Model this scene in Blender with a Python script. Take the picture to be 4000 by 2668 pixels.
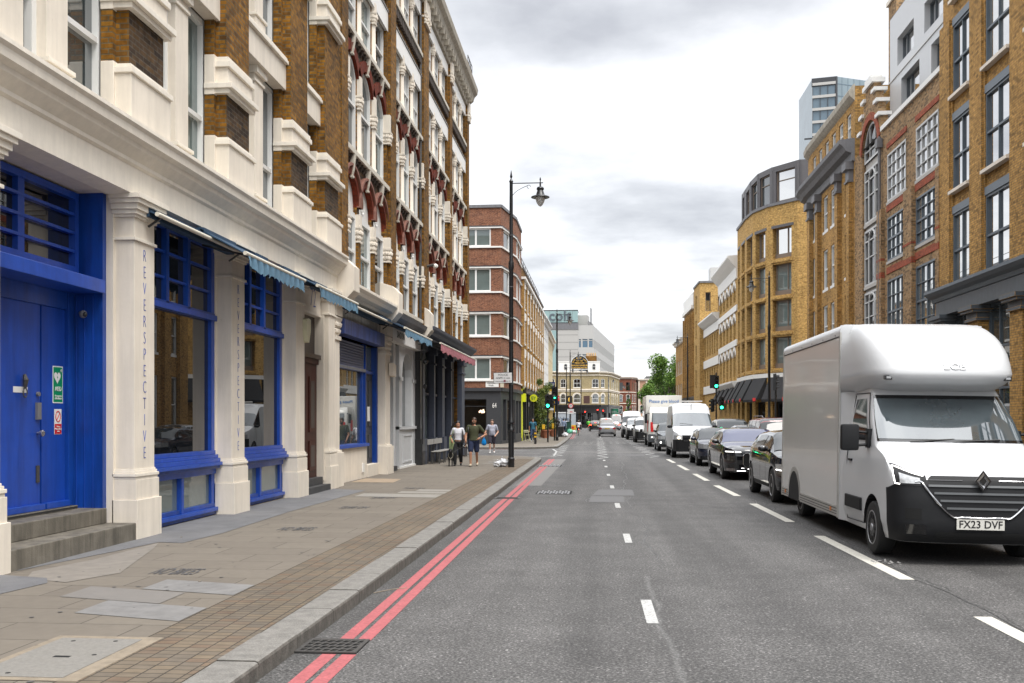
import bpy, bmesh, math, random
from mathutils import Vector, Matrix, noise
for o in list(bpy.data.objects): bpy.data.objects.remove(o)
SC=bpy.context.scene; COL=SC.collection
R=math.radians; PI=math.pi
# ---------------------------------------------------------------- camera
cam=bpy.data.cameras.new('camera'); co=bpy.data.objects.new('camera',cam); COL.objects.link(co)
co.location=(0,0,1.8); co.rotation_euler=(R(90),0,math.atan(345.4/3889.6))
cam.sensor_width=36; cam.lens=35.0; cam.shift_y=304.5/4000; cam.clip_start=.1; cam.clip_end=3000
SC.camera=co
# ---------------------------------------------------------------- world: overcast sky, broken grey cloud
W=bpy.data.worlds.new('World'); SC.world=W; W.use_nodes=True
nt=W.node_tree; nt.nodes.clear()
def N(t,typ,**k):
    n=t.nodes.new(typ)
    for a,b in k.items():
        if a[0]=='i' and a[1:].isdigit(): n.inputs[int(a[1:])].default_value=b
        elif isinstance(b,tuple) and a in n.inputs: n.inputs[a].default_value=b
        elif a in n.inputs: n.inputs[a].default_value=b
        else: setattr(n,a,b)
    return n
SUN_EL,SUN_AZ=60,142       # degrees: elevation and compass-like azimuth (0 = +Y, clockwise)
out=N(nt,'ShaderNodeOutputWorld'); bg=N(nt,'ShaderNodeBackground')
sky=N(nt,'ShaderNodeTexSky'); sky.sky_type='NISHITA'; sky.sun_disc=False
sky.sun_elevation=R(SUN_EL); sky.sun_rotation=R(SUN_AZ); sky.air_density=1.0; sky.dust_density=2.0
tc=N(nt,'ShaderNodeTexCoord'); sep=N(nt,'ShaderNodeSeparateXYZ'); nt.links.new(tc.outputs['Generated'],sep.inputs[0])
def M(t,op,a,b=None,c=None):
    n=t.nodes.new('ShaderNodeMath'); n.operation=op
    for i,v in enumerate((a,b,c)):
        if v is None: continue
        if hasattr(v,'is_linked') or hasattr(v,'links'): t.links.new(v,n.inputs[i])
        else: n.inputs[i].default_value=v
    return n.outputs[0]
def ramp(t,inp,stops,interp='LINEAR'):
    n=t.nodes.new('ShaderNodeValToRGB'); n.color_ramp.interpolation=interp
    e=n.color_ramp.elements
    while len(e)<len(stops): e.new(.5)
    for i,(p,c) in enumerate(stops):
        e[i].position=p; e[i].color=(c if isinstance(c,tuple) else (c,c,c))+(1,)*(1 if (not isinstance(c,tuple) or len(c)==3) else 0)
    t.links.new(inp,n.inputs[0]); return n.outputs[0]
# project the view direction on a cloud deck so that clouds shrink towards the horizon
den=M(nt,'ADD',M(nt,'MAXIMUM',sep.outputs[2],0.0),.11)
cx=M(nt,'DIVIDE',sep.outputs[0],den); cy=M(nt,'DIVIDE',sep.outputs[1],den)
cmb=N(nt,'ShaderNodeCombineXYZ'); nt.links.new(cx,cmb.inputs[0]); nt.links.new(cy,cmb.inputs[1])
nz=N(nt,'ShaderNodeTexNoise',Scale=.62,Detail=7.0,Roughness=.5,Distortion=.25); nt.links.new(cmb.outputs[0],nz.inputs['Vector'])
nz2=N(nt,'ShaderNodeTexNoise',Scale=2.1,Detail=6.0,Roughness=.55); nt.links.new(cmb.outputs[0],nz2.inputs['Vector'])
# two broad dark cloud banks in fixed directions of the sky
def bank(d,wx,wz):
    dx=M(nt,'DIVIDE',M(nt,'SUBTRACT',sep.outputs[0],d[0]),wx); dz=M(nt,'DIVIDE',M(nt,'SUBTRACT',sep.outputs[2],d[1]),wz)
    q=M(nt,'ADD',M(nt,'MULTIPLY',dx,dx),M(nt,'MULTIPLY',dz,dz))
    front=M(nt,'GREATER_THAN',sep.outputs[1],0.0)
    return M(nt,'MULTIPLY',M(nt,'MAXIMUM',M(nt,'SUBTRACT',1.0,q),0.0),front)
b=M(nt,'ADD',bank((.0,.39),.25,.065),M(nt,'MULTIPLY',bank((.045,.205),.16,.036),.85))
b=M(nt,'ADD',b,M(nt,'MULTIPLY',bank((.09,.085),.1,.018),.6))
cl=M(nt,'ADD',M(nt,'MULTIPLY',nz.outputs[0],.55),M(nt,'MULTIPLY',nz2.outputs[0],.45))
cl=M(nt,'ADD',cl,M(nt,'MULTIPLY',b,-.17))
shade=ramp(nt,cl,[(.33,(.30,.305,.322)),(.41,(.39,.397,.412)),(.475,(.49,.495,.51)),(.54,(.585,.59,.595))])
lum=M(nt,'ADD',1.0,M(nt,'MULTIPLY',M(nt,'MAXIMUM',M(nt,'SUBTRACT',sep.outputs[2],.38),0.0),4.3))
vm=N(nt,'ShaderNodeVectorMath',operation='SCALE'); nt.links.new(shade,vm.inputs[0]); nt.links.new(lum,vm.inputs['Scale'])
mix=N(nt,'ShaderNodeMixRGB',blend_type='ADD',i0=.012); nt.links.new(vm.outputs[0],mix.inputs[1]); nt.links.new(sky.outputs[0],mix.inputs[2])
nt.links.new(mix.outputs[0],bg.inputs[0]); bg.inputs[1].default_value=1.0
nt.links.new(bg.outputs[0],out.inputs[0])
sl=bpy.data.lights.new('sun','SUN'); sl.energy=1.5; sl.angle=R(26); sl.color=(1,.965,.91)
so=bpy.data.objects.new('sun',sl); COL.objects.link(so)
az,el=R(SUN_AZ),R(SUN_EL); sd=Vector((math.sin(az)*math.cos(el),math.cos(az)*math.cos(el),math.sin(el)))
so.rotation_euler=sd.to_track_quat('Z','Y').to_euler(); so.location=(0,0,60)
SC.view_settings.view_transform='Standard'; SC.view_settings.look='None'; SC.view_settings.gamma=1; SC.view_settings.exposure=.95
SC.cycles.max_bounces=5; SC.cycles.diffuse_bounces=3; SC.cycles.glossy_bounces=3; SC.cycles.transmission_bounces=4
SC.cycles.caustics_reflective=False; SC.cycles.caustics_refractive=False
SC.cycles.use_denoising=True
# ---------------------------------------------------------------- materials
MATS={}
def srgb(h):
    if isinstance(h,str): h=tuple(int(h[i:i+2],16)/255 for i in (0,2,4))
    return tuple(c/12.92 if c<=.04045 else ((c+.055)/1.055)**2.4 for c in h)
def mat(name,col,rough=.6,metal=0,spec=.5,coat=0,var=.0,vs=6,bump=0,bs=60,alpha=None,emit=None,streak=0,ior=None,trans=0,chip=0,chipcol=(.085,.082,.08)):
    """plain procedural surface: base colour with two scales of noise, vertical dirt streaks, fine bump"""
    if name in MATS: return MATS[name]
    m=bpy.data.materials.new(name); m.use_nodes=True; t=m.node_tree; p=t.nodes['Principled BSDF']
    c=srgb(col) if isinstance(col,str) else col
    p.inputs['Base Color'].default_value=(*c,1); p.inputs['Roughness'].default_value=rough; p.inputs['Metallic'].default_value=metal
    p.inputs['Specular IOR Level'].default_value=spec
    if ior: p.inputs['IOR'].default_value=ior
    if trans: p.inputs['Transmission Weight'].default_value=trans
    if coat: p.inputs['Coat Weight'].default_value=coat; p.inputs['Coat Roughness'].default_value=.03
    if emit: p.inputs['Emission Color'].default_value=(*c,1); p.inputs['Emission Strength'].default_value=emit
    if var or bump or streak:
        co_=N(t,'ShaderNodeTexCoord'); 
    if var or streak:
        n=N(t,'ShaderNodeTexNoise',Scale=float(vs),Detail=5.0,Roughness=.6); t.links.new(co_.outputs['Object'],n.inputs['Vector'])
        f=ramp(t,n.outputs[0],[(.3,1-var),(.7,1+var)])
        mx=N(t,'ShaderNodeMixRGB',blend_type='MULTIPLY',i0=1.0); mx.inputs[1].default_value=(*c,1); t.links.new(f,mx.inputs[2]); last=mx.outputs[0]
        if streak:
            mp=N(t,'ShaderNodeMapping'); mp.inputs['Scale'].default_value=(5,5,.45); t.links.new(co_.outputs['Object'],mp.inputs[0])
            n2=N(t,'ShaderNodeTexNoise',Scale=1.6,Detail=6.0,Roughness=.65); t.links.new(mp.outputs[0],n2.inputs['Vector'])
            f2=ramp(t,n2.outputs[0],[(.36,(1-streak,)*3),(.60,(1,)*3)])
            mx2=N(t,'ShaderNodeMixRGB',blend_type='MULTIPLY',i0=1.0); t.links.new(last,mx2.inputs[1]); t.links.new(f2,mx2.inputs[2]); last=mx2.outputs[0]
        if chip:
            n5=N(t,'ShaderNodeTexNoise',Scale=24.0 if chipcol[0]<.1 else 5.5,Detail=8.0,Roughness=.75); t.links.new(co_.outputs['Object'],n5.inputs['Vector'])
            f5=ramp(t,n5.outputs[0],[(chip-.03,1.0),(chip+.02,0.0)])
            mx3=N(t,'ShaderNodeMixRGB'); t.links.new(f5,mx3.inputs[0]); t.links.new(last,mx3.inputs[1]); mx3.inputs[2].default_value=(*chipcol,1); last=mx3.outputs[0]
        t.links.new(last,p.inputs['Base Color'])
    if bump:
        n=N(t,'ShaderNodeTexNoise',Scale=float(bs),Detail=4.0); t.links.new(co_.outputs['Object'],n.inputs['Vector'])
        bp=N(t,'ShaderNodeBump',Strength=bump,Distance=.01); t.links.new(n.outputs[0],bp.inputs['Height']); t.links.new(bp.outputs[0],p.inputs['Normal'])
    MATS[name]=m; return m
def brickmat(name,c1,c2,mortar='9a9080',dark=.35,bw=.225,rh=.075,ms=.010,stain=.35,darkcol='3a2c20',darkbricks=.18,bump=.5,off=.5,rough=.85,mixs=.38):
    if name in MATS: return MATS[name]
    m=bpy.data.materials.new(name); m.use_nodes=True; t=m.node_tree; p=t.nodes['Principled BSDF']; p.inputs['Roughness'].default_value=rough
    p.inputs['Specular IOR Level'].default_value=.25
    uv=N(t,'ShaderNodeTexCoord')
    b=N(t,'ShaderNodeTexBrick'); b.offset=off; b.inputs['Scale'].default_value=1; b.inputs['Brick Width'].default_value=bw; b.inputs['Row Height'].default_value=rh
    b.inputs['Mortar Size'].default_value=ms; b.inputs['Mortar Smooth'].default_value=.2; b.inputs['Bias'].default_value=0
    b.inputs['Color1'].default_value=(*srgb(c1),1); b.inputs['Color2'].default_value=(*srgb(c2),1); b.inputs['Mortar'].default_value=(*srgb(mortar),1)
    t.links.new(uv.outputs['UV'],b.inputs['Vector'])
    # second brick grid gives some bricks a burnt tone
    b2=N(t,'ShaderNodeTexBrick'); b2.offset=off
    for k,v in (('Scale',1),('Brick Width',bw),('Row Height',rh),('Mortar Size',ms*.6)): b2.inputs[k].default_value=v
    b2.inputs['Color1'].default_value=(0,0,0,1); b2.inputs['Color2'].default_value=(1,1,1,1); b2.inputs['Mortar'].default_value=(0,0,0,1)
    mp=N(t,'ShaderNodeMapping'); mp.inputs['Location'].default_value=(bw*14,rh*26,0); t.links.new(uv.outputs['UV'],mp.inputs[0]); t.links.new(mp.outputs[0],b2.inputs['Vector'])
    f=ramp(t,b2.outputs['Color'],[(1-darkbricks-.08,(0,0,0)),(1-darkbricks+.06,(1,1,1))])
    mx=N(t,'ShaderNodeMixRGB'); fm=M(t,'MULTIPLY',f,dark); t.links.new(fm,mx.inputs[0]); t.links.new(b.outputs['Color'],mx.inputs[1]); mx.inputs[2].default_value=(*srgb(darkcol),1)
    n=N(t,'ShaderNodeTexNoise',Scale=.55,Detail=7.0,Roughness=.65); t.links.new(uv.outputs['Object'],n.inputs['Vector'])
    n3=N(t,'ShaderNodeTexNoise',Scale=9.0,Detail=3.0); t.links.new(uv.outputs['Object'],n3.inputs['Vector'])
    g=ramp(t,n.outputs[0],[(.34,(1-stain,)*3),(.58,(1.0,)*3),(.75,(1.08,)*3)]); g3=ramp(t,n3.outputs[0],[(.3,(1-mixs,)*3),(.7,(1+mixs*.6,)*3)])
    m2=N(t,'ShaderNodeMixRGB',blend_type='MULTIPLY',i0=1.0); t.links.new(mx.outputs[0],m2.inputs[1]); t.links.new(g,m2.inputs[2])
    m3=N(t,'ShaderNodeMixRGB',blend_type='MULTIPLY',i0=1.0); t.links.new(m2.outputs[0],m3.inputs[1]); t.links.new(g3,m3.inputs[2])
    t.links.new(m3.outputs[0],p.inputs['Base Color'])
    bp=N(t,'ShaderNodeBump',Strength=bump,Distance=.01); inv=M(t,'SUBTRACT',1.0,b.outputs['Fac']); t.links.new(inv,bp.inputs['Height']); t.links.new(bp.outputs[0],p.inputs['Normal'])
    MATS[name]=m; return m
# ---------------------------------------------------------------- mesh builder
def tagm(o,label=None,cat=None,group=None,kind=None):
    if label: o['label']=label
    if cat: o['category']=cat
    if group: o['group']=group
    if kind: o['kind']=kind
    return o
class MB:
    def __init__(s,xf=None): s.v=[];s.f=[];s.m=[];s.mats=[];s.uv={};s.xf=xf
    def mi(s,m):
        if m not in s.mats: s.mats.append(m)
        return s.mats.index(m)
    def P(s,p):
        if s.xf: p=s.xf(*p)
        s.v.append(tuple(p)); return len(s.v)-1
    def poly(s,pts,m):
        s.f.append([s.P(p) for p in pts]); s.m.append(s.mi(m)); return s
    def raw(s,vs,fs,m):
        i=[s.P(p) for p in vs]; k=s.mi(m)
        for f in fs: s.f.append([i[a] for a in f]); s.m.append(k)
        return s
    def box(s,x0,x1,y0,y1,z0,z1,m):
        if x1<x0: x0,x1=x1,x0
        if y1<y0: y0,y1=y1,y0
        v=[(x0,y0,z0),(x1,y0,z0),(x1,y1,z0),(x0,y1,z0),(x0,y0,z1),(x1,y0,z1),(x1,y1,z1),(x0,y1,z1)]
        return s.raw(v,[(0,3,2,1),(4,5,6,7),(0,1,5,4),(1,2,6,5),(2,3,7,6),(3,0,4,7)],m)
    def prism(s,pts,ax,a0,a1,m):
        """extrude a 2D outline along axis ax ('x': pts are (y,z); 'y': (x,z); 'z': (x,y))"""
        n=len(pts); e={'x':lambda p,a:(a,p[0],p[1]),'y':lambda p,a:(p[0],a,p[1]),'z':lambda p,a:(p[0],p[1],a)}[ax]
        v=[e(p,a0) for p in pts]+[e(p,a1) for p in pts]
        return s.raw(v,[tuple(range(n))[::-1],tuple(range(n,2*n))]+[(i,(i+1)%n,n+(i+1)%n,n+i) for i in range(n)],m)
    def lathe(s,c,prof,n,m,axis='z',closed=True):
        v=[];f=[]
        for r,z in prof:
            for k in range(n):
                a=2*PI*k/n; p={'z':(r*math.cos(a),r*math.sin(a),z),'x':(z,r*math.cos(a),r*math.sin(a)),'y':(r*math.cos(a),z,r*math.sin(a))}[axis]
                v.append((c[0]+p[0],c[1]+p[1],c[2]+p[2]))
        for j in range(len(prof)-1):
            for k in range(n): a=j*n+k;b=j*n+(k+1)%n; f.append((a,b,b+n,a+n))
        if closed: f.append(tuple(range(n))[::-1]); f.append(tuple(range((len(prof)-1)*n,len(prof)*n)))
        return s.raw(v,f,m)
    def tube(s,pts,r,n,m,cap=True):
        pts=[Vector(p) for p in pts]; rs=r if isinstance(r,(list,tuple)) else [r]*len(pts)
        v=[];f=[]
        for i,p in enumerate(pts):
            d=(pts[min(i+1,len(pts)-1)]-pts[max(i-1,0)]).normalized()
            up=Vector((0,0,1)) if abs(d.z)<.9 else Vector((1,0,0))
            a=d.cross(up).normalized(); b=a.cross(d)
            for k in range(n):
                t=2*PI*k/n; q=p+(a*math.cos(t)+b*math.sin(t))*rs[i]; v.append(tuple(q))
        for j in range(len(pts)-1):
            for k in range(n): a=j*n+k;b=j*n+(k+1)%n; f.append((a,b,b+n,a+n))
        if cap: f.append(tuple(range(n))[::-1]); f.append(tuple(range((len(pts)-1)*n,len(pts)*n)))
        return s.raw(v,f,m)
    def loft(s,rings,m,cap=True,close=True):
        n=len(rings[0]); v=[p for r in rings for p in r]; f=[]
        for j in range(len(rings)-1):
            for k in range(n if close else n-1):
                a=j*n+k;b=j*n+(k+1)%n; f.append((a,b,b+n,a+n))
        if cap: f.append(tuple(range(n))[::-1]); f.append(tuple(range((len(rings)-1)*n,len(rings)*n)))
        return s.raw(v,f,m)
    def blob(s,c,r,m,seed=0,sub=2,amp=.15,fr=1.5):
        bm=bmesh.new(); bmesh.ops.create_icosphere(bm,subdivisions=sub,radius=1)
        r3=r if isinstance(r,(tuple,list)) else (r,r,r)
        v=[]
        for x in bm.verts:
            k=1+amp*noise.noise(x.co*fr+Vector((seed*7.1,seed*3.3,seed)))*2
            v.append((c[0]+x.co.x*r3[0]*k,c[1]+x.co.y*r3[1]*k,c[2]+x.co.z*r3[2]*k))
        f=[tuple(q.index for q in x.verts) for x in bm.faces]; bm.free()
        return s.raw(v,f,m)
    def build(s,name,parent=None,smooth=None,loc=None,bevel=0,weld=False,rot=None):
        me=bpy.data.meshes.new(name); me.from_pydata(s.v,[],s.f)
        for m in s.mats: me.materials.append(m)
        me.polygons.foreach_set('material_index',s.m)
        bm=bmesh.new(); bm.from_mesh(me)
        if weld or smooth: bmesh.ops.remove_doubles(bm,verts=bm.verts,dist=.0004)
        bmesh.ops.recalc_face_normals(bm,faces=bm.faces)
        if bevel:
            es=[e for e in bm.edges if len(e.link_faces)==2 and e.calc_face_angle(0)>.5]
            bmesh.ops.bevel(bm,geom=es,offset=bevel,segments=2,affect='EDGES',profile=.6,clamp_overlap=True)
        uvl=bm.loops.layers.uv.new('UVMap')
        for f in bm.faces:
            nn=f.normal
            if abs(nn.z)>.72:
                for l in f.loops: l[uvl].uv=(l.vert.co.x,l.vert.co.y)
            else:
                t=Vector((-nn.y,nn.x,0)).normalized()
                if abs(nn.x)>abs(nn.y) : t=t if t.y>0 else -t
                else: t=t if t.x>0 else -t
                for l in f.loops: l[uvl].uv=(l.vert.co.dot(t),l.vert.co.z)
        bm.to_mesh(me); bm.free()
        if smooth: me.shade_smooth(); me.set_sharp_from_angle(angle=R(smooth))
        o=bpy.data.objects.new(name,me); COL.objects.link(o)
        if parent: o.parent=parent
        if loc: o.location=loc
        if rot: o.rotation_euler=rot
        return o
def thing(name,label,cat,loc=(0,0,0),rotz=0,group=None):
    o=bpy.data.objects.new(name,None); COL.objects.link(o); o.location=loc; o.rotation_euler=(0,0,rotz); o.empty_display_size=.2
    return tagm(o,label,cat,group)
def structure(o): o['kind']='structure'; return o
def clone(o,parent=None,loc=None,rotz=None,label=None):
    """copy a thing (or part) with all its parts and sub-parts"""
    c=o.copy(); COL.objects.link(c)
    if parent is not None: c.parent=parent; c.matrix_parent_inverse=o.matrix_parent_inverse.copy()
    if loc is not None: c.location=loc
    if rotz is not None: c.rotation_euler=(0,0,rotz)
    if label: c['label']=label
    for ch in list(KIDS(o)): clone(ch,c)
    return c
def KIDS(o): return [x for x in COL.objects if x.parent==o]
def text(body,size,m,parent=None,loc=(0,0,0),rot=(R(90),0,0),name='lettering',ext=.004,thin=0,align='CENTER',sx=1,spacing=1):
    c=bpy.data.curves.new('t','FONT'); c.body=body; c.size=size; c.extrude=ext; c.offset=thin; c.align_x=align; c.align_y='CENTER'; c.space_character=spacing; c.resolution_u=3
    o=bpy.data.objects.new('t',c); COL.objects.link(o); dg=bpy.context.evaluated_depsgraph_get(); dg.update()
    me=bpy.data.meshes.new_from_object(o.evaluated_get(dg)); bpy.data.objects.remove(o); bpy.data.curves.remove(c)
    me.name=name; me.materials.clear(); me.materials.append(m)
    o=bpy.data.objects.new(name,me); COL.objects.link(o); o.location=loc; o.rotation_euler=rot; o.scale=(sx,1,1)
    if parent: o.parent=parent
    return o
def smoothstep(a,b,x):
    t=max(0,min(1,(x-a)/(b-a) if b!=a else 0)); return t*t*(3-2*t)
def interp(tab,x):
    if x<=tab[0][0]: return tab[0][1]
    for (a,va),(b_,vb) in zip(tab,tab[1:]):
        if x<=b_:
            k=(x-a)/(b_-a); return va+(vb-va)*k
    return tab[-1][1]
# shared materials
CREAM=mat('cream_stucco',(.75,.68,.58),.7,var=.07,vs=1.3,streak=.10,chip=.315,chipcol=(.42,.36,.28),bump=.15,bs=25)
CREAMD=mat('cream_trim',(.80,.74,.64),.6,var=.04,streak=.08,bump=.1)
WHITEP=mat('white_paint',(.78,.77,.74),.5,var=.03,streak=.05)
WFRAME=mat('white_window_frame',(.74,.74,.72),.4,var=.02)
BLUE=mat('blue_paint',(.005,.055,.32),.4,chip=.29,chipcol=(.12,.10,.12),var=.2,vs=1.6,coat=.08,streak=.35)
BLUEL=mat('blue_paint_frame',(.014,.070,.40),.38,var=.12,coat=.1,streak=.15)
NAVY=mat('navy_paint',(.022,.028,.045),.5,var=.15,streak=.2)
BLACKP=mat('black_paint',(.012,.012,.013),.35,var=.2,coat=.2)
GREYP=mat('grey_paint',(.10,.115,.13),.5,var=.08,streak=.15)
DGREY=mat('dark_grey_paint',(.035,.037,.042),.5,var=.1)
STONE=mat('weathered_stone',(.42,.38,.31),.8,var=.15,streak=.3,bump=.3)
LEAD=mat('lead_grey',(.17,.17,.18),.6,var=.12,streak=.2)
GLASS=mat('window_glass',(.006,.007,.008),.0,spec=.8,ior=1.65)
GLASSB=mat('window_glass_clouded',(.05,.062,.066),.01,spec=.9,ior=2.1)
GLASSR=mat('sky_reflecting_double_glazing',(.05,.055,.06),.004,spec=1,ior=4.0)
GLASSR2=mat('sky_reflecting_glazing_with_blinds',(.18,.19,.18),.006,spec=1,ior=3.6,var=.5,vs=.7)
GLASSG=mat('window_glass_blinds',(.13,.165,.16),.01,spec=.8,ior=1.7,var=.15,vs=1.2)
CURT=mat('pale_curtain',(.5,.5,.47),.8,var=.15,vs=5)
BRK_L=brickmat('london_stock_brick','7d5216','9a6b22',mortar='6b5d44',dark=.5,darkcol='3c2b1a',darkbricks=.28,stain=.42)
BRK_DK=brickmat('sooty_brick','4a3a2c','5e4526',mortar='5a5146',dark=.7,darkcol='2a221d',darkbricks=.3,stain=.3)
BRK_R=brickmat('yellow_stock_brick','b4884a','c69856',mortar='8a7654',dark=.55,darkcol='6a5030',darkbricks=.16,stain=.28)
BRK_M=brickmat('mixed_stock_brick','a17c54','b29068',mortar='94866e',dark=.7,darkcol='5a4838',darkbricks=.25,stain=.28)
BRK_Y=brickmat('new_yellow_brick','be9450','cca45e',mortar='a89470',dark=.55,darkcol='86602e',darkbricks=.18,stain=.14)
BRK_RED=brickmat('red_brown_brick','824e36','925c40',mortar='8c7a6c',dark=.6,darkcol='5c3428',darkbricks=.2,stain=.15)
BRK_OR=brickmat('orange_red_brick','7c4230','8a4c36',mortar='80685c',dark=.5,darkcol='5c2c20',darkbricks=.2,stain=.2)
REDARCH=brickmat('red_gauged_brick','6b2a1a','7a3420',mortar='4a2a20',dark=.3,stain=.2,bw=.075,rh=.225,ms=.004)
RENDER_=mat('roof_felt',(.10,.10,.10),.9)
# ================================================================ GROUND
def asphalt():
    m=bpy.data.materials.new('asphalt'); m.use_nodes=True; t=m.node_tree; p=t.nodes['Principled BSDF']; p.inputs['Roughness'].default_value=.72; p.inputs['Specular IOR Level'].default_value=.35
    tc=N(t,'ShaderNodeTexCoord'); sp=N(t,'ShaderNodeSeparateXYZ'); t.links.new(tc.outputs['Object'],sp.inputs[0])
    n1=N(t,'ShaderNodeTexNoise',Scale=46.0,Detail=4.0,Roughness=.75); t.links.new(tc.outputs['Object'],n1.inputs['Vector'])
    v1=N(t,'ShaderNodeTexVoronoi',Scale=62.0); t.links.new(tc.outputs['Object'],v1.inputs['Vector'])
    n2=N(t,'ShaderNodeTexNoise',Scale=1.1,Detail=6.0,Roughness=.6); t.links.new(tc.outputs['Object'],n2.inputs['Vector'])
    mp=N(t,'ShaderNodeMapping'); mp.inputs['Scale'].default_value=(1.3,.05,1); t.links.new(tc.outputs['Object'],mp.inputs[0])
    n3=N(t,'ShaderNodeTexNoise',Scale=1.0,Detail=3.0); t.links.new(mp.outputs[0],n3.inputs['Vector'])
    agg=ramp(t,n1.outputs[0],[(.35,(.030,.030,.030)),(.50,(.084,.081,.079)),(.66,(.20,.194,.188))])
    g2=ramp(t,n2.outputs[0],[(.35,(.84,)*3),(.62,(1.1,)*3)]); g3=ramp(t,n3.outputs[0],[(.38,(.80,)*3),(.62,(1.16,)*3)])
    gv=ramp(t,v1.outputs['Color'],[(.0,(.50,)*3),(.6,(.92,)*3),(.82,(1.15,)*3),(1.0,(2.6,)*3)])
    last=agg
    for g in (g2,g3,gv):
        mx=N(t,'ShaderNodeMixRGB',blend_type='MULTIPLY',i0=1.0); t.links.new(last,mx.inputs[1]); t.links.new(g,mx.inputs[2]); last=mx.outputs[0]
    # pale paint flecks and chewing gum
    v=N(t,'ShaderNodeTexVoronoi',Scale=2.6,Randomness=1.0); t.links.new(tc.outputs['Object'],v.inputs['Vector'])
    n4=N(t,'ShaderNodeTexNoise',Scale=.35,Detail=2.0); t.links.new(tc.outputs['Object'],n4.inputs['Vector'])
    th=M(t,'MULTIPLY',M(t,'SUBTRACT',n4.outputs[0],.36),.30)
    dd=M(t,'ADD',v.outputs['Distance'],M(t,'MULTIPLY',n1.outputs[0],.05))
    fl=M(t,'LESS_THAN',dd,th); fl=M(t,'MULTIPLY',fl,.35)
    mx=N(t,'ShaderNodeMixRGB'); t.links.new(fl,mx.inputs[0]); t.links.new(last,mx.inputs[1]); mx.inputs[2].default_value=(.42,.42,.41,1); last=mx.outputs[0]
    # dark meandering crack beside the lane line
    wv=N(t,'ShaderNodeTexNoise',Scale=.9,Detail=5.0); t.links.new(tc.outputs['Object'],wv.inputs['Vector'])
    cxp=M(t,'SUBTRACT',sp.outputs[0],M(t,'ADD',3.72,M(t,'MULTIPLY',sp.outputs[1],-.009)))
    off=M(t,'MULTIPLY',M(t,'SUBTRACT',wv.outputs[0],.5),.5)
    cr=M(t,'LESS_THAN',M(t,'ABSOLUTE',M(t,'ADD',cxp,off)),.012)
    gate=M(t,'GREATER_THAN',n2.outputs[0],.47); cr=M(t,'MULTIPLY',M(t,'MULTIPLY',cr,gate),.6)
    mx=N(t,'ShaderNodeMixRGB'); t.links.new(cr,mx.inputs[0]); t.links.new(last,mx.inputs[1]); mx.inputs[2].default_value=(.02,.02,.02,1); last=mx.outputs[0]
    # rubbed scuff trailing off the centre line
    sx=M(t,'SUBTRACT',sp.outputs[0],M(t,'ADD',.66,M(t,'MULTIPLY',sp.outputs[1],-.012)))
    off=M(t,'MULTIPLY',M(t,'SUBTRACT',wv.outputs[0],.5),.28)
    ab=M(t,'ABSOLUTE',M(t,'ADD',sx,off)); s=M(t,'MULTIPLY',M(t,'SUBTRACT',1.0,M(t,'MULTIPLY',ab,24.0)),1.0); s=M(t,'MAXIMUM',s,0.0)
    near=M(t,'LESS_THAN',sp.outputs[1],11.5); s=M(t,'MULTIPLY',M(t,'MULTIPLY',s,near),M(t,'MULTIPLY',n1.outputs[0],.24))
    mx=N(t,'ShaderNodeMixRGB'); t.links.new(s,mx.inputs[0]); t.links.new(last,mx.inputs[1]); mx.inputs[2].default_value=(.45,.45,.44,1); last=mx.outputs[0]
    t.links.new(last,p.inputs['Base Color'])
    bp=N(t,'ShaderNodeBump',Strength=.12,Distance=.01); t.links.new(n1.outputs[0],bp.inputs['Height']); t.links.new(bp.outputs[0],p.inputs['Normal'])
    return m
ASPH=asphalt()
PAVE=brickmat('york_paving','6f685f','777066',mortar='4f4a44',dark=.25,darkcol='6f685f',darkbricks=.12,bw=1.06,rh=.60,ms=.007,stain=.10,bump=.25,rough=.8,mixs=.06)
SETT=brickmat('stone_setts','675f55','736757',mortar='433d36',dark=.6,darkcol='6e5a4a',darkbricks=.14,bw=.150,rh=.105,ms=.0065,stain=.18,bump=.5,off=0,rough=.8,mixs=.12)
KERBM=mat('granite_kerb',(.205,.195,.178),.8,var=.22,vs=70,bump=.6,bs=90,streak=.28)
KERBF=mat('grimy_kerb_face',(.125,.115,.10),.85,var=.3,vs=14,bump=.5,bs=60,streak=.3)
TAR=mat('footway_asphalt',(.135,.135,.14),.8,var=.16,vs=2.5,bump=.3,bs=120)
MORT=mat('sandy_mortar',(.235,.195,.145),.85,var=.2,vs=9,bump=.3)
RED=mat('red_line_paint',(.37,.098,.105),.75,var=.25,vs=38,streak=.15,chip=.37)
LINE=mat('white_line_paint',(.56,.54,.48),.75,var=.2,vs=40,streak=.12,chip=.355)
LINEW=mat('worn_line_paint',(.44,.44,.43),.75,var=.3,vs=34,streak=.15,chip=.42)
IRON=mat('cast_iron',(.10,.095,.09),.55,metal=.6,var=.2,vs=20)
HOLE=mat('dark_void',(.004,.004,.004),.9)
a=MB(); a.poly([(-260,-25,0),(260,-25,0),(260,900,0),(-260,900,0)],ASPH)
structure(a.build('road'))
def kx(y): return -2.35-.0052*max(0,y-10)
def arc(cx,cy,r,a0,a1,n): return [(cx+r*math.cos(R(a0+(a1-a0)*i/n)),cy+r*math.sin(R(a0+(a1-a0)*i/n))) for i in range(n+1)]
near_edge=[(kx(y),y) for y in range(-6,44,2)]+arc(-5.6,43.0,3.08,5,86,9)+[(-9,46.5),(-30,46.9)]
far_edge=[(-30,60.6),(-9,60.3),(-5.6,60.2)]+arc(-5.4,63.1,2.75,-78,-8,8)+[(-2.65,66),(-2.7,78),(-2.95,100),(-3.5,128),(-4.4,150),(-6.2,175),(-10,200),(-16,225),(-30,260)]
right_edge=[(9.5,-8),(9.5,52)]+[(9.6,57),(10.4,60.5),(13,61.6),(40,62)]
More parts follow.
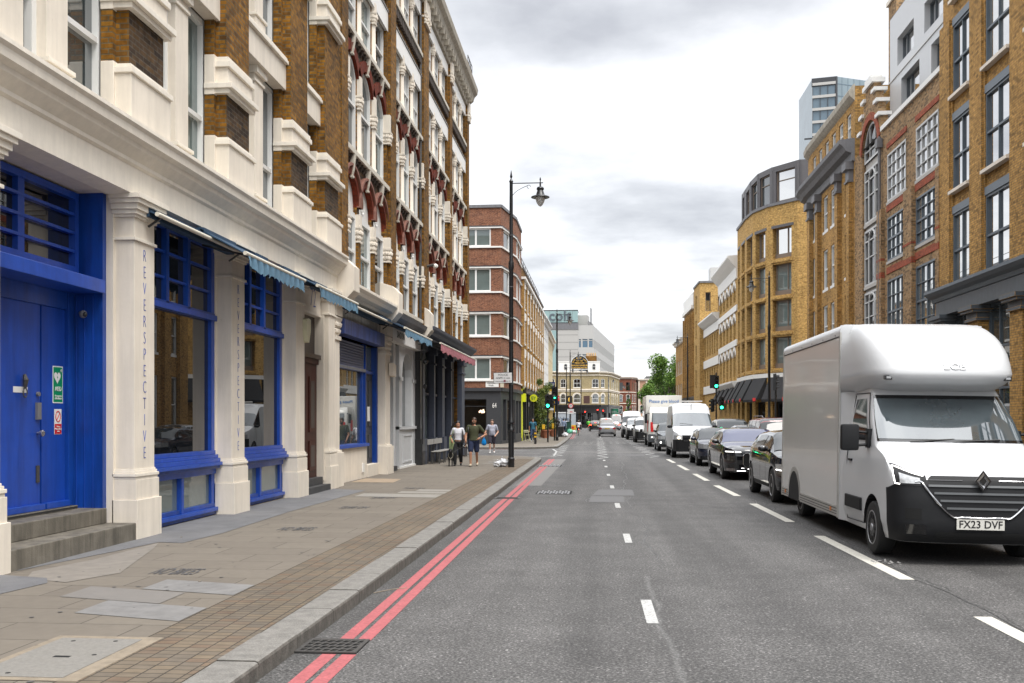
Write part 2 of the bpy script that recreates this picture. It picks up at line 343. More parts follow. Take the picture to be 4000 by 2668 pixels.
right_edge2=[(40,66.5),(13,66.8),(10.2,68),(9.4,72),(9.0,90),(8.6,130),(9.2,160),(12,190),(20,215),(60,235)]
def offset_poly(pts,d):
    out=[]
    for i,p in enumerate(pts):
        a=Vector(pts[max(i-1,0)]); b=Vector(pts[min(i+1,len(pts)-1)]); t=(b-a).normalized(); out.append((p[0]-t.y*d,p[1]+t.x*d))
    return out
def kerb(name,pts,side,z=.13,w=.30,stone=1.02,seed=1):
    rnd=random.Random(seed); b=MB(); P=[Vector(p) for p in pts]
    s=[0]
    for p,q in zip(P,P[1:]): s.append(s[-1]+(q-p).length)
    def at(d):
        d=max(0,min(d,s[-1]))
        for i in range(len(P)-1):
            if d<=s[i+1]: k=(d-s[i])/(s[i+1]-s[i]); t=(P[i+1]-P[i]).normalized(); return P[i].lerp(P[i+1],k),t
        return P[-1],(P[-1]-P[-2]).normalized()
    d=0
    while d<s[-1]-.2:
        L=stone*rnd.uniform(.8,1.15); e=min(d+L,s[-1]); (p,tp),(q,tq)=at(d+.006),at(e-.006)
        tt=(q-p).normalized(); n=Vector((-tt.y,tt.x))*side; zz=z+rnd.uniform(-.004,.004); j=rnd.uniform(-.004,.004)
        pr=[(0+j,-.05),(0+j,zz-.025),(.008+j,zz-.008),(.028+j,zz),(w,zz),(w,-.05)]
        b.loft([[(c.x+n.x*a_,c.y+n.y*a_,h) for a_,h in pr[2:]] for c in (p,q)],KERBM,cap=False,close=False); b.loft([[(c.x+n.x*a_,c.y+n.y*a_,h) for a_,h in pr[:3]] for c in (p,q)],KERBF,cap=False,close=False)
        for c in (p,q): b.poly([(c.x+n.x*a_,c.y+n.y*a_,h) for a_,h in pr],KERBF)
        d=e
    # mortar bed behind the joints
    for i in range(len(P)-1):
        p,q=P[i],P[i+1]; tt=(q-p).normalized(); n=Vector((-tt.y,tt.x))*side
        b.raw([(p.x+n.x*.14,p.y+n.y*.14,-.04),(q.x+n.x*.14,q.y+n.y*.14,-.04),(q.x+n.x*(w-.01),q.y+n.y*(w-.01),-.04),(p.x+n.x*(w-.01),p.y+n.y*(w-.01),-.04)]+
              [(p.x+n.x*.14,p.y+n.y*.14,z-.016),(q.x+n.x*.14,q.y+n.y*.14,z-.016),(q.x+n.x*(w-.01),q.y+n.y*(w-.01),z-.016),(p.x+n.x*(w-.01),p.y+n.y*(w-.01),z-.016)],[(4,5,6,7),(0,1,5,4),(2,3,7,6)],HOLE)
    return structure(b.build(name))
def slab(name,outline,z,m,z0=-.02):
    b=MB(); b.prism(outline,'z',z0,z,m); return structure(b.build(name))
kerb('kerb',near_edge,1,seed=3); kerb('kerb',far_edge,1,z=.12,seed=5,stone=1.4); kerb('kerb',right_edge,-1,seed=6,stone=1.6); kerb('kerb',right_edge2,-1,seed=7,stone=1.6)
slab('pavement',offset_poly(near_edge,.30)+[(-30,-6)],.129,PAVE)
slab('pavement',offset_poly(far_edge,.30)+[(-60,260),(-60,60)],.119,PAVE)
slab('pavement',offset_poly(right_edge,-.30)+[(60,62),(60,-8)],.129,PAVE)
slab('pavement',offset_poly(right_edge2,-.30)+[(60,234),(60,66.5)],.129,PAVE)
# strip of stone setts behind the kerb
ys=[y for y in range(-6,44,2)]
b=MB(); o1=[(kx(y)-.30,y) for y in ys]; o2=[(-3.46-.004*max(0,y-14),y) for y in ys]
for i in range(len(ys)-1): b.poly([(*o2[i],.1332),(*o1[i],.1332),(*o1[i+1],.1332),(*o2[i+1],.1332)],SETT)
structure(b.build('sett_paving',weld=True))
def sheet(name,pts,z,m):
    b=MB(); b.poly([(x,y,z) for x,y in pts],m); return structure(b.build(name))
LS=mat('pale_sandstone_slab',(.195,.19,.184),.75,var=.10,vs=3,streak=.15)
DS=mat('worn_dark_slab',(.17,.158,.145),.8,var=.07,vs=3)
CS=mat('cream_sandstone_slab',(.24,.225,.20),.8,var=.08)
sheet('paving_slab',[(-4.50,9.44),(-3.47,9.18),(-3.47,9.76),(-4.50,10.02)],.1335,LS)
sheet('paving_slab',[(-4.52,8.22),(-3.47,7.95),(-3.47,8.54),(-4.52,8.82)],.1335,LS)
sheet('paving_slab',[(-5.07,8.96),(-3.98,8.70),(-3.98,9.27),(-5.07,9.54)],.1335,DS)
for q in ([(-5.32,21.2),(-3.5,21.0),(-3.5,21.9),(-5.32,22.1)],[(-4.6,22.25),(-3.5,22.15),(-3.5,22.7),(-4.6,22.8)],[(-4.3,22.9),(-3.5,22.85),(-3.5,23.4),(-4.3,23.5)]): sheet('paving_slab',q,.1335,CS)
for i,y in enumerate((37.5,38.4,39.3,40.3,41.2)): sheet('paving_slab',[(-4.5+.2*(i%2),y),(-3.5,y),(-3.5,y+.42),(-4.4,y+.42)],.1335,LS if i%2 else CS)
sheet('asphalt_patch',[(-6.45,7.6),(-5.95,7.9),(-5.72,9.0),(-5.62,9.7),(-5.8,10.0),(-6.6,10.2),(-6.6,7.6)],.1337,TAR)
sheet('asphalt_patch',[(-6.5,10.5),(-6.4,10.45),(-6.1,12.2),(-5.97,13.1),(-6.2,13.3),(-6.48,13.3)],.1337,TAR)
sheet('asphalt_patch',[(-6.38,13.1),(-5.62,13.0),(-5.52,14.2),(-5.6,17.6),(-5.55,20.0),(-5.5,23.0),(-6.4,23.5),(-6.65,20.5),(-6.72,14.1)],.1341,TAR)
sheet('mortar_patch',[(-6.0,9.95),(-5.45,9.75),(-5.2,10.4),(-5.75,12.4),(-5.95,13.0),(-6.0,11.4),(-6.2,10.4)],.1334,mat('pale_mortar_wash',(.20,.18,.155),.85,var=.12))
sheet('mortar_patch',[(-6.62,26.0),(-5.45,25.9),(-5.55,27.5),(-6.62,27.7)],.1336,mat('brown_cement_patch',(.30,.23,.16),.85,var=.12))
# inspection cover in the pavement bottom left, set in a sandy surround
t=thing('inspection_cover','pale concrete inspection cover with a dark slot in a sandy mortar surround on the pavement','cover',(-3.72,6.68,.13))
b=MB(); b.box(-.43,.40,-.62,.66,.0030,.0052,MORT); b.build('surround',t)
b=MB(); b.box(-.36,.27,-.55,.57,.0060,.0085,mat('concrete_cover',(.20,.19,.172),.8,var=.12,vs=30,bump=.3)); b.build('lid',t)
b=MB(); b.box(-.10,.02,-.03,.015,.0085,.0095,HOLE); b.build('lifting_slot',t)
for x,y in ((-.22,.47),(.1,.49),(.16,.06),(-.15,-.47)): b=MB(); b.lathe((x,y,0),[(.018,.0086),(.018,.0096)],10,HOLE); b.build('lifting_hole',t)
# stencilled words on the paving
STEN=mat('grey_stencil_paint',(.085,.085,.09),.85)
for i,(x,y,rz,s_) in enumerate([(-4.62,10.53,0,.19),(-4.60,14.8,0,.2),(-4.64,18.55,180,.2),(-4.6,20.9,180,.2),(-4.5,23.85,180,.19)]):
    o=text('NO BIKES',s_,STEN,None,(x,y,.1355),(0,0,R(rz)),'pavement_stencil',.0004,sx=.62); o.scale=(.62,3.2,1)
    tagm(o,['dark grey stencilled NO BIKES on the slabs closest to the blue door steps','dark grey stencilled NO BIKES on the paving in front of the second cream pilaster','upside down NO BIKES stencil by the blue footed window','upside down NO BIKES stencil beside the pale cream slabs','faint upside down NO BIKES stencil farthest along the pavement'][i],'stencil','stencils on the pavement'); structure(o)
    o['kind']='thing'
# road gully grate
t=thing('gully_grate','rusty iron gully grate against the near kerb where the red lines break','drain grate',(-2.10,7.72,.002))
b=MB(); b.box(-.25,.235,-.235,.225,.001,.006,HOLE); b.box(-.25,-.215,-.235,.225,.006,.016,IRON); b.box(.205,.235,-.235,.225,.006,.016,IRON); b.box(-.215,.205,-.235,-.205,.006,.016,IRON); b.box(-.215,.205,.195,.225,.006,.016,IRON); b.build('frame',t)
b=MB()
for k in range(4):
    y=-.205+.1*k
    b.box(-.215,.205,y+.075,y+.10,.007,.014,IRON)
for k in range(4):
    for j in range(7):
        x=-.19+.062*j+.02*(k%2); y0=-.205+.1*k
        b.raw([(x,y0,.014),(x+.018,y0,.014),(x+.040,y0+.076,.014),(x+.022,y0+.076,.014)],[(0,1,2,3)],IRON)
b.build('bars',t)
t=thing('gully_grate','thin dark gully slot cutting the red lines beyond the pavement stencils','drain grate',(-2.12,22.65,.002)); b=MB(); b.box(-.3,.3,-.2,.2,.001,.008,IRON); b.box(-.24,.24,-.13,.13,.008,.009,HOLE); b.build('frame',t)
def cover(x,y,w,d,lab):
    t=thing('road_cover',lab,'manhole cover',(x,y,.002),group='metal covers in the road')
    b=MB(); b.box(-w/2,w/2,-d/2,d/2,.001,.006,HOLE); b.build('frame',t)
    b=MB(); n=11;k=6
    for i in range(n):
        for j in range(k):
            if (i+j)%2==0: b.box(-w/2+.03+i*(w-.06)/n,-w/2+.03+(i+1)*(w-.06)/n-.02,-d/2+.03+j*(d-.06)/k,-d/2+.03+(j+1)*(d-.06)/k-.02,.006,.011,mat('worn_steel',(.45,.45,.46),.4,metal=.5))
    b.build('lid',t)
cover(-1.13,24.5,.86,1.05,'chequered steel cover in the road to the right of the red lines'); cover(-1.95,38.6,.9,1.3,'flat steel cover in the road just before the side street')
PATCH=mat('new_asphalt_patch',(.115,.114,.116),.8,var=.12,vs=40)
sheet('road_patch',[(-.25,21.75),(.52,21.7),(.54,23.4),(-.22,23.45)],.004,PATCH); sheet('road_patch',[(-.2,23.6),(.80,23.6),(.81,25.6),(-.05,25.6)],.004,PATCH)
# painted lines
def strip(b,pts,w,z,m):
    for (x0,y0),(x1,y1) in zip(pts,pts[1:]):
        d=Vector((x1-x0,y1-y0)).normalized(); n=Vector((-d.y,d.x))*w/2
        b.poly([(x0+n.x,y0+n.y,z),(x0-n.x,y0-n.y,z),(x1-n.x,y1-n.y,z),(x1+n.x,y1+n.y,z)],m)
def rx(y,k): return -2.065+.155*k-.0052*max(0,y-7)
b=MB()
for k in (0,1):
    for y0,y1 in ((-5,7.47),(7.97,22.4),(22.9,45.0)):
        n=max(1,int((y1-y0)/4)); strip(b,[(rx(y0+(y1-y0)*i/n,k),y0+(y1-y0)*i/n) for i in range(n+1)],.112,.004,RED)
structure(b.build('red_line'))
b=MB(); strip(b,[(-3.4,129),(-3.0,108),(-2.75,92)],.1,.004,RED); strip(b,[(-3.22,129),(-2.82,108),(-2.57,92)],.1,.004,RED); strip(b,[(-28,60.3),(-8,60.0),(-5.0,59.9)],.1,.004,RED); strip(b,[(-28,47.2),(-9,47.0),(-5.6,46.6)],.1,.004,RED); structure(b.build('red_line'))
def lx(y): return interp([(5,3.50),(9.4,3.465),(15.7,3.36),(21.6,3.245),(27.5,3.14),(33,3.10),(39,3.07),(46,3.01)],y)
b=MB()
for y0,y1 in ((-.5,3.5),(5.4,9.41),(11.52,15.73),(17.82,21.61),(23.75,27.5),(29.6,33.3),(35.7,39.7),(41.7,45.3)): strip(b,[(lx(y0),y0),(lx(y1),y1)],.165,.004,LINE)
structure(b.build('lane_line'))
b=MB()
for i in range(8):
    y=3.1+5.75*i; x=.45-.0085*max(0,y-9)
    strip(b,[(x+.01,y),(x,y+1.15)],.105,.004,LINEW)
for i in range(14): strip(b,[(-.02,98+6*i),(-.02,100+6*i)],.11,.004,LINEW)
structure(b.build('centre_line'))
def zig(pts0,pts1,amp,n,w=.09):
    b=MB(); P=[]
    for i in range(n+1):
        k=i/n; x=pts0[0]+(pts1[0]-pts0[0])*k; y=pts0[1]+(pts1[1]-pts0[1])*k; P.append((x+amp*(1 if i%2 else -1),y))
    strip(b,P,w,.004,LINEW); structure(b.build('zigzag_line'))
zig((-2.15,48),(-2.45,70),.27,12); zig((.12,45.6),(-.05,96),.25,26); zig((2.62,47.5),(2.2,98),.28,26); zig((-2.6,96),(-3.3,128),.2,16)
b=MB()   # broken give-way lines at the mouth of the side street and stop lines of the crossing
strip(b,[(-3.5,46.9),(-2.3,49.5),(-2.45,56),(-2.9,60.5)],.1,.004,LINEW)
strip(b,[(-28,52.8),(-7,52.6),(-3.2,52.9)],.12,.004,LINEW); strip(b,[(-9,57.9),(-6,57.6),(-4,56.9)],.12,.004,LINEW)
strip(b,[(-2.4,72),(.1,72)],.2,.004,LINEW); strip(b,[(0.1,92),(2.2,92)],.2,.004,LINEW)
for i in range(9): b.box(-2.3+.5*i,-2.1+.5*i,75.2,75.5,.001,.004,LINEW); b.box(-2.3+.5*i,-2.1+.5*i,79,79.3,.001,.004,LINEW)
structure(b.build('junction_markings'))
b=MB(); b.poly([(-1.3+2.7,49.8,.0042),(2.2,49.8,.0042),(2.2,51.2,.0042),(.7,51.2,.0042)],PATCH); structure(b.build('road_patch'))

# repairs, trench reinstatements and stains in the carriageway
OLDP=mat('old_asphalt_trench',(.060,.058,.056),.8,var=.3,vs=45); LTP=mat('pale_worn_asphalt',(.155,.150,.145),.8,var=.3,vs=45); TARL=mat('tar_seal',(.014,.014,.015),.35)
sheet('road_patch',[(-2.3,27),(-1.6,27),(-1.55,45),(-2.35,45)],.0018,LTP)

sheet('road_patch',[(-2.3,55),(1,54.6),(4,54.7),(8,54.2),(8,54.9),(3,55.3),(-2.3,55.6)],.0022,LTP)
rnd=random.Random(11); b=MB()
def crackline(x,y,n,dx,dy,w):
    P=[(x,y)]
    for i in range(n): x+=dx+rnd.gauss(0,.05); y+=dy+rnd.gauss(0,.06); P.append((x,y))
    strip(b,P,w,.0026,TARL)
crackline(.8,12.5,26,-.012,.42,.006); crackline(1.35,21.5,10,.10,-.12,.02); crackline(.55,25,30,-.01,.55,.01); crackline(3.72,8.0,40,-.011,.45,.007); crackline(-.3,21.9,14,.07,.28,.014)
structure(b.build('road_cracks'))
t=thing('litter','curled pale feather lying on the road beside the front wheel of the white box van','litter',(3.55,12.75,.004)); rnd=random.Random(3); b=MB()
for i in range(14): a=rnd.uniform(0,2*PI); r=rnd.uniform(.02,.12); p=Vector((r*math.cos(a)*1.6,r*math.sin(a),rnd.uniform(.0,.03))); q=p+Vector((rnd.uniform(-.05,.05),rnd.uniform(-.04,.04),rnd.uniform(.0,.03))); s_=Vector((.012,.006,.004)); b.raw([tuple(p-s_),tuple(q-s_),tuple(q+s_),tuple(p+s_)],[(0,1,2,3)],LS)
b.build('feather',t)
for i,(x,y,l) in enumerate([(-4.1,9.9,'cigarette end on the slabs by the light stone slab nearest the kerb'),(-5.9,13.6,'cigarette end by the cream pilaster foot beside the steps'),(-5.3,10.6,'cigarette end on the slabs in front of the blue door steps')]):
    t=thing('cigarette_end',l,'litter',(x,y,.139),rnd.uniform(0,3),'cigarette ends'); b=MB(); b.lathe((0,0,0),[(.004,-.012),(.004,.012)],8,MATS['sandy_mortar'],axis='x'); b.build('filter',t); b=MB(); b.lathe((0,0,0),[(.0038,.012),(.0038,.022)],8,LS,axis='x'); b.build('paper',t)
t=thing('dry_stick','thin straw coloured stick lying in the gutter by the kerb','litter',(-2.20,10.3,.006),.9); b=MB(); b.tube([(-.22,0,0),(.02,.01,.006),(.22,-.01,0)],.005,5,MORT); b.build('stick',t)

rnd=random.Random(8); b=MB(); GUM=mat('trodden_gum',(.10,.095,.09),.8)
for i in range(170):
    x,y=rnd.uniform(-6.1,-3.5),rnd.uniform(6,34); r=rnd.uniform(.010,.026); b.poly([(x+r*math.cos(a*PI/4)*rnd.uniform(.8,1.1),y+r*math.sin(a*PI/4)*rnd.uniform(.8,1.1),.1352) for a in range(8)],GUM)
structure(b.build('gum_spots'))
# ================================================================ FACADE TOOLS
class Fac:
    """facade frame: s runs along the street (world Y, or world X for a facade facing the camera), n outward from the wall plane, z up"""
    def __init__(s,name,label,side,pos,S0,cat='building',group=None,rot=None):
        s.side=side; s.S0=S0; s.sg=-1 if side=='R' else 1
        loc={'L':(pos,S0,0),'R':(pos,S0,0),'F':(S0,pos,0)}[side]; rz={'L':R(90),'R':R(-90),'F':0}[side]
        if rot is not None: rz=rot
        s.root=thing(name,label,cat,loc,rz,group); s.win={}; s.b=None
    def xf(s,a,n,z): return ((a-s.S0)*s.sg,-n,z)
    def mb(s): return MB(s.xf)
    def part(s,name,fn,parent=None,**k):
        b=s.mb(); fn(b); return b.build(name,parent or s.root,**k)
    def box(s,name,s0,s1,n0,n1,z0,z1,m,**k): return s.part(name,lambda b:b.box(s0,s1,n0,n1,z0,z1,m),**k)
class Off:
    """the same facade frame with its wall plane moved outward by dn"""
    def __init__(s,F,dn): s.F=F; s.dn=dn; s.root=F.root; s.S0=F.S0; s.sg=F.sg
    def xf(s,a,n,z): return s.F.xf(a,n+s.dn,z)
    mb=Fac.mb; part=Fac.part; box=Fac.box
def archpts(s0,s1,z1,r,k=10):
    """points of an arch from left spring to right spring; r = rise, circle through both springs"""
    w=(s1-s0)/2; c=(s0+s1)/2
    if r>=w*.999:   # pointed-ish / semicircular
        return [(c-w*math.cos(PI*i/k),z1-r+r*math.sin(PI*i/k)) for i in range(k+1)]
    Rr=(w*w+r*r)/(2*r); a=math.asin(w/Rr)
    return [(c+Rr*math.sin(-a+2*a*i/k),z1-Rr+Rr*math.cos(-a+2*a*i/k)) for i in range(k+1)]
def wall(b,s0,s1,z0,z1,n,ops,m,rev=.22,rm=None):
    rm=rm or m; S=sorted({s0,s1}|{o[0] for o in ops if s0<=o[0]<=s1}|{o[1] for o in ops if s0<=o[1]<=s1}); Z=sorted({z0,z1}|{o[2] for o in ops}|{o[3] for o in ops}); Z=[z for z in Z if z0<=z<=z1]
    ins=lambda a,c:any(o[0]<a<o[1] and o[2]<c<o[3] for o in ops)
    for j in range(len(Z)-1):
        i=0
        while i<len(S)-1:
            if ins((S[i]+S[i+1])/2,(Z[j]+Z[j+1])/2): i+=1; continue
            k=i
            while k+1<len(S)-1 and not ins((S[k+1]+S[k+2])/2,(Z[j]+Z[j+1])/2): k+=1
            b.poly([(S[i],n,Z[j]),(S[k+1],n,Z[j]),(S[k+1],n,Z[j+1]),(S[i],n,Z[j+1])],m); i=k+1
    for o in ops:
        a,c,d,e=o[:4]; r=o[4] if len(o)>4 else 0
        if not r:
            b.poly([(a,n,e),(c,n,e),(c,n-rev,e),(a,n-rev,e)],rm)
        else:
            P=archpts(a,c,e,r); h=len(P)//2
            for i,(p,q) in enumerate(zip(P,P[1:])):
                b.poly([(p[0],n,p[1]),(q[0],n,q[1]),(q[0],n,e),(p[0],n,e)],m)
                b.poly([(p[0],n,p[1]),(q[0],n,q[1]),(q[0],n-rev,q[1]),(p[0],n-rev,p[1])],REDARCH if rm is not m else rm)
        t=e-r
        b.poly([(a,n,d),(a,n,t),(a,n-rev,t),(a,n-rev,d)],rm); b.poly([(c,n,d),(c,n,t),(c,n-rev,t),(c,n-rev,d)],rm); b.poly([(a,n,d),(c,n,d),(c,n-rev,d),(a,n-rev,d)],rm)
WCACHE={}
def winmesh(w,h,rise,fw,cols,rows,fm,gm,dep):
    key=(round(w,2),round(h,2),round(rise,2),fw,tuple(cols),tuple(rows),fm.name,gm.name,dep)
    if key in WCACHE: return WCACHE[key]
    b=MB(); O=[(-w/2,0),(w/2,0)]; I=[(-w/2+fw,fw),(w/2-fw,fw)]
    if rise: 
        A=archpts(-w/2,w/2,h,rise)[::-1]; B=archpts(-w/2+fw,w/2-fw,h-fw,max(rise-fw*.5,.02))[::-1]; O+=A; I+=B
    else: O+=[(w/2,h),(-w/2,h)]; I+=[(w/2-fw,h-fw),(-w/2+fw,h-fw)]
    n=len(O)
    for i in range(n):
        j=(i+1)%n
        b.poly([(O[i][0],-dep,O[i][1]),(O[j][0],-dep,O[j][1]),(I[j][0],-dep,I[j][1]),(I[i][0],-dep,I[i][1])],fm)
        b.poly([(I[i][0],-dep,I[i][1]),(I[j][0],-dep,I[j][1]),(I[j][0],0,I[j][1]),(I[i][0],0,I[i][1])],fm)
    top=lambda x: h if not rise else interp(archpts(-w/2,w/2,h,rise,24),x)-.004
    for c,t in cols:
        x=-w/2+w*c; b.box(x-t/2,x+t/2,-dep*.8,0,fw*.8,top(x)-fw*.6,fm)
    for r,t in rows:
        z=h*r; ww=w/2-fw*.7
        if rise and z>h-rise:
            ww=max(.02,[abs(p[0]) for p in archpts(-w/2,w/2,h,rise,40) if p[1]>=z][0]-fw*.7)
        b.box(-ww,ww,-dep*.9,0,z-t/2,z+t/2,fm)
    g=MB(); e=.0
    G=[(p[0],-.005,p[1]) for p in (O if rise else [(-w/2+fw*.5,fw*.5),(w/2-fw*.5,fw*.5),(w/2-fw*.5,h-fw*.5),(-w/2+fw*.5,h-fw*.5)])]; g.poly(G,gm)
    fo=b.build('window'); go=g.build('pane'); WCACHE[key]=(fo.data,go.data); bpy.data.objects.remove(fo); bpy.data.objects.remove(go)
    return WCACHE[key]
def window(F,s0,s1,z0,z1,n,rise=0,fw=.06,cols=(),rows=(),fm=None,gm=None,dep=.07,sill=None,lintel=None,parent=None,label=None,name='window'):
    fm=fm or WFRAME; gm=gm or GLASS; w,h=s1-s0,z1-z0
    if F.sg<0: cols=[(1-c,t) for c,t in cols]
    a,g=winmesh(w,h,rise,fw,cols,rows,fm,gm,dep)
    o=bpy.data.objects.new(name,a); COL.objects.link(o); o.parent=parent or F.root; o.location=F.xf((s0+s1)/2,n,z0); o.rotation_euler=(0,0,getattr(F,'ang',0))
    p=bpy.data.objects.new('pane',g); COL.objects.link(p); p.parent=o
    if label: o['label']=label
    if sill:
        pr,hh,sm,ex=sill; b=MB(); b.box(-w/2-ex,w/2+ex,-pr,.02,-hh,0,sm); b.build('sill',o)
    if lintel:
        pr,hh,sm,ex=lintel; b=MB(); b.box(-w/2-ex,w/2+ex,-pr,.02,h,h+hh,sm); b.build('lintel',o)
    return o
def shell(F,s0,s1,depth,z1,m,n=0,z0=0,roof=None):
    """sides, back and roof of the block behind the facade"""
    def fn(b):
        b.poly([(s0,n,z0),(s0,-depth,z0),(s0,-depth,z1),(s0,n,z1)],m); b.poly([(s1,n,z0),(s1,-depth,z0),(s1,-depth,z1),(s1,n,z1)],m)
        b.poly([(s0,-depth,z0),(s1,-depth,z0),(s1,-depth,z1),(s0,-depth,z1)],m)
        b.poly([(s0,n,z1),(s1,n,z1),(s1,-depth,z1),(s0,-depth,z1)],roof or RENDER_)
    return F.part('side_walls',fn)
def run(F,name,s0,s1,prof,m,ends=True,parent=None,smooth=None):
    """moulding: profile of (n,z) points swept along s"""
    return F.part(name,lambda b:b.raw([(s0,a,z) for a,z in prof]+[(s1,a,z) for a,z in prof],[(i,i+1,len(prof)+i+1,len(prof)+i) for i in range(len(prof)-1)]+([tuple(range(len(prof))),tuple(range(len(prof),2*len(prof)))] if ends else []),m),parent=parent,smooth=smooth)
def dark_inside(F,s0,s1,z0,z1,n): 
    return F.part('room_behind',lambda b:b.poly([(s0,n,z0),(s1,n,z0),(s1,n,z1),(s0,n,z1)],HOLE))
# ================================================================ LEFT BUILDING 1: cream shopfront, brick piers above
F=Fac('corner_warehouse','building with cream ground floor, blue door and blue shop windows, nearest on the left','L',-6.75,2.0); A=F
PIL=[(1.6,2.4),(5.6,6.4),(9.55,10.33),(13.30,14.07),(16.98,17.76),(20.70,21.46),(23.27,23.98)]
bays=[(2.4,5.6),(6.4,9.55),(10.33,13.30),(14.07,16.98),(17.76,20.70),(21.46,23.27)]
PX=.35
# ground floor wall and returns
F.part('ground_floor_wall',lambda b:(wall(b,2.0,24.0,0,4.95,0,[(s0+.0,s1-.0,-.1 if i not in(3,4) else -.1,4.95) for i,(s0,s1) in enumerate(bays)],CREAM,rev=.6 )))
def pilaster(F,s0,s1,base_n=0,text_=False,z0=.10,ztop=4.93):
    r=None
    def fn(b):
        c0,c1=s0+.04,s1-.10
        b.box(s0,s1,-.02,.35,z0,.68,CREAM)               # plinth
        b.box(s0+.015,s1-.03,-.02,.325,.68,.96,CREAM)
        for (e,za,zb) in ((.035,.96,1.0),(.05,1.0,1.045),(.03,1.045,1.08),(.012,1.08,1.11)): b.box(s0+.05-e,s1-.09+e,-.02,.28+e,za,zb,CREAMD)
        b.box(s0+.05,s1-.09,-.02,.28,1.11,4.30,CREAM)
        b.box(s0+.02,s1-.06,-.02,.31,4.30,4.345,CREAMD)
        b.box(s0+.05,s1-.09,-.02,.28,4.345,4.62,CREAM)
        for (e,za,zb) in ((.03,4.62,4.66),(.06,4.66,4.72),(.09,4.72,4.80),(.13,4.80,4.86),(.16,4.86,4.93)): b.box(s0+.05-e,s1-.09+e,-.02,.28+e,za,zb,CREAMD)
    return F.part('pilaster',fn,bevel=.006)
LETB=mat('blue_letter_paint',(.045,.085,.36),.6)
def vtext(F,s,n,z0,z1,body,size,m,sx=.8,thin=-.006):
    step=(z1-z0)/(len(body)-1); par=None
    c=MB(); objs=[]
    for i,ch in enumerate(body):
        o=text(ch,size,m,F.root,F.xf(s,n,z1-step*i),(R(90),0,0),'letter',.002,thin,sx=sx); objs.append(o)
    # join the letters into one lettering part
    bm=bmesh.new()
    for o in objs:
        me=o.data; k=len(bm.verts); bm.from_mesh(me); bm.verts.ensure_lookup_table()
        mt=Matrix.Translation(o.location)@o.rotation_euler.to_matrix().to_4x4()@Matrix.Diagonal((sx,1,1,1))
        for v in bm.verts[k:]: v.co=mt@v.co
    me=bpy.data.meshes.new('lettering'); bm.to_mesh(me); bm.free(); me.materials.append(m)
    for o in objs: bpy.data.objects.remove(o)
    o=bpy.data.objects.new('lettering',me); COL.objects.link(o); o.parent=F.root; return o
for i,(s0,s1) in enumerate(PIL):
    pilaster(F,s0,s1)
    if i in (3,4): vtext(F,(s0+s1)/2-.02,.283,1.32,4.12,'REVERSPECTIVE',.25,LETB,sx=.66)
# frieze and cornice
FZ=[(.0,4.90),(.30,4.93),(.30,5.30),(.34,5.33),(.34,5.38),(.40,5.44),(.46,5.50),(.47,5.56),(.55,5.60),(.56,5.70),(.60,5.74),(.60,5.79),(.0,5.86)]
run(F,'cornice',2.0,24.0,FZ,CREAMD)
F.part('soffit',lambda b:b.box(2.0,24.0,-.6,.0,4.93,4.99,CREAM))
# --- door bay with blue joinery
def blue_recess(b):
    s0,s1=10.33,13.30
    b.box(s1-.10,s1+.002,-.62,-.10,.36,4.93,BLUE); b.box(s0-.002,s0+.10,-.62,-.10,.36,4.93,BLUE)
    for k in range(4): b.box(s1-.112,s1-.10,-.60+.12*k,-.595+.12*k,.36,3.5,BLUEL)
    b.box(s0,s1,-.64,-.60,.6,4.95,BLUE)
F.part('door_recess',blue_recess)
F.box('transom_beam',10.43,13.2,-.62,-.06,3.54,3.72,BLUEL,bevel=.008)
F.part('door_frame',lambda b:(b.box(10.43,10.62,-.60,-.50,.60,3.54,BLUE),b.box(13.04,13.2,-.60,-.50,.60,3.54,BLUE),b.box(10.62,13.04,-.60,-.52,3.30,3.54,BLUE)),bevel=.006)
DOORM=mat('blue_door_paint',(.008,.062,.40),.45,var=.18,vs=1.2,streak=.25,coat=.05)
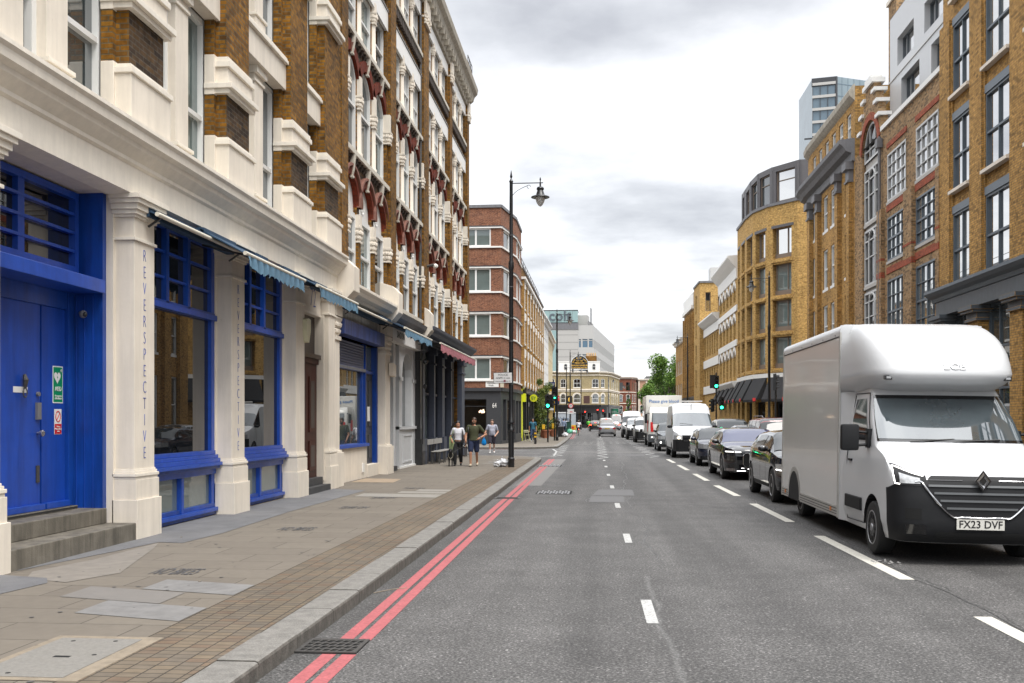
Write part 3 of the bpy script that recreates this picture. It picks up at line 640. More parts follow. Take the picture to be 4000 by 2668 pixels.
for (a,c) in ((10.62,12.43),(12.47,13.04)):
    d=F.part('door',lambda b:(b.box(a,c,-.60,-.555,.64,3.30,DOORM),b.box(a,c,-.56,-.48,.62,.70,BLUEL)),bevel=.005)
    if a<11:
        F.part('door_knocker',lambda b:(b.tube([F.xf(12.02,0,0)[0:0] or (12.02,-.52,2.37),(12.02,-.50,2.30),(12.02,-.51,2.2)],[.02,.035,.02],8,IRON),b.tube([(12.02+.045*math.sin(t*PI/5),-.51,2.14+.06*math.cos(t*PI/5)) for t in range(11)],.009,6,IRON,cap=False)),parent=d)
        F.box('name_plate',11.83,12.14,-.556,-.550,2.14,2.215,WHITEP,parent=d)
        F.part('door_knob',lambda b:b.lathe((12.36,-.55,1.62),[(.01,0),(.02,.0),(.02,.04),(.045,.05),(.045,.08),(.02,.10),(.001,.10)],14,mat('polished_brass_dull',(.35,.35,.4),.25,metal=.9),axis='y'),parent=d,smooth=40)
        F.box('lock',12.32,12.41,-.556,-.52,1.80,2.02,LEAD,parent=d); F.part('spy_hole',lambda b:b.lathe((12.36,-.55,2.13),[(.03,0),(.03,.03)],12,LEAD,axis='y'),parent=d); F.box('finger_plate',12.33,12.40,-.556,-.54,.98,1.2,IRON,parent=d)
    else:
        q=F.part('green_notice',lambda b:(b.box(12.73,12.98,-.556,-.551,2.02,2.52,WHITEP),b.box(12.745,12.965,-.552,-.549,2.035,2.505,mat('safe_green',(.0,.24,.09),.4))),parent=d)
        def heart(b):
            P=[]
            for k in range(24):
                t=2*PI*k/24; P.append((12.835+.0052*16*math.sin(t)**3,2.37+.0055*(13*math.cos(t)-5*math.cos(2*t)-2*math.cos(3*t)-math.cos(4*t))))
            b.poly([(x,-.5475,z) for x,z in P],WHITEP); b.box(12.915,12.955,-.549,-.5475,2.455,2.47,WHITEP); b.box(12.927,12.943,-.549,-.5475,2.44,2.485,WHITEP)
            b.poly([(12.845,-.546,2.40),(12.825,-.546,2.365),(12.84,-.546,2.365),(12.83,-.546,2.33),(12.855,-.546,2.375),(12.838,-.546,2.375)],mat('safe_green',(.0,.24,.09),.4))
        F.part('heart_symbol',heart,parent=q)
        text('AED',.085,WHITEP,q,F.xf(12.855,-.547,2.21),(R(90),0,0)); text('Emergency\ndefibrillator',.036,WHITEP,q,F.xf(12.855,-.547,2.10),(R(90),0,0))
        q=F.part('no_smoking_notice',lambda b:(b.box(12.77,12.945,-.556,-.551,1.60,1.94,WHITEP),b.box(12.775,12.94,-.552,-.549,1.605,1.74,mat('sign_red',(.55,.02,.02),.4)),b.tube([(12.857+.06*math.cos(t*PI/8),-.549,1.84+.07*math.sin(t*PI/8)) for t in range(17)],.006,5,MATS['sign_red'],cap=False),b.tube([(12.82,-.549,1.79),(12.90,-.549,1.89)],.005,5,MATS['sign_red'])),parent=d)
        text('This is a\nNo smoking\narea',.030,WHITEP,q,F.xf(12.857,-.547,1.672),(R(90),0,0))
window(F,10.50,13.12,3.80,4.90,-.50,fw=.09,cols=[(.49,.14)],rows=[(.27,.04),(.5,.04),(.73,.04)],fm=BLUEL,gm=GLASS,dep=.10,name='transom_window')
STEP=mat('dirty_stone_step',(.17,.152,.122),.75,var=.25,vs=3,streak=.45,bump=.3)
F.part('door_steps',lambda b:(b.box(10.33,13.315,-.62,.33,.10,.365,STEP),b.box(10.33,13.24,-.62,-.06,.365,.575,STEP),b.box(10.45,13.1,-.62,-.40,.575,.625,mat('black_threshold',(.02,.02,.02),.6))),bevel=.012)
F.part('security_camera',lambda b:(b.tube([(13.17,-.40,3.27),(13.08,-.34,3.25)],.03,10,LEAD),b.blob((13.05,-.30,3.24),.055,LEAD,sub=2,amp=0),b.blob((13.03,-.265,3.235),.034,BLACKP,sub=2,amp=0)),smooth=60)
# --- blue shop windows
def shopwin(s0,s1,F=Off(F,.14)):
    fr=F.part('shop_window',lambda b:(
        b.box(s0-.0,s0+.32,-.26,-.17,1.24,4.9,BLUE),b.box(s1-.14,s1+.0,-.26,-.15,.24,4.9,BLUEL),b.box(s0,s0+.12,-.26,-.15,.24,1.2,BLUEL),
        b.box(s0,s1,-.26,-.15,4.78,4.95,BLUEL),b.box(s0,s1,-.26,-.10,3.52,3.62,BLUEL),b.box(s0,s1,-.26,-.14,3.62,3.66,BLUE),
        b.box(s0,s1-.0,-.26,-.0,1.00,1.06,BLUEL),b.box(s0,s1,-.26,-.04,1.06,1.13,BLUEL),b.box(s0,s1,-.26,-.08,1.13,1.19,BLUEL),b.box(s0,s1,-.26,-.13,1.19,1.26,BLUEL),b.box(s0,s1,-.26,-.05,.95,1.0,BLUE),
        b.box(s0,s1,-.26,-.12,.85,.95,BLUEL),b.box(s0,s1,-.26,-.08,.20,.27,BLUEL),b.box(s0,s1,-.26,-.12,.14,.20,BLUE),b.box((s0+s1)/2-.05+.05,(s0+s1)/2+.10,-.26,-.12,.27,.85,BLUEL),
        b.box(s0,s1,-.26,-.14,.27,.34,BLUE)),bevel=.008)
    g=F.part('pane',lambda b:b.poly([(s0,-.215,1.24),(s1-.1,-.215,1.24),(s1-.1,-.215,3.54),(s0,-.215,3.54)],GLASS),parent=fr)
    F.part('lower_pane',lambda b:b.poly([(s0+.1,-.2,.3),(s1-.1,-.2,.3),(s1-.1,-.2,.88),(s0+.1,-.2,.88)],GLASSG),parent=fr)
    F.part('upper_pane',lambda b:b.poly([(s0,-.225,3.6),(s1-.1,-.225,3.6),(s1-.1,-.225,4.85),(s0,-.225,4.85)],GLASS),parent=fr)
    w=s1-s0
    F.part('glazing_bars',lambda b:([b.box(s0+w*f-.05,s0+w*f+.05,-.26,-.14,3.62,4.8,BLUE) for f in (.34,.62)],[b.box(s0+.1,s1-.1,-.24,-.17,z-.02,z+.02,BLUEL) for z in (4.02,4.42)]),parent=fr)
shopwin(14.07,16.98); shopwin(17.76,20.70); shopwin(2.4,5.6); shopwin(6.4,9.55)
# --- number 72: dark wooden door
DARKWD=mat('dark_door_wood',(.02,.008,.006),.4,coat=.2)
WOODD=mat('mahogany_door',(.050,.008,.004),.45,var=.3,vs=3,spec=.3,streak=.3)
G=Off(F,.10); G2=Off(F,.19)
G.part('door_surround',lambda b:(b.box(21.46,21.6,-.45,-.02,.1,4.93,CREAM),b.box(21.6,23.27,-.40,.0,4.28,4.93,CREAM),b.box(21.6,23.27,-.40,.03,4.22,4.28,CREAMD)),bevel=.008)
text('72',.62,LETB,F.root,G.xf(22.62,.004,4.60),(R(90),0,0),'house_number',.002,-.018,sx=.8)
d=G2.part('door',lambda b:(b.box(21.6,23.2,-.24,-.17,.44,3.1,WOODD),b.box(21.6,23.2,-.24,-.12,3.1,3.22,WOODD),b.box(21.6,23.2,-.24,-.06,3.22,3.32,DARKWD),[b.box(a,a+.5,-.17,-.15,z,z+h,WOODD) for a in (21.8,22.55) for z,h in ((.6,.7),(1.5,1.3))],[b.box(a,a+.3,-.15,-.145,z+.1,z+h-.1,DARKWD) for a in (21.9,22.65) for z,h in ((.6,.7),(1.5,1.3))]),bevel=.01)
G2.part('door_jamb',lambda b:(b.box(23.20,23.28,-.3,-.0,.35,4.28,CREAM),b.box(21.6,23.2,-.3,-.22,3.3,4.3,DARKWD),b.box(21.6,23.2,-.3,-.02,.1,.44,mat('black_doorstep',(.05,.05,.052),.6,var=.2)),b.box(21.5,23.25,-.02,.16,.1,.27,MATS['black_doorstep'])))
# alarm box and number
F.part('alarm_box',lambda b:b.prism([(21.24,3.98),(21.36,4.02),(21.52,4.0),(21.52,3.75),(21.40,3.48),(21.3,3.5),(21.24,3.75)],'y',.26,.38,mat('aged_plastic',(.62,.60,.42),.4,var=.05)),bevel=.01)
# --- upper floors: brick piers, cream bands, cream columns, sash windows
UP=[(1.65,2.6),(5.65,6.6),(9.35,10.35),(13.05,14.12),(16.60,17.70),(20.20,21.35),(22.75,23.9)]
ub=[(2.6,5.65),(6.6,9.35),(10.35,13.05),(14.12,16.60),(17.70,20.20),(21.35,22.75)]
FL=[(5.80,8.64),(9.30,11.95),(12.6,15.0)]
F.part('upper_wall',lambda b:(wall(b,2.0,24.35,5.8,16.2,.0,[(s0,s1,z0,z1) for s0,s1 in ub for z0,z1 in FL],BRK_L,rev=.14),))
for i,(s0,s1) in enumerate(UP):
    def fn(b):
        b.box(s0-.10,s1+.10,0,.17,5.8,16.2,BRK_L); b.box(s0,s1,0,.35,6.58,16.0,BRK_L); b.box(s0+.005,s1-.005,.34,.354,6.62,7.42,BRK_DK)
    F.part('brick_pier',fn)
    for (z,h) in ((5.78,.86),(7.38,.64),(9.9,.0),(11.0,.64)):
        if not h: continue
        if z<6:
            F.part('pier_base',lambda b:(b.box(s0-.11,s1+.11,0,.19,z,z+.88,CREAM),b.box(s0-.07,s1+.10,0,.42,z,z+.72,CREAM),b.box(s0-.10,s1+.13,0,.45,z+.72,z+.80,CREAMD),b.box(s0-.05,s1+.06,0,.40,z+.80,z+.86,CREAMD)),bevel=.01)
        else:
            F.part('pier_band',lambda b:(b.box(s0-.11,s1+.11,0,.18,z-.02,z+h+.02,CREAM),b.box(s0-.09,s1+.09,0,.44,z,z+.08,CREAMD),b.box(s0-.13,s1+.13,0,.50,z+.08,z+.17,CREAMD),b.box(s0-.03,s1+.05,0,.39,z+.17,z+.46,CREAM),b.box(s0-.07,s1+.09,0,.43,z+.46,z+.56,CREAMD),b.box(s0-.04,s1+.06,0,.40,z+.56,z+h,CREAMD)),bevel=.008)
for bi,(s0,s1) in enumerate(ub):
    for fi,(z0,z1) in enumerate(FL):
        F.part('lintel_band',lambda b:(b.box(s0-.02,s1+.02,-.10,.24,z1,z1+.52,CREAM),b.box(s0-.02,s1+.02,-.10,.30,z1+.52,z1+.60,CREAMD),b.box(s0-.02,s1+.02,-.1,.27,z1+.60,z1+.66,CREAMD)),bevel=.008)
        w=s1-s0
        if w>2:
            c=(s0+s1)/2; hw=.24
            def colf(b):
                b.box(c-hw-.04,c+hw+.04,-.12,.14,z0,z0+.30,CREAM); b.box(c-hw-.07,c+hw+.07,-.12,.17,z0+.30,z0+.36,CREAMD)
                b.box(c-hw,c+hw,-.12,.10,z0+.36,z1-.30,CREAM); b.box(c-hw-.03,c+hw+.03,-.12,.13,z1-.30,z1-.25,CREAMD); b.box(c-hw,c+hw,-.12,.10,z1-.25,z1-.14,CREAM); b.box(c-hw-.06,c+hw+.06,-.12,.17,z1-.14,z1,CREAMD)
            F.part('column',colf,bevel=.008)
            W2=[(s0,c-hw),(c+hw,s1)]
        else: W2=[(s0,s1)]
        for (a,e) in W2:
            o=window(F,a,e,z0,z1,-.13,fw=.10,rows=[(.40 if fi==0 else .5,.075)],fm=WFRAME,gm=GLASSB if (bi+fi)%3 else GLASSG,dep=.10)
F.part('brick_pier',lambda b:(b.box(23.9,24.35,0,.20,5.8,16.1,BRK_L),b.box(24.06,24.36,0,.30,5.4,16.1,BRK_L)))
run(F,'parapet_cornice',2.0,24.35,[(0,16.1),(.45,16.15),(.55,16.3),(.6,16.5),(0,16.6)],CREAMD)
shell(F,2.0,24.35,9,16.5,BRK_DK)
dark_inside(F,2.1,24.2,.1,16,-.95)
# console block at the end of the cornice
def console(F,s,n1,z0,m,w=.55):
    F.part('console',lambda b:b.loft([[(a,nn,z) for nn,z in ((-.02,z0),(n1*.55,z0),(n1,z0+.35),(n1,z0+.95),(n1*.7,z0+1.15),(-.02,z0+1.3))] for a in (s,s+w)],m),bevel=.012)
console(F,24.0,.72,4.62,CREAM,.6)
# --- awnings
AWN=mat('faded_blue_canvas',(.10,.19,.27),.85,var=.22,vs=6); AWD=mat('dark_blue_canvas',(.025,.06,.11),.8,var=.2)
RAIL=mat('cream_rail',(.66,.62,.52),.4)
PINK=mat('faded_pink_canvas',(.34,.13,.15),.85,var=.3,vs=6)
def awning(F,s0,s1,n0,n1,z0,z1,cloth,top,val=.26,seed=0,label=None,fringe=.07):
    """projecting awning: sloping cloth from wall to front rail, scalloped valance hanging from the rail"""
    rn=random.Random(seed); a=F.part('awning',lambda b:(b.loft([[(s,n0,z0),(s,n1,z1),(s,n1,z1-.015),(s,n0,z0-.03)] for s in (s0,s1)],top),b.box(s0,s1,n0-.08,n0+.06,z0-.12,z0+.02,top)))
    if label: a['label']=label
    F.part('rail',lambda b:(b.tube([(s0-.05,n1,z1),(s1+.05,n1,z1)],.035,8,RAIL),b.tube([(s0+.1,n0,z0-.25),(s0+.1,n1,z1-.02)],.018,6,BLACKP),b.tube([(s1-.1,n0,z0-.25),(s1-.1,n1,z1-.02)],.018,6,BLACKP)),parent=a,smooth=50)
    if val:
        def vf(b):
            n=int((s1-s0)/.045); r0=[];r1=[]
            for i in range(n+1):
                s=s0+.04+(s1-s0-.08)*i/n; ph=i/n*(s1-s0)/.24; wv=.03*math.sin(ph*2*PI*.8+seed)+.02*math.sin(i*.9)
                dr=val-fringe*abs(math.cos(ph*PI))+.01*rn.random(); r0.append((s,n1+.02,z1-.02)); r1.append((s,n1+.02+wv,z1-dr))
            m_=[(p[0],(p[1]+q[1])/2+.4*(q[1]-n1-.02),(p[2]+q[2])/2) for p,q in zip(r0,r1)]
            b.loft([r0,m_,r1],cloth,cap=False,close=False)
        F.part('valance',vf,parent=a,smooth=60)
    return a
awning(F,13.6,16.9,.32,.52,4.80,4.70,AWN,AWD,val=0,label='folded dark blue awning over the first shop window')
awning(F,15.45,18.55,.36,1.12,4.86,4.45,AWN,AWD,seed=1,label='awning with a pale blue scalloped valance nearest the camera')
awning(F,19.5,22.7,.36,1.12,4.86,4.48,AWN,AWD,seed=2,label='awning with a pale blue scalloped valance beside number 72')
# ================================================================ LEFT BUILDING 2: Victorian brick warehouse with arches
F=Fac('arched_warehouse','tall brown brick warehouse with red arches, white keystones and carved capitals above three shops','L',-6.78,24.35)
TERRA=mat('red_stone_bracket',(.20,.085,.06),.7,var=.15)
DARKC=mat('sooty_corbel',(.055,.04,.03),.8,var=.2)
SILLM=mat('cream_sill',(.60,.555,.47),.65,var=.06,streak=.15)
B4=[(24.98,30.20),(31.00,35.95),(37.00,42.30),(42.95,47.90)]
PIER=[(24.35,24.98),(30.20,31.00),(35.95,37.00),(42.30,42.95),(47.90,48.55)]
F_=F; F=Off(F_,.18)
def capital(F,s0,s1,n0,n1,z,m=CREAM,leaf=.33,block=.32,parent=None):
    """leafy capital with a square block on it"""
    def fn(b):
        w=s1-s0; rn=random.Random(int(s0*10+z*7))
        b.box(s0-.03,s1+.03,n0,n1+.03,z-.05,z,m)
        b.loft([[(s0-e,n0,zz),(s1+e,n0,zz),(s1+e,n1+e,zz),(s0-e,n1+e,zz)] for e,zz in ((-.02,z),(.0,z+leaf*.5),(.03,z+leaf*.85),(.045,z+leaf))],m)
        for k in range(4):
            for (zz,e) in ((z+leaf*.28,.0),(z+leaf*.66,.03)):
                b.blob((s0+w*(k+.5)/4,n1+e,zz),(.055,.05,.075),m,seed=k,sub=1); b.blob((s0-e*.6,n0+(n1-n0)*(k+.5)/4,zz),(.05,.05,.07),m,seed=k+4,sub=1); b.blob((s1+e*.6,n0+(n1-n0)*(k+.5)/4,zz),(.05,.05,.07),m,seed=k+8,sub=1)
        b.box(s0-.05,s1+.05,n0,n1+.05,z+leaf,z+leaf+.05,m)
        if block: b.box(s0-.02,s1+.02,n0,n1+.02,z+leaf+.05,z+leaf+.05+block,m)
    return F.part('capital',fn,parent=parent)
def archring(b,s0,s1,z1,r,n,th,m,proj=.05,k=12):
    P=archpts(s0,s1,z1,r,k); Q=archpts(s0-th,s1+th,z1+th,r+th*(1 if r>=(s1-s0)/2*.99 else .35),k)
    for i in range(k):
        b.poly([(P[i][0],n+proj,P[i][1]),(P[i+1][0],n+proj,P[i+1][1]),(Q[i+1][0],n+proj,Q[i+1][1]),(Q[i][0],n+proj,Q[i][1])],m)
        b.poly([(P[i][0],n+proj,P[i][1]),(P[i+1][0],n+proj,P[i+1][1]),(P[i+1][0],n,P[i+1][1]),(P[i][0],n,P[i][1])],m)
        b.poly([(Q[i][0],n+proj,Q[i][1]),(Q[i+1][0],n+proj,Q[i+1][1]),(Q[i+1][0],n,Q[i+1][1]),(Q[i][0],n,Q[i][1])],m)
def keystone(F,c,zt,zb,n,w=.17):
    def fn(b):
        b.loft([[(c-ww,n,z),(c+ww,n,z),(c+ww,nn,z),(c-ww,nn,z)] for ww,nn,z in ((w*.34,n+.05,zb),(w*.42,n+.09,zb+.25*(zt-zb)),(w*.42,n+.14,zt))],SILLM)
        b.box(c-w*.6,c+w*.6,n,n+.08,zb-.02,zb+.03,SILLM)
        b.loft([[(c-ww,n,z),(c+ww,n,z),(c+ww,nn,z),(c-ww,nn,z)] for ww,nn,z in ((w*.8,n+.04,zb+.03),(w*.85,n+.07,zb+.2),(w*.85,n+.10,zb+.55*(zt-zb)))],TERRA)
    return F.part('keystone',fn)
def sillband(F,s0,s1,z,n,pr=.15,h=.14,corb=True):
    o=F.box('sill_band',s0,s1,n-.1,n+pr,z-h,z,SILLM,bevel=.012)
    if corb:
        def fn(b):
            k=int((s1-s0)/.30)
            for i in range(k):
                c=s0+(s1-s0)*(i+.5)/k; b.loft([[(c-.05,n,zz),(c+.05,n,zz),(c+.05,nn,zz),(c-.05,nn,zz)] for nn,zz in ((n+.02,z-h-.18),(n+.06,z-h-.11),(n+.10,z-h))],DARKC)
            b.box(s0,s1,n,n+.05,z-h-.09,z-h,DARKC)
        F.part('corbels',fn,parent=o)
ops=[]
for (s0,s1) in B4:
    w=(s1-s0)/3
    for i in range(3):
        a=s0+w*i+.13; c=s0+w*(i+1)-.13
        ops+= [(a,c,5.42,8.30,(c-a)/2),(a,c,8.95,11.55,.50),(a,c,12.10,13.75),(a,c,15.15,16.55)]
PIERN=.18
F.part('wall',lambda b:(wall(b,24.35,48.55,5.25,8.95,.0,[o for o in ops if o[2]<8],BRK_DK,rev=.15,rm=BRK_L),wall(b,24.35,48.55,8.95,12.1,.0,[o for o in ops if 8<o[2]<12],BRK_DK,rev=.15,rm=BRK_L),wall(b,24.35,48.55,12.1,17.4,.0,[o for o in ops if o[2]>12],BRK_L,rev=.15)))
for (a,c) in PIER:
    F.part('brick_pier',lambda b:(b.box(a,c,0,PIERN,5.2,17.3,BRK_L),b.box(a-.14,a,0,PIERN-.10,5.2,17.3,BRK_L),b.box(c,c+.14,0,PIERN-.10,5.2,17.3,BRK_L)))
    capital(F,a+.05,c-.05,0,PIERN+.06,16.35,leaf=.30,block=.5)
for bi,(s0,s1) in enumerate(B4):
    w=(s1-s0)/3
    sillband(F,s0,s1,5.42,0,pr=.16,h=.13,corb=True); sillband(F,s0,s1,8.95,0); sillband(F,s0,s1,12.10,0); sillband(F,s0,s1,15.15,0)
    for i in range(3):
        a=s0+w*i+.13; c=s0+w*(i+1)-.13; m_=(a+c)/2; r=(c-a)/2; gm=(GLASSB,GLASSG,GLASS)[(i+bi)%3]
        # zone A: round arch, white tympanum with a roundel, sash below
        window(F,a,c,5.42,7.32,-.12,fw=.085,rows=[(.48,.07)],gm=gm,dep=.09)
        def tym(b):
            P=archpts(a,c,8.30,r,14); b.poly([(p[0],-.10,p[1]) for p in P]+[(c,-.10,7.32),(a,-.10,7.32)],WHITEP); b.box(a,c,-.12,-.05,7.28,7.40,WFRAME)
            b.tube([(m_+.22*math.cos(t*PI/8),-.095,7.80+.22*math.sin(t*PI/8)) for t in range(17)],.02,6,WHITEP,cap=False)
        F.part('tympanum',tym)
        F.part('arch',lambda b:(archring(b,a,c,8.30,r,0,.20,REDARCH,.06),archring(b,a-.2,c+.2,8.50,r+.2,0,.07,TERRA,.12)))
        keystone(F,m_,8.80,8.22,0.02,w=.14)
        # zone B
        window(F,a,c,8.95,11.52,-.12,rise=.48,fw=.085,rows=[(.52,.07)],gm=(GLASS,GLASSB,GLASSG)[(i+bi)%3],dep=.09)
        F.part('arch',lambda b:archring(b,a,c,11.55,.50,0,.28,REDARCH,.06)); keystone(F,m_,11.96,11.48,.02,w=.13)
        # zone C and D
        window(F,a,c,12.10,13.75,-.12,fw=.08,rows=[(.5,.06)],cols=[(.33,.02),(.67,.02)] if bi else (),gm=gm,dep=.09); window(F,a,c,15.15,16.55,-.12,fw=.08,rows=[(.5,.06)],cols=[(.33,.02),(.67,.02)],gm=GLASS,dep=.09)
        if i<2:
            q=c; 
            capital(F,q+.01,q+.25,-.05,.06,6.66,leaf=.33,block=.33)
            F.part('brick_mullion',lambda b:b.box(q+.01,q+.25,0,.05,5.42,6.62,BRK_L))
            for (z0,z1,bk,lf) in ((8.95,10.28,.52,.28),(12.1,13.3,.28,.24),(15.15,16.15,.2,.2)):
                F.part('column',lambda b:(b.lathe(((q+q+.26)/2,.0,0),[(.13,z0),(.13,z0+.09),(.10,z0+.14),(.09,z1)],14,CREAM),b.box(q+.03,q+.23,-.14,-.05,z0,z1+.4,WHITEP)),smooth=40)
                capital(F,q+.03,q+.23,-.06,.08,z1,leaf=lf,block=bk)
    for (q) in (s0,s1-.13):
        capital(F,q-.02,q+.18,-.05,.16,6.66,leaf=.33,block=.33); capital(F,q-.02,q+.18,-.05,.16,10.28,leaf=.28,block=.52)
    F.part('white_lintel',lambda b:(b.box(s0,s1,0,.09,13.72,14.32,WHITEP),b.box(s0,s1,0,.12,14.32,14.38,DARKC)),bevel=.01)
    F.part('white_lintel',lambda b:(b.box(s0,s1,0,.09,16.50,17.0,WHITEP)),bevel=.01)
    def dent(b):
        k=int((s1-s0)/.25)
        for i in range(k): b.box(s0+(s1-s0)*(i+.2)/k,s0+(s1-s0)*(i+.8)/k,0,.12,14.72,15.0,DARKC)
    F.part('dentils',dent)
run(F,'cornice',24.35,48.75,[(0,17.0),(.18,17.05),(.22,17.35),(.36,17.45),(.42,17.65),(.56,17.80),(.60,18.02),(.57,18.12),(0,18.2)],STONE)
def brk(b):
    T=[(24.5,.05)]
    for i in range(39): c=24.6+i*.61; T+=[(c,.2),(c,.40),(c+.16,.40),(c+.16,.2)]
    T+=[(48.5,.2),(48.5,.05)]; b.prism(T,'z',17.18,17.45,STONE)
F.part('bracket_course',brk)
F=F_
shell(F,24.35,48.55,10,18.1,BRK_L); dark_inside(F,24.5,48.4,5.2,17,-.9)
F.part('roof_railing',lambda b:([b.tube([(46.6+.5*i,.55,18.1),(46.6+.5*i,.55,19.0)],.02,5,IRON) for i in range(4)],[b.tube([(46.6,.55,18.1+z),(48.1,.55,18.1+z)],.02,5,IRON) for z in (.3,.6,.88)]))
F.part('downpipe',lambda b:(b.tube([(35.8,.25,5.3),(35.8,.25,17.2)],.055,8,IRON),b.tube([(24.45,.22,5.8),(24.45,.22,16.9)],.03,6,IRON)),smooth=50)
F.part('wall_lamp',lambda b:(b.tube([(36.6,.36,7.5),(36.6,.62,7.55)],.05,8,IRON),b.blob((36.6,.68,7.5),.1,WHITEP,sub=1,amp=0)))
F.part('alarm_box',lambda b:(b.box(37.3,37.6,.05,.2,6.0,6.55,WHITEP),b.box(37.31,37.59,.2,.21,6.05,6.5,AWN)),bevel=.03)
# ---- console blocks between the shops
console(F,29.95,.66,4.72,CREAM,.62); console(F,36.05,.62,4.72,CREAM,.55)
# ---- shop A: blue shutter
P5=[(24.0,24.66),(29.88,30.72)]
for (a,c) in P5:
    F.part('shop_pilaster',lambda b:(b.box(a-.02,c+.02,0,.33,.10,.98,CREAM),b.box(a+.02,c-.04,0,.29,.98,1.03,CREAMD),b.box(a+.05,c-.08,0,.24,1.03,3.82,CREAM),b.box(a+.02,c-.05,0,.28,3.78,3.84,CREAMD)),bevel=.008)
    capital(F,a+.06,c-.10,0,.25,3.88,leaf=.42,block=0)
F.part('shop_fascia',lambda b:(b.box(24.66,29.88,-.3,.10,4.36,4.93,mat('stained_fascia',(.42,.40,.36),.7,var=.15,vs=2,streak=.5)),b.box(24.0,24.66,-.1,.30,4.38,4.93,CREAM),b.box(29.88,30.72,-.1,.30,4.38,4.93,CREAM)))
run(F,'shop_cornice',24.4,30.1,[(0,4.90),(.30,4.93),(.34,5.0),(.50,5.05),(.55,5.13),(.62,5.20),(.62,5.27),(0,5.31)],CREAMD)
BLUEB=mat('stained_blue_metal',(.045,.075,.25),.45,var=.2,vs=3,streak=.6)
F.part('shutter_box',lambda b:b.box(24.72,29.45,.02,.33,3.98,4.36,BLUEB),bevel=.01)
F.part('roller_shutter',lambda b:[b.lathe((0,-.06,3.30+.075*i),[(.042,24.72),(.042,28.25)],8,mat('blue_grey_shutter',(.07,.075,.13),.35,metal=.5,var=.1),axis='x') for i in range(9)],smooth=40)
fr=F.part('shop_window',lambda b:(b.box(24.70,24.86,-.2,.0,1.05,3.98,BLUE),b.box(28.2,28.42,-.2,-.06,1.05,3.98,BLUE),b.box(24.66,28.45,-.2,.10,1.03,1.12,BLUEL),b.box(24.7,28.4,-.2,-.0,3.16,3.26,LEAD)),bevel=.008)
F.part('pane',lambda b:b.poly([(24.8,-.13,1.1),(28.25,-.13,1.1),(28.25,-.13,3.2),(24.8,-.13,3.2)],GLASSB),parent=fr)
F.part('stall_riser',lambda b:b.box(24.66,28.40,-.2,.03,.10,1.04,CREAM)); F.part('vent',lambda b:b.box(27.8,27.98,.03,.06,.30,.55,WHITEP))
d=F.part('door',lambda b:(b.box(28.45,29.80,-.20,-.13,.48,3.15,DGREY),[b.box(s,s+.42,-.14,-.10,z,z+h,DGREY) for s in (28.62,29.2) for z,h in ((.65,.7),(1.6,1.35))],b.box(28.4,28.46,-.2,.0,.4,3.98,BLUE),b.box(29.76,29.88,-.4,.02,.4,3.98,BLUE),b.box(28.4,29.88,-.4,-.08,3.15,3.25,BLUEL)),bevel=.008)
F.part('pane',lambda b:b.poly([(28.5,-.16,3.25),(29.8,-.16,3.25),(29.8,-.16,3.98),(28.5,-.16,3.98)],GLASSG),parent=d)
F.part('notice',lambda b:(b.box(29.0,29.3,-.10,-.09,1.75,2.18,WHITEP)),parent=d)
F.part('doorstep',lambda b:b.box(28.42,29.86,-.4,.06,.10,.48,CREAM),bevel=.01)
F.part('alarm_box',lambda b:b.prism([(30.3,3.55),(30.72,3.5),(30.72,3.12),(30.3,3.15)],'y',.26,.42,CREAM),bevel=.02)
awning(F,24.6,29.1,.36,.60,4.72,4.66,AWN,AWD,val=0,label='folded blue awning above the shutter shop')
awning(F,28.4,32.9,.36,1.15,4.82,4.45,AWN,AWD,seed=4,label='awning with a pale blue valance over the white shopfront')
# ---- shop B: white front with an arched window
WB=mat('white_gloss_joinery',(.60,.61,.62),.35,var=.04,streak=.08)
F.part('shop_fascia',lambda b:b.box(30.9,36.0,.0,.24,4.30,4.74,WHITEP),bevel=.01); F.part('fascia_end',lambda b:b.box(30.78,30.9,0,.26,4.28,4.80,mat('dark_red_board',(.12,.008,.008),.5)))
text('SANDOVA',.30,DGREY,F.root,F.xf(32.3,.245,4.54),(R(90),0,0),'lettering',.003,sx=.9)
run(F,'shop_cornice',30.6,36.1,[(0,4.93),(.30,4.95),(.42,5.05),(.48,5.18),(0,5.25)],LEAD)
def shopB(b):
    b.box(30.72,31.1,-.4,-.02,.10,4.3,BLACKP)
    for a,c in ((32.15,32.5),(33.1,33.62),(36.0-.42,36.0)): b.box(a,c,-.3,.02,.18,4.3,WB)
    b.box(32.5,33.1,-.45,-.35,.3,4.3,GREYP)
    wall(b,33.62,35.58,1.5,4.3,.0,[(33.72,35.48,1.56,4.12,.80)],WB,rev=.28)
    b.box(33.62,35.58,-.28,.0,.18,1.5,WB)
    for (p,q,z0,z1) in ((33.8,35.4,.3,.36),(33.8,35.4,1.22,1.28)): b.box(p,q,0,.025,z0,z1,WB)
    for (p,q) in ((33.8,33.86),(35.34,35.4)): b.box(p,q,0,.025,.36,1.22,WB)
    b.box(33.1,36.0,-.3,.08,1.46,1.56,WB); b.box(33.1,36.0,-.3,.06,.12,.19,WHITEP); b.box(33.1,33.6,0,.06,3.12,3.25,WB); b.box(35.58,36.0,0,.06,3.12,3.25,WB)
fr=F.part('shopfront',shopB)
F.part('pane',lambda b:b.poly([(33.6,-.25,1.5),(35.6,-.25,1.5),(35.6,-.25,4.3),(33.6,-.25,4.3)],GLASSB),parent=fr)
F.part('door',lambda b:(b.box(31.1,32.15,-.25,-.2,.45,4.3,BLACKP),b.box(31.1,32.15,-.3,-.1,.10,.42,DGREY),b.box(31.1,32.2,-.5,.15,.10,.28,DGREY)))
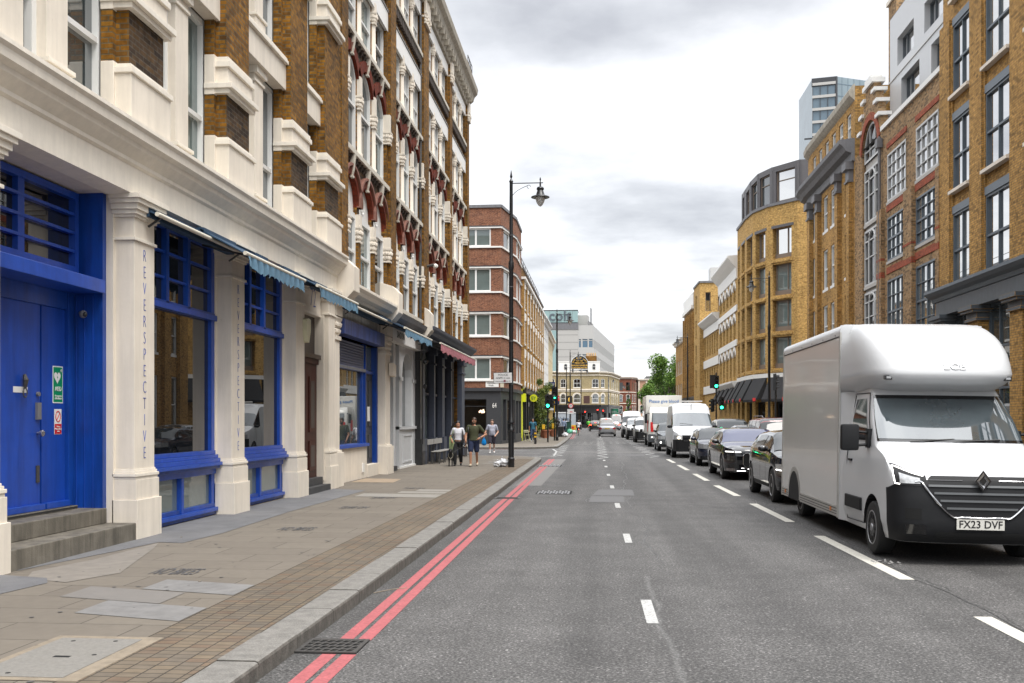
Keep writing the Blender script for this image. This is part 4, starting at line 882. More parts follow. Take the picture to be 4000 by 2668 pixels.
# ---- shop C: navy front with benches and a pink awning
NV=[(35.98,36.5),(36.5,37.0),(39.0,39.35),(41.05,41.75),(43.5,43.85),(46.9,47.9)]
NAVYL=mat('navy_paint_light',(.055,.065,.095),.5,var=.12,streak=.2)
for i,(a,c) in enumerate(NV):
    m_=BLACKP if i==0 else NAVYL
    F.part('shop_pilaster',lambda b:(b.box(a-.02,c+.02,0,.30,.10,1.08,m_),b.box(a+.03,c-.03,0,.22,1.08,4.45,m_),b.box(a,c,0,.28,3.95,4.02,m_),b.box(a-.02,c+.02,0,.32,4.35,4.62,m_)),bevel=.01)
F.part('shopfront',lambda b:(b.box(37.0,47.9,-.5,-.30,.10,4.9,NAVY),[b.box(a,a+.06,-.3,-.16,.1,4.6,NAVYL) for a in (37.9,38.6,40.2,40.7,42.4,43.1,44.6,45.3,46.2)],b.box(37,47.9,-.3,-.12,2.78,2.86,NAVYL),b.box(37,47.9,-.3,-.1,.1,.62,NAVY),b.box(36.0,47.9,0,.14,4.55,4.95,NAVY)))
for a,c in ((37.1,37.85),(38.05,38.55),(39.4,40.15),(41.8,42.35),(43.9,44.5),(44.75,45.25),(46.3,46.85)): 
    F.part('pane',lambda b:b.poly([(a,-.28,1.0),(c,-.28,1.0),(c,-.28,2.75),(a,-.28,2.75)],GLASSG)); F.part('pane',lambda b:b.poly([(a,-.28,2.9),(c,-.28,2.9),(c,-.28,4.5),(a,-.28,4.5)],GLASSG))
run(F,'shop_cornice',36.3,48.9,[(0,4.72),(.30,4.76),(.34,4.88),(.50,4.96),(.56,5.06),(.68,5.14),(.70,5.24),(0,5.29)],NAVYL)
awning(F,34.8,44.6,.34,1.15,4.72,4.50,PINK,DGREY,val=.33,seed=6,label='dark pink scalloped awning over the navy shopfront')
F.part('wall_pipe',lambda b:(b.tube([(35.7,.34,.9),(35.7,.34,4.2)],.03,6,BLACKP),b.blob((35.95,.42,3.9),(.12,.12,.1),BLACKP,sub=1),b.blob((35.9,.4,3.0),(.06,.08,.1),BLACKP,sub=1)))
# benches
BWOOD=mat('grey_bench_slats',(.34,.33,.31),.6,var=.1)
def bench(y0,y1,x,label,back=True):
    t=thing('bench',label,'bench',(x,(y0+y1)/2,.13),0,'benches outside the navy shop'); L=y1-y0
    b=MB(); 
    for k in range(4): b.box(-.17+.09*k,-.10+.09*k,-L/2,L/2,.45,.475,BWOOD)
    b.build('seat',t)
    for sx in (-.14,.14):
        for sy in (-1,1): b=MB(); b.box(sx-.02,sx+.02,sy*(L/2-.12)-.02,sy*(L/2-.12)+.02,0,.45,IRON); b.build('leg',t)
    b=MB(); b.box(-.14,.14,-L/2+.1,-L/2+.13,.40,.44,IRON); b.box(-.14,.14,L/2-.13,L/2-.1,.40,.44,IRON); b.box(-.12,.12,-L/2+.1,-L/2+.13,.04,.07,IRON); b.box(-.12,.12,L/2-.13,L/2-.1,.04,.07,IRON); b.build('cross_rail',t)
    if back: b=MB(); b.box(-.31,-.27,-L/2,L/2,.72,.92,BWOOD); b.box(-.34,-.30,-L/2+.2,-L/2+.25,.0,.92,IRON); b.box(-.34,-.30,L/2-.25,L/2-.2,.0,.92,IRON); b.build('backrest',t)
bench(36.9,38.1,-6.16,'shorter slatted bench at the near end of the navy shopfront'); bench(38.25,40.2,-6.16,'slatted bench just behind the woman with the dog'); bench(42.2,44.2,-6.16,'slatted bench behind the bearded man in the green shirt',False); bench(44.5,46.3,-6.16,'slatted bench closest to the side street corner',False)
# ================================================================ OTHER BUILDINGS
class Edge(Fac):
    """one wall of a polygonal building: s measured from point A towards B, outward normal on the right-hand side of travel"""
    def __init__(s,root,O,A,B):
        s.root=root; s.A=Vector(A)-Vector(O); d=Vector(B)-Vector(A); s.L=d.length; s.t=d.normalized(); s.n=Vector((s.t.y,-s.t.x)); s.ang=math.atan2(s.t.y,s.t.x); s.sg=1; s.S0=0
    def xf(s,a,n,z): p=s.A+s.t*a+s.n*n; return (p.x,p.y,z)
def poly(name,label,pts,H,m,cat='building',edges=None,roof=True,back=None,z0=0,group=None,kind=None):
    """building with a polygonal footprint; returns the root and an Edge per side. Sides listed in edges are left for the caller"""
    r=thing(name,label,cat,(pts[0][0],pts[0][1],0),0,group); n=len(pts); E_=[Edge(r,pts[0],pts[i],pts[(i+1)%n]) for i in range(n)]
    edges=edges if edges is not None else range(n)
    b=MB(); O=pts[0]
    for i in range(n):
        if i in edges: continue
        p,q=pts[i],pts[(i+1)%n]; b.poly([(p[0]-O[0],p[1]-O[1],z0),(q[0]-O[0],q[1]-O[1],z0),(q[0]-O[0],q[1]-O[1],H),(p[0]-O[0],p[1]-O[1],H)],back or m)
    if roof: b.poly([(p[0]-O[0],p[1]-O[1],H) for p in pts],RENDER_)
    if b.f: b.build('side_walls',r)
    return r,E_
def grid_wall(E,z0,z1,ops,m,rev=.2,n=0,name='wall',rm=None,s0=0,s1=None):
    return E.part(name,lambda b:wall(b,s0,E.L if s1 is None else s1,z0,z1,n,ops,m,rev,rm))
def band(E,z0,z1,pr,m,name='string_course',s0=-.0,s1=None): return E.box(name,s0,(E.L if s1 is None else s1),0,pr,z0,z1,m)
# ---------------------------------------------------------------- left 3: red-brown brick corner building
r,Es=poly('corner_block','red-brown brick corner block with white window bands above a dark grey shop',[(-26,68),(-6.8,68),(-6.15,72.4),(-6.15,77.4),(-26,77.4)],16.5,BRK_RED,edges=[0,1,2])
CLEARG=mat('clear_shop_glass',(.8,.85,.85),.0,trans=1.0)
lev=[(4.54,6.05),(7.56,9.07),(10.6,12.2),(13.7,14.94)]
spans=[[(8.8,11.6),(12.6,14.6),(15.9,18.5)],[(.75,3.4)],[(.5,1.9),(2.9,4.3)]]
for k,E in enumerate(Es[:3]):
    ops=[(a,c,z0,z1) for a,c in spans[k] for z0,z1 in lev]
    grid_wall(E,3.95,16.4,ops,BRK_RED,rev=.14)
    for z0,z1 in lev:
        band(E,z1,z1+.11,.09,WHITEP,'white_band'); band(E,z1+.11,z1+.17,.11,DGREY,'dark_flashing'); band(E,z0-.11,z0,.09,WHITEP,'white_band')
        for i,(a,c) in enumerate(spans[k]): window(E,a,c,z0,z1,-.10,fw=.09,cols=[(.60,.12)] if c-a>2 else [(.5,.1)],rows=[],fm=WFRAME,gm=(GLASSB if (i+k)%2 else GLASSG),dep=.08); 
    band(E,16.35,16.55,.08,LEAD,'coping')
    g=[[(9,11.6),(13.0,13.9),(14.5,18.2)],[(.6,1.5),(1.9,4.1)],[(.3,2.2),(2.8,4.7)]][k]
    grid_wall(E,.1,3.95,[(a,c,.75 if c-a>2.4 or k==2 else .14,3.2) for a,c in g],DGREY,rev=.3,name='shopfront'); band(E,3.75,3.98,.14,DGREY,'shop_cornice'); band(E,.1,.35,.05,DGREY,'plinth')
    for a,c in g: window(E,a,c,.75 if c-a>2.4 or k==2 else .14,3.2,-.25,fw=.06,cols=[(.5,.05)] if c-a>2.4 else [],rows=[(.8,.04)],fm=DGREY,gm=CLEARG if (k==0 and a>14) else GLASS,name='shop_window')
    if k==0: E.part('shop_interior',lambda b:(b.poly([(13.5,-3,.1),(19,-3,.1),(19,-3,3.9),(13.5,-3,3.9)],DGREY),b.poly([(13.5,-.4,.12),(19,-.4,.12),(19,-3,.12),(13.5,-3,.12)],DGREY),b.poly([(13.5,-.35,3.9),(19,-.35,3.9),(19,-3,3.9),(13.5,-3,3.9)],DGREY),b.poly([(13.5,-.35,.1),(13.5,-3,.1),(13.5,-3,3.9),(13.5,-.35,3.9)],DGREY),b.poly([(19,-.35,.1),(19,-3,.1),(19,-3,3.9),(19,-.35,3.9)],DGREY)))
text('64',.5,WHITEP,r,Es[0].xf(18.75,.012,2.75),(R(90),0,0),'house_number',.002,sx=.6)
s_=Es[0].part('street_nameplate',lambda b:b.box(18.15,19.05,.01,.03,4.02,4.42,WHITEP)); text('Garden\nWalk',.17,DGREY,s_,Es[0].xf(18.52,.035,4.22),(R(90),0,0))
Es[0].box('nameplate',19.15,19.4,.01,.03,4.0,4.3,mat('cream_plate',(.5,.46,.36),.5))
l=Es[0].part('pendant_lamp',lambda b:[b.blob((17.75+dx*.7,-.6,2.4+dz*.7),.08,mat('lit_bulb',(1,.72,.5),emit=1.3),sub=1,amp=0) for dx,dz in ((0,0),(.25,.05),(.12,-.14),(-.12,-.1),(.3,-.12))])
# ---------------------------------------------------------------- left 4: yellow brick terrace with white columns
r,Es=poly('brick_terrace','long brown brick terrace with white columned windows and a black and lime green shopfront',[(-6.2,77.4),(-6.2,108),(-20,108),(-20,77.4)],14.0,BRK_L,edges=[0]); E=Es[0]; L4=r
NB=9; bw=(30.6-.6)/NB; ops=[]
for i in range(NB):
    a=.3+bw*i
    for z0,z1 in ((4.9,7.0),(7.9,9.9),(10.7,12.4)): ops.append((a+.75,a+bw-.25,z0,z1))
grid_wall(E,4.2,14.0,ops,BRK_L,rev=.2)
for i in range(NB):
    a=.3+bw*i; E.part('brick_pier',lambda b:b.box(a-.2,a+.45,0,.25,4.4,12.9,BRK_R))
    for j,(z0,z1) in enumerate(((4.9,7.0),(7.9,9.9),(10.7,12.4))):
        window(E,a+.75,a+bw-.25,z0,z1,-.12,fw=.09,rows=[(.5,.06)],fm=WFRAME,gm=GLASSB,sill=(.3,.12,WHITEP,.12))
        E.part('white_column',lambda b:(b.box(a+.48,a+.72,0,.28,z0-.1,z1-.1,WHITEP),b.box(a+.42,a+.80,0,.34,z1-.35,z1-.05,WHITEP),b.box(a+.45,a+bw-.2,0,.2,z1-.05,z1+.42,WHITEP)))
band(E,12.75,12.95,.4,WHITEP,'string_course'); band(E,13.9,14.05,.1,LEAD,'coping')
E.part('roof_railing',lambda b:(b.tube([(.5,0,14.5),(24,0,14.5)],.025,5,IRON),[b.tube([(s,0,14),(s,0,14.5)],.02,4,IRON) for s in range(1,24,2)]))
LIME=mat('lime_yellow_paint',(.62,.66,.015),.5,var=.06)
E.part('shopfront',lambda b:(wall(b,1.5,30.6,.1,4.2,-.0,[(a,a+1.7,.5,3.2) for a in (2.2,4.8,7.4,10.5,13.5,17,20,23.5,27)],BLACKP,rev=.3),[b.box(s,s+.35,0,.14,.1,3.9,BLACKP) for s in (4.2,6.8,9.4,12.6)],b.box(1.5,30.6,0,.35,3.85,4.2,BLACKP)))
E.part('lime_pier',lambda b:(b.box(0,1.5,-.1,.06,.1,4.2,LIME),b.box(1.0,1.9,.02,.3,3.2,3.85,LIME)))
for a in (2.2,4.8,7.4,10.5,13.5,17,20,23.5,27): window(E,a,a+1.7,.5,3.2,-.2,fw=.06,fm=BLACKP,gm=GLASS,name='shop_window')
for i in range(5): E.part('white_console',lambda b:b.blob((1.2+bw*i*1.0,.15,4.55),(.38,.16,.38),WHITEP,seed=i,sub=2,amp=.04),smooth=60)
g=E.part('round_sign',lambda b:(b.lathe((4.0,.75,3.55),[(.31,-.06),(.31,.06)],20,LIME,axis='x'),b.tube([(4.0,.1,3.9),(4.0,.9,3.9)],.03,5,IRON))); text('EY',.36,mat('dark_green_letters',(.01,.12,.05),.5),g,E.xf(3.92,.75,3.53),(R(90),0,0),ext=.004)
text('58',.5,WHITEP,r,E.xf(6.9,.16,3.05),(R(90),0,R(90)),'house_number',.003)
# ---------------------------------------------------------------- left 5, 6
def terrace(name,label,P,H,m,trim,cols,floors,shop,w=1.1,rise=0,cap=True,edges=[0],gm=None,shopz=4.0,sh=None,fm=None,sill=True,trimh=.25,rows=[(.5,.06)]):
    r,Es=poly(name,label,P,H,m,edges=edges)
    for ei in edges:
        E=Es[ei]; n=max(1,round(E.L/cols)); ops=[((i+.5)*E.L/n-w/2,(i+.5)*E.L/n+w/2,z0,z1)+((rise,) if rise else ()) for i in range(n) for z0,z1 in floors]
        grid_wall(E,shopz,H,ops,m,rev=.2)
        for o in ops: window(E,o[0],o[1],o[2],o[3],-.12,rise=rise,fw=.08,rows=rows,fm=fm or WFRAME,gm=gm or GLASSB,sill=(.12,.12,trim,.1) if sill else None)
        if rise or trimh:
            for o in ops:
                if rise: E.part('arch',lambda b:archring(b,o[0],o[1],o[3],rise,0,.18,trim,.05,8))
        if cap: run(E,'cornice',0,E.L,[(0,H-.5),(.2,H-.45),(.3,H-.2),(.5,H-.1),(.5,H+.05),(0,H+.1)],trim)
        if shop: grid_wall(E,.1,shopz,[(a,min(a+2.4,E.L-.2),.6,3.2) for a in [0.4+3*k for k in range(int((E.L-1)/3)+0)]],shop,rev=.25,name='shopfront'); band(E,shopz-.45,shopz,.3,sh or shop,'shop_cornice')
        for a in ([0.4+3*k for k in range(int((E.L-1)/3))] if shop else []): window(E,a,min(a+2.4,E.L-.2),.6,3.2,-.2,fw=.07,fm=shop,gm=GLASS,name='shop_window')
    return r,Es
WR=mat('white_render',(.74,.74,.73),.6,var=.03,streak=.05)
YR=mat('yellow_stucco',(.56,.47,.30),.7,var=.06)
terrace('white_townhouse','white painted stucco building beyond the brown brick terrace on the left',[(-6.3,108),(-6.3,121),(-18,121),(-18,108)],13.0,WR,WR,2.6,[(5,7.2),(8.3,10.2),(11,12.2)],mat('navy_shop',(.02,.05,.14),.5),edges=[0,3])
terrace('cream_terrace','narrow cream and tan building behind the second left lamp post',[(-6.5,121),(-6.7,140),(-18,140),(-18,121)],12.6,YR,CREAM,2.4,[(4.8,6.8),(7.8,9.6),(10.4,11.6)],mat('yellow_shop',(.5,.36,.12),.5),edges=[0,3])
terrace('tan_brick_building','tan brick building farthest along the left pavement before the pub',[(-6.9,140),(-9.5,178),(-20,178),(-20,140)],12.2,BRK_M,CREAM,2.5,[(4.8,6.8),(7.8,9.6),(10.2,11.4)],DGREY,edges=[0,3])
# ---------------------------------------------------------------- the pub at the bend
BRK_PUB=brickmat('buff_pub_brick','ab9b74','b8a882',mortar='9a8c70',dark=.3,stain=.2,darkbricks=.1)
r,Es=poly('corner_pub','buff brick corner pub with an arched black sign on its parapet',[(-17,206),(-8.8,216),(-.2,216),(1.4,218),(2.3,221),(4.5,238),(-10,238)],12.0,BRK_PUB,edges=[0,1,2,3,4])
for k,E in enumerate(Es[:5]):
    sp=[[(2,3.3),(6.5,7.8),(10,11.3)],[(.2,1.3),(3.0,4.5),(7.0,8.4)],[(.55,1.75)],[(.9,1.9)],[(1.5,2.5),(4.5,5.5),(8,9),(12,13)]][k]
    ops=[(a,c,8.7,10.6,.2) for a,c in sp]+[(a,c,5.4,7.35,(c-a)/2) for a,c in sp]
    grid_wall(E,4.95,12.0,ops,BRK_PUB,rev=.2)
    for a,c in sp:
        window(E,a,c,8.7,10.6,-.1,rise=.2,fw=.09,rows=[(.5,.07)],cols=[(.5,.05)],gm=GLASS,sill=(.15,.15,CREAM,.15)); window(E,a,c,5.4,7.35,-.1,rise=(c-a)/2,fw=.09,rows=[(.45,.07)],gm=GLASSB,sill=(.15,.15,CREAM,.15))
        E.part('arch',lambda b:archring(b,a,c,7.35,(c-a)/2,0,.28,CREAM,.06))
    band(E,8.1,8.4,.15,CREAM); band(E,7.85,7.95,.1,CREAM); band(E,11.3,11.5,.15,CREAM); run(E,'cornice',0,E.L,[(0,11.75),(.3,11.85),(.45,12.0),(.45,12.15),(0,12.2)],CREAM)
    grid_wall(E,0,4.95,[(.4,E.L-.4,.6,3.2)],BLACKP,rev=.3,name='shopfront'); band(E,4.6,4.98,.35,BLACKP,'shop_cornice'); E.part('pane',lambda b:b.poly([(.4,-.25,.6),(E.L-.4,-.25,.6),(E.L-.4,-.25,3.2),(.4,-.25,3.2)],GLASS))
E=Es[1]
E.part('parapet',lambda b:(b.box(-.2,2.4,-.4,.1,12.15,14.35,WHITEP),b.box(6.15,8.7,-.4,.1,12.15,14.35,WHITEP),b.box(-.3,8.8,-.45,.16,14.2,14.4,WHITEP)))
for a in (.9,7.0): window(E,a,a+.8,12.5,13.9,.105,rise=.4,fw=.08,rows=[(.5,.06)],gm=GLASS)
S_=E.part('arched_sign',lambda b:(b.poly([(p[0],.16,p[1]) for p in archpts(2.5,6.1,15.6,1.7,16)]+[(6.1,.16,12.75),(2.5,.16,12.75)],BLACKP),b.loft([[(p[0],n,p[1]) for n in (-.1,.2)]+[(2.5+3.6*(1 if p[0]>4.3 else 0)*0+p[0]-2.5+(p[0]-4.3)*.04,n,p[1]+.08) for n in (.2,-.1)] for p in [(2.5,12.75)]+archpts(2.5,6.1,15.6,1.7,16)+[(6.1,12.75)]],WHITEP),b.box(2.4,6.2,-.1,.2,12.6,12.75,WHITEP)))
GOLD=mat('gold_letters',(.72,.42,.06),.5)
def let(t,z,s,x=4.3,rot=0): text(t,s,GOLD,S_,E.xf(x,.175,z),(R(90),R(rot),0),'lettering',.01,.006)
for i,ch in enumerate('OLD BLUE LAST'):
    if ch==' ': continue
    a=R(-66+11*i); let(ch,13.55+1.62*math.cos(a)*.98,.42,4.3+1.55*math.sin(a),math.degrees(a))
let('A.D. 1700',14.45,.34); let('REBUILT 1876',14.02,.34); let('TRUMAN HANBURY',13.48,.42); let('BUXTONS ENTIRE',12.98,.42)
for a in (1.55,4.9,8.75-.9): pass
E.part('painted_panel',lambda b:(b.box(1.5,2.7,.01,.05,5.3,6.9,BLACKP),b.blob((2.1,.06,6.1),(.3,.02,.5),GOLD,sub=1))); E.part('painted_panel',lambda b:b.box(5.2,6.5,.01,.05,5.3,6.9,mat('dark_brown_board',(.07,.03,.025),.6)))
E.part('chimney_stack',lambda b:(b.box(5.6,8.0,-1.6,-1.0,12,15.6,BRK_L),[b.lathe((5.9+.45*i,-1.3,0),[(.14,15.6),(.12,16.3)],8,mat('chimney_pot',(.55,.35,.16),.8)) for i in range(5)]))
# ---------------------------------------------------------------- far office block with the glass box on top
GREYC=mat('grey_cladding_panels',(.42,.41,.39),.6,var=.04); OFFW=mat('white_office_panels',(.44,.435,.42),.6,var=.03)
CYANG=mat('pale_cyan_glass',(.26,.38,.38),.25,var=.05); OFBL=mat('blue_office_glass',(.07,.14,.21),.15,spec=.8)
r,Es=poly('office_tower_block','pale office block with ribbon windows and a cyan box carrying large grey letters',[(-22,300),(-6.7,300),(-2.2,300),(5.3,383),(-30,383)],30.1,OFFW,edges=[0,1,2])
E=Es[0]; E.part('wall',lambda b:(b.box(0,15.3,-.1,.2,0,28.9,GREYC),[b.box(0,15.3,.2,.22,3+2.2*i,3.06+2.2*i,DGREY) for i in range(12)])); E.part('glass_strip',lambda b:b.box(6.6,8.9,.2,.3,6,28.6,CYANG)); E.box('dark_band',0,15.4,-.2,.35,28.9,31.0,LEAD)
E.part('sign_box',lambda b:(b.box(0,15.2,-7,.5,31.0,34.5,CYANG),b.box(0,15.3,-7,.55,34.5,34.75,DGREY),[b.box(1.7*i,1.7*i+.05,.5,.53,31,34.5,LEAD) for i in range(1,9)]))
text('colt',4.4,mat('grey_letters',(.09,.11,.13),.5),r,E.xf(9.9,.6,32.9),(R(90),0,0),'lettering',.06,.06)
E=Es[1]; fl=[5+4.6*i for i in range(5)]
ops=[(a,c,z,z+2.6) for z in fl for a,c in ((.2,.9),(1.3,2.9),(3.2,4.4))]; grid_wall(E,0,30.1,ops,OFFW,rev=.25)
for o in ops: window(E,*o,-.2,fw=.08,rows=[(.82,.2)],fm=OFFW,gm=OFBL)
E=Es[2]
ops=[(.6,E.L-.6,z,z+2.6) for z in fl]; grid_wall(E,0,30.1,ops,OFFW,rev=.3)
for z in fl: 
    w_=E.part('ribbon_window',lambda b:(b.poly([(.6,-.25,z),(E.L-.6,-.25,z),(E.L-.6,-.25,z+2.6),(.6,-.25,z+2.6)],OFBL),[b.box(s,s+.28,-.25,.05,z,z+2.6,OFFW) for s in [.6+1.05*i for i in range(int((E.L-1.2)/1.05))]]))
E.part('roof_plant',lambda b:([b.tube([(s,-1.5,30.1),(s,-1.5,31.5)],.08,4,LEAD) for s in range(1,80,3)],b.tube([(1,-1.5,31.5),(80,-1.5,31.5)],.08,4,LEAD),b.box(3,9,-5,-2,30.1,33.5,GREYC),b.box(16,22,-5,-2,30.1,32.5,GREYC),[b.tube([(.5+.9*i,-.8,30),(.5+.9*i,-.8,35.5)],.07,4,LEAD) for i in range(4)],[b.tube([(.5,-.8,z),(3.2,-.8,z)],.07,4,LEAD) for z in (32,33.7,35)]))
# ---------------------------------------------------------------- red brick and peach buildings at the far end
r,Es=terrace('red_brick_block',"orange red brick block with rows of pale arched windows at the road's far end",[(2.6,268),(8.3,268),(9.6,272),(10.2,290),(2.6,290)],13.1,BRK_OR,mat('pale_arch_stone',(.5,.42,.36),.7),2.0,[(3.4,5.4),(6.6,8.4)],DGREY,w=.95,rise=.45,edges=[0,1,2],shopz=2.8)
for E in Es[:3]:
    n=max(1,round(E.L/2.0))
    for i in range(n): E.box('top_window',(i+.5)*E.L/n-.5,(i+.5)*E.L/n+.5,.0,.03,9.6,11.7,GLASS)
    band(E,9.0,9.2,.12,CREAM); band(E,6.0,6.2,.12,CREAM)
PEACH=mat('peach_stucco',(.50,.30,.20),.7,var=.05)
r,Es=terrace('peach_building','peach and cream building between the red brick block and the tree',[(10.4,280),(17,280),(17,296),(10.4,296)],13.0,PEACH,CREAM,2.2,[(3.6,5.8),(7,9)],CREAM,w=1,rise=.45,edges=[0],shopz=2.8)
E=Es[0]
for s in (.1,2.2,4.4,6.1): E.box('pilaster',s,s+.45,0,.2,.1,12.5,CREAM)
terrace('far_white_building','small white building peeking over the left of the tree',[(15,330),(30,330),(30,345),(15,345)],16,OFFW,OFFW,3,[(4,6),(8,10),(12,14)],None,edges=[0],shopz=0)
# ================================================================ RIGHT SIDE
GW=mat('blue_grey_window_paint',(.10,.125,.15),.4,var=.05)
WFG=mat('pale_grey_frame',(.52,.52,.51),.45)
REDB=brickmat('red_brick_band','9c4a34','a8563c',mortar='86604e',dark=.3,stain=.1)
# R1
r,Es=poly('yellow_warehouse','yellow brick warehouse with blue-grey sash windows and grey shop cornice at the right edge',[(12.3,37.1),(12.3,8),(24,8),(24,37.1)],20.5,BRK_R,edges=[0]); E=Es[0]
P1=[(0,1.0),(2.9,3.95),(6.15,7.2),(9.35,10.4),(12.5,13.55),(15.7,16.75),(18.9,19.95),(22.1,23.15),(25.2,26.2),(28.1,29.1)]
W1=[(a[1]+.12,b_[0]-.12) for a,b_ in zip(P1,P1[1:])]; F1=[(6.45,8.95),(9.75,12.2),(13.05,15.5),(16.4,18.9)]
grid_wall(E,6.0,20.5,[(a,c,z0,z1) for a,c in W1 for z0,z1 in F1],BRK_R,rev=.22)
for a,c in P1: E.part('brick_pier',lambda b:(b.box(a,c,0,.13,6.35,20.0 if a>1 else 15.8,BRK_R),b.box(a-.12,c+.12,0,.06,6.35,20.0 if a>1 else 15.6,BRK_R)))
for i,(a,c) in enumerate(W1):
    for j,(z0,z1) in enumerate(F1):
        window(E,a,c,z0,z1,-.06,fw=.08,rows=[(.48,.07)],cols=[(.5,.045)],fm=GW,gm=GLASSR if (i+j)%3 else GLASSR2,dep=.09,sill=(.26,.11,CREAM,.06),lintel=(.13,.26,GW,.0))
run(E,'shop_cornice',-.3,29.1,[(0,5.95),(.28,6.0),(.34,6.12),(.48,6.2),(.58,6.3),(.58,6.4),(0,6.48)],GW)
E.part('shop_fascia',lambda b:b.box(0,29.1,-.1,.25,5.48,5.98,GREYP))
for a in (.0,3.0,6.4,9.8,13.2,16.6,20,23.4):
    E.part('shop_pier',lambda b:(b.box(a,a+.9,-.3,.22,.1,5.0,BRK_R if a>1 else GREYP),b.box(a-.06,a+.96,-.3,.30,4.98,5.08,GREYP),b.box(a-.02,a+.92,-.3,.26,5.08,5.25,GREYP),b.box(a-.10,a+1.0,-.3,.42,5.25,5.34,GREYP),b.box(a-.14,a+1.04,-.3,.48,5.34,5.48,GREYP)),bevel=.01)
for k,a in enumerate((.9,3.9,7.3,10.7,14.1,17.5,20.9)): window(E,a,a+2.1 if k==0 else a+2.5,.6,5.48,-.20,fw=.08,cols=[(.33,.07),(.67,.07)],rows=[(.45,.07),(.72,.07)],fm=GW,gm=GLASSB,name='shop_window')
# R2
r2,Es=poly('red_banded_warehouse','brick warehouse with many-paned windows, red bands, a stepped gable and white penthouse',[(12.3,49.6),(12.3,37.1),(24,37.1),(24,49.6)],14.45,BRK_M,edges=[0],roof=True); E=Es[0]; Y=lambda y:49.6-y
bay=[(Y(44.05),Y(41.45)),(Y(40.15),Y(37.55))]; lv=[(.5,3.9),(5.0,7.75),(8.57,10.43),(11.12,13.15)]
grid_wall(E,.1,14.45,[(a,c,z0,z1) for a,c in bay for z0,z1 in lv]+[(Y(48.2),Y(45.5),3.2,15.47,1.33)],BRK_M,rev=.24)
for a,c in bay:
    for j,(z0,z1) in enumerate(lv):
        window(E,a,c,z0,z1,-.06,fw=.08,cols=[(.25,.035),(.5,.08),(.75,.035)],rows=[(.25,.035),(.5,.08),(.75,.035)] if j else [(.3,.04),(.6,.04)],fm=(WFG if j==3 else GW),gm=GLASSR2 if j<3 else GLASSR,dep=.08,sill=(.10,.12,mat('stone_sill',(.42,.40,.37),.7),.1),lintel=(.035,.27,MATS['stone_sill'],.12))
        E.box('red_brick_band',a-.1,c+.1,0,.03,z1+.28,z1+(.50 if j==3 else .56),REDB)
for a,c in ((Y(45.2)+.0,Y(44.5)),(Y(41.35),Y(40.25)),(Y(37.5),Y(37.1))): E.part('brick_pilaster',lambda b:(b.box(a,c,0,.16,.1,10.95,BRK_M),b.box(a-.01,c+.01,0,.17,7.95,8.2,REDB),b.box(a-.01,c+.01,0,.17,8.7,8.8,REDB)))
E.part('arch_surround',lambda b:archring(b,Y(48.2),Y(45.5),15.47,1.33,0,.34,REDB,.06,14))
LB=[(3.2,5.2),(5.4,7.7),(8.0,10.6),(10.9,13.4)]
E.part('spandrel_panel',lambda b:b.box(Y(48.2),Y(45.5),-.3,-.16,3.2,15.4,MATS['stone_sill']))
for j,(z0,z1) in enumerate(LB): window(E,Y(48.15),Y(45.55),z0,z1,-.15,fw=.1,cols=[(.3,.06),(.7,.06)],rows=[(.5,.05),(.8,.06)],fm=WFG,gm=GLASS,sill=(.1,.15,MATS['stone_sill'],.0)); E.part('arched_light',lambda b:b.tube([(p[0],-.09,p[1]) for p in [(Y(47.35),z0+.1)]+archpts(Y(47.35),Y(46.35),z1-.1,.5,8)+[(Y(46.35),z0+.1)]],.05,5,WFG,cap=False))
window(E,Y(48.15),Y(45.55),13.75,15.42,-.15,rise=1.28,fw=.1,cols=[(.33,.05),(.67,.05)],rows=[(.3,.05)],fm=WFG,gm=GLASS)
def gable(b):
    c=Y(46.85)
    for k,(hw,z) in enumerate(((2.0,14.45),(1.75,15.2),(1.45,15.9),(1.1,16.5),(.7,17.0))):
        if k: 
            z0=15.5 if hw<1.4 else 14.45
            if hw>=1.36: b.box(c-hw,c-1.34,-.3,.02,14.45 if hw>1.5 else 15.2,z,BRK_M); b.box(c+1.34,c+hw,-.3,.02,14.45 if hw>1.5 else 15.2,z,BRK_M)
            else: b.box(c-hw,c+hw,-.3,.02,15.9 if hw>1 else 16.5,z,BRK_M)
    P=archpts(c-1.34,c+1.34,15.48,1.33,14)
    for p,q in zip(P,P[1:]): b.poly([(p[0],.02,p[1]),(q[0],.02,q[1]),(q[0],.02,15.9),(p[0],.02,15.9)],BRK_M); b.poly([(p[0],-.3,p[1]),(q[0],-.3,q[1]),(q[0],-.3,15.9),(p[0],-.3,15.9)],BRK_M)
E.part('stepped_gable',gable)
def cope(b):
    c=Y(46.85)
    for k,(hw,z) in enumerate(((1.75,15.2),(1.45,15.9),(1.1,16.5))): b.box(c-hw-.1,c-hw+.5,-.45,.14,z,z+.16,WHITEP); b.box(c+hw-.5,c+hw+.1,-.45,.14,z,z+.16,WHITEP)
    b.box(c-.85,c+.85,-.45,.14,17.0,17.2,WHITEP); b.box(c-.5,c+.5,-.4,.12,17.2,17.4,WHITEP)
    b.box(c+2.0,12.5,-.3,.1,14.4,14.6,WHITEP)
E.part('coping',cope)
E.part('drainpipe',lambda b:(b.tube([(Y(44.9),.12,2),(Y(44.9),.12,14.2)],.07,8,LEAD),b.box(Y(45.05),Y(44.75),.02,.26,13.7,14.1,LEAD)),smooth=50)
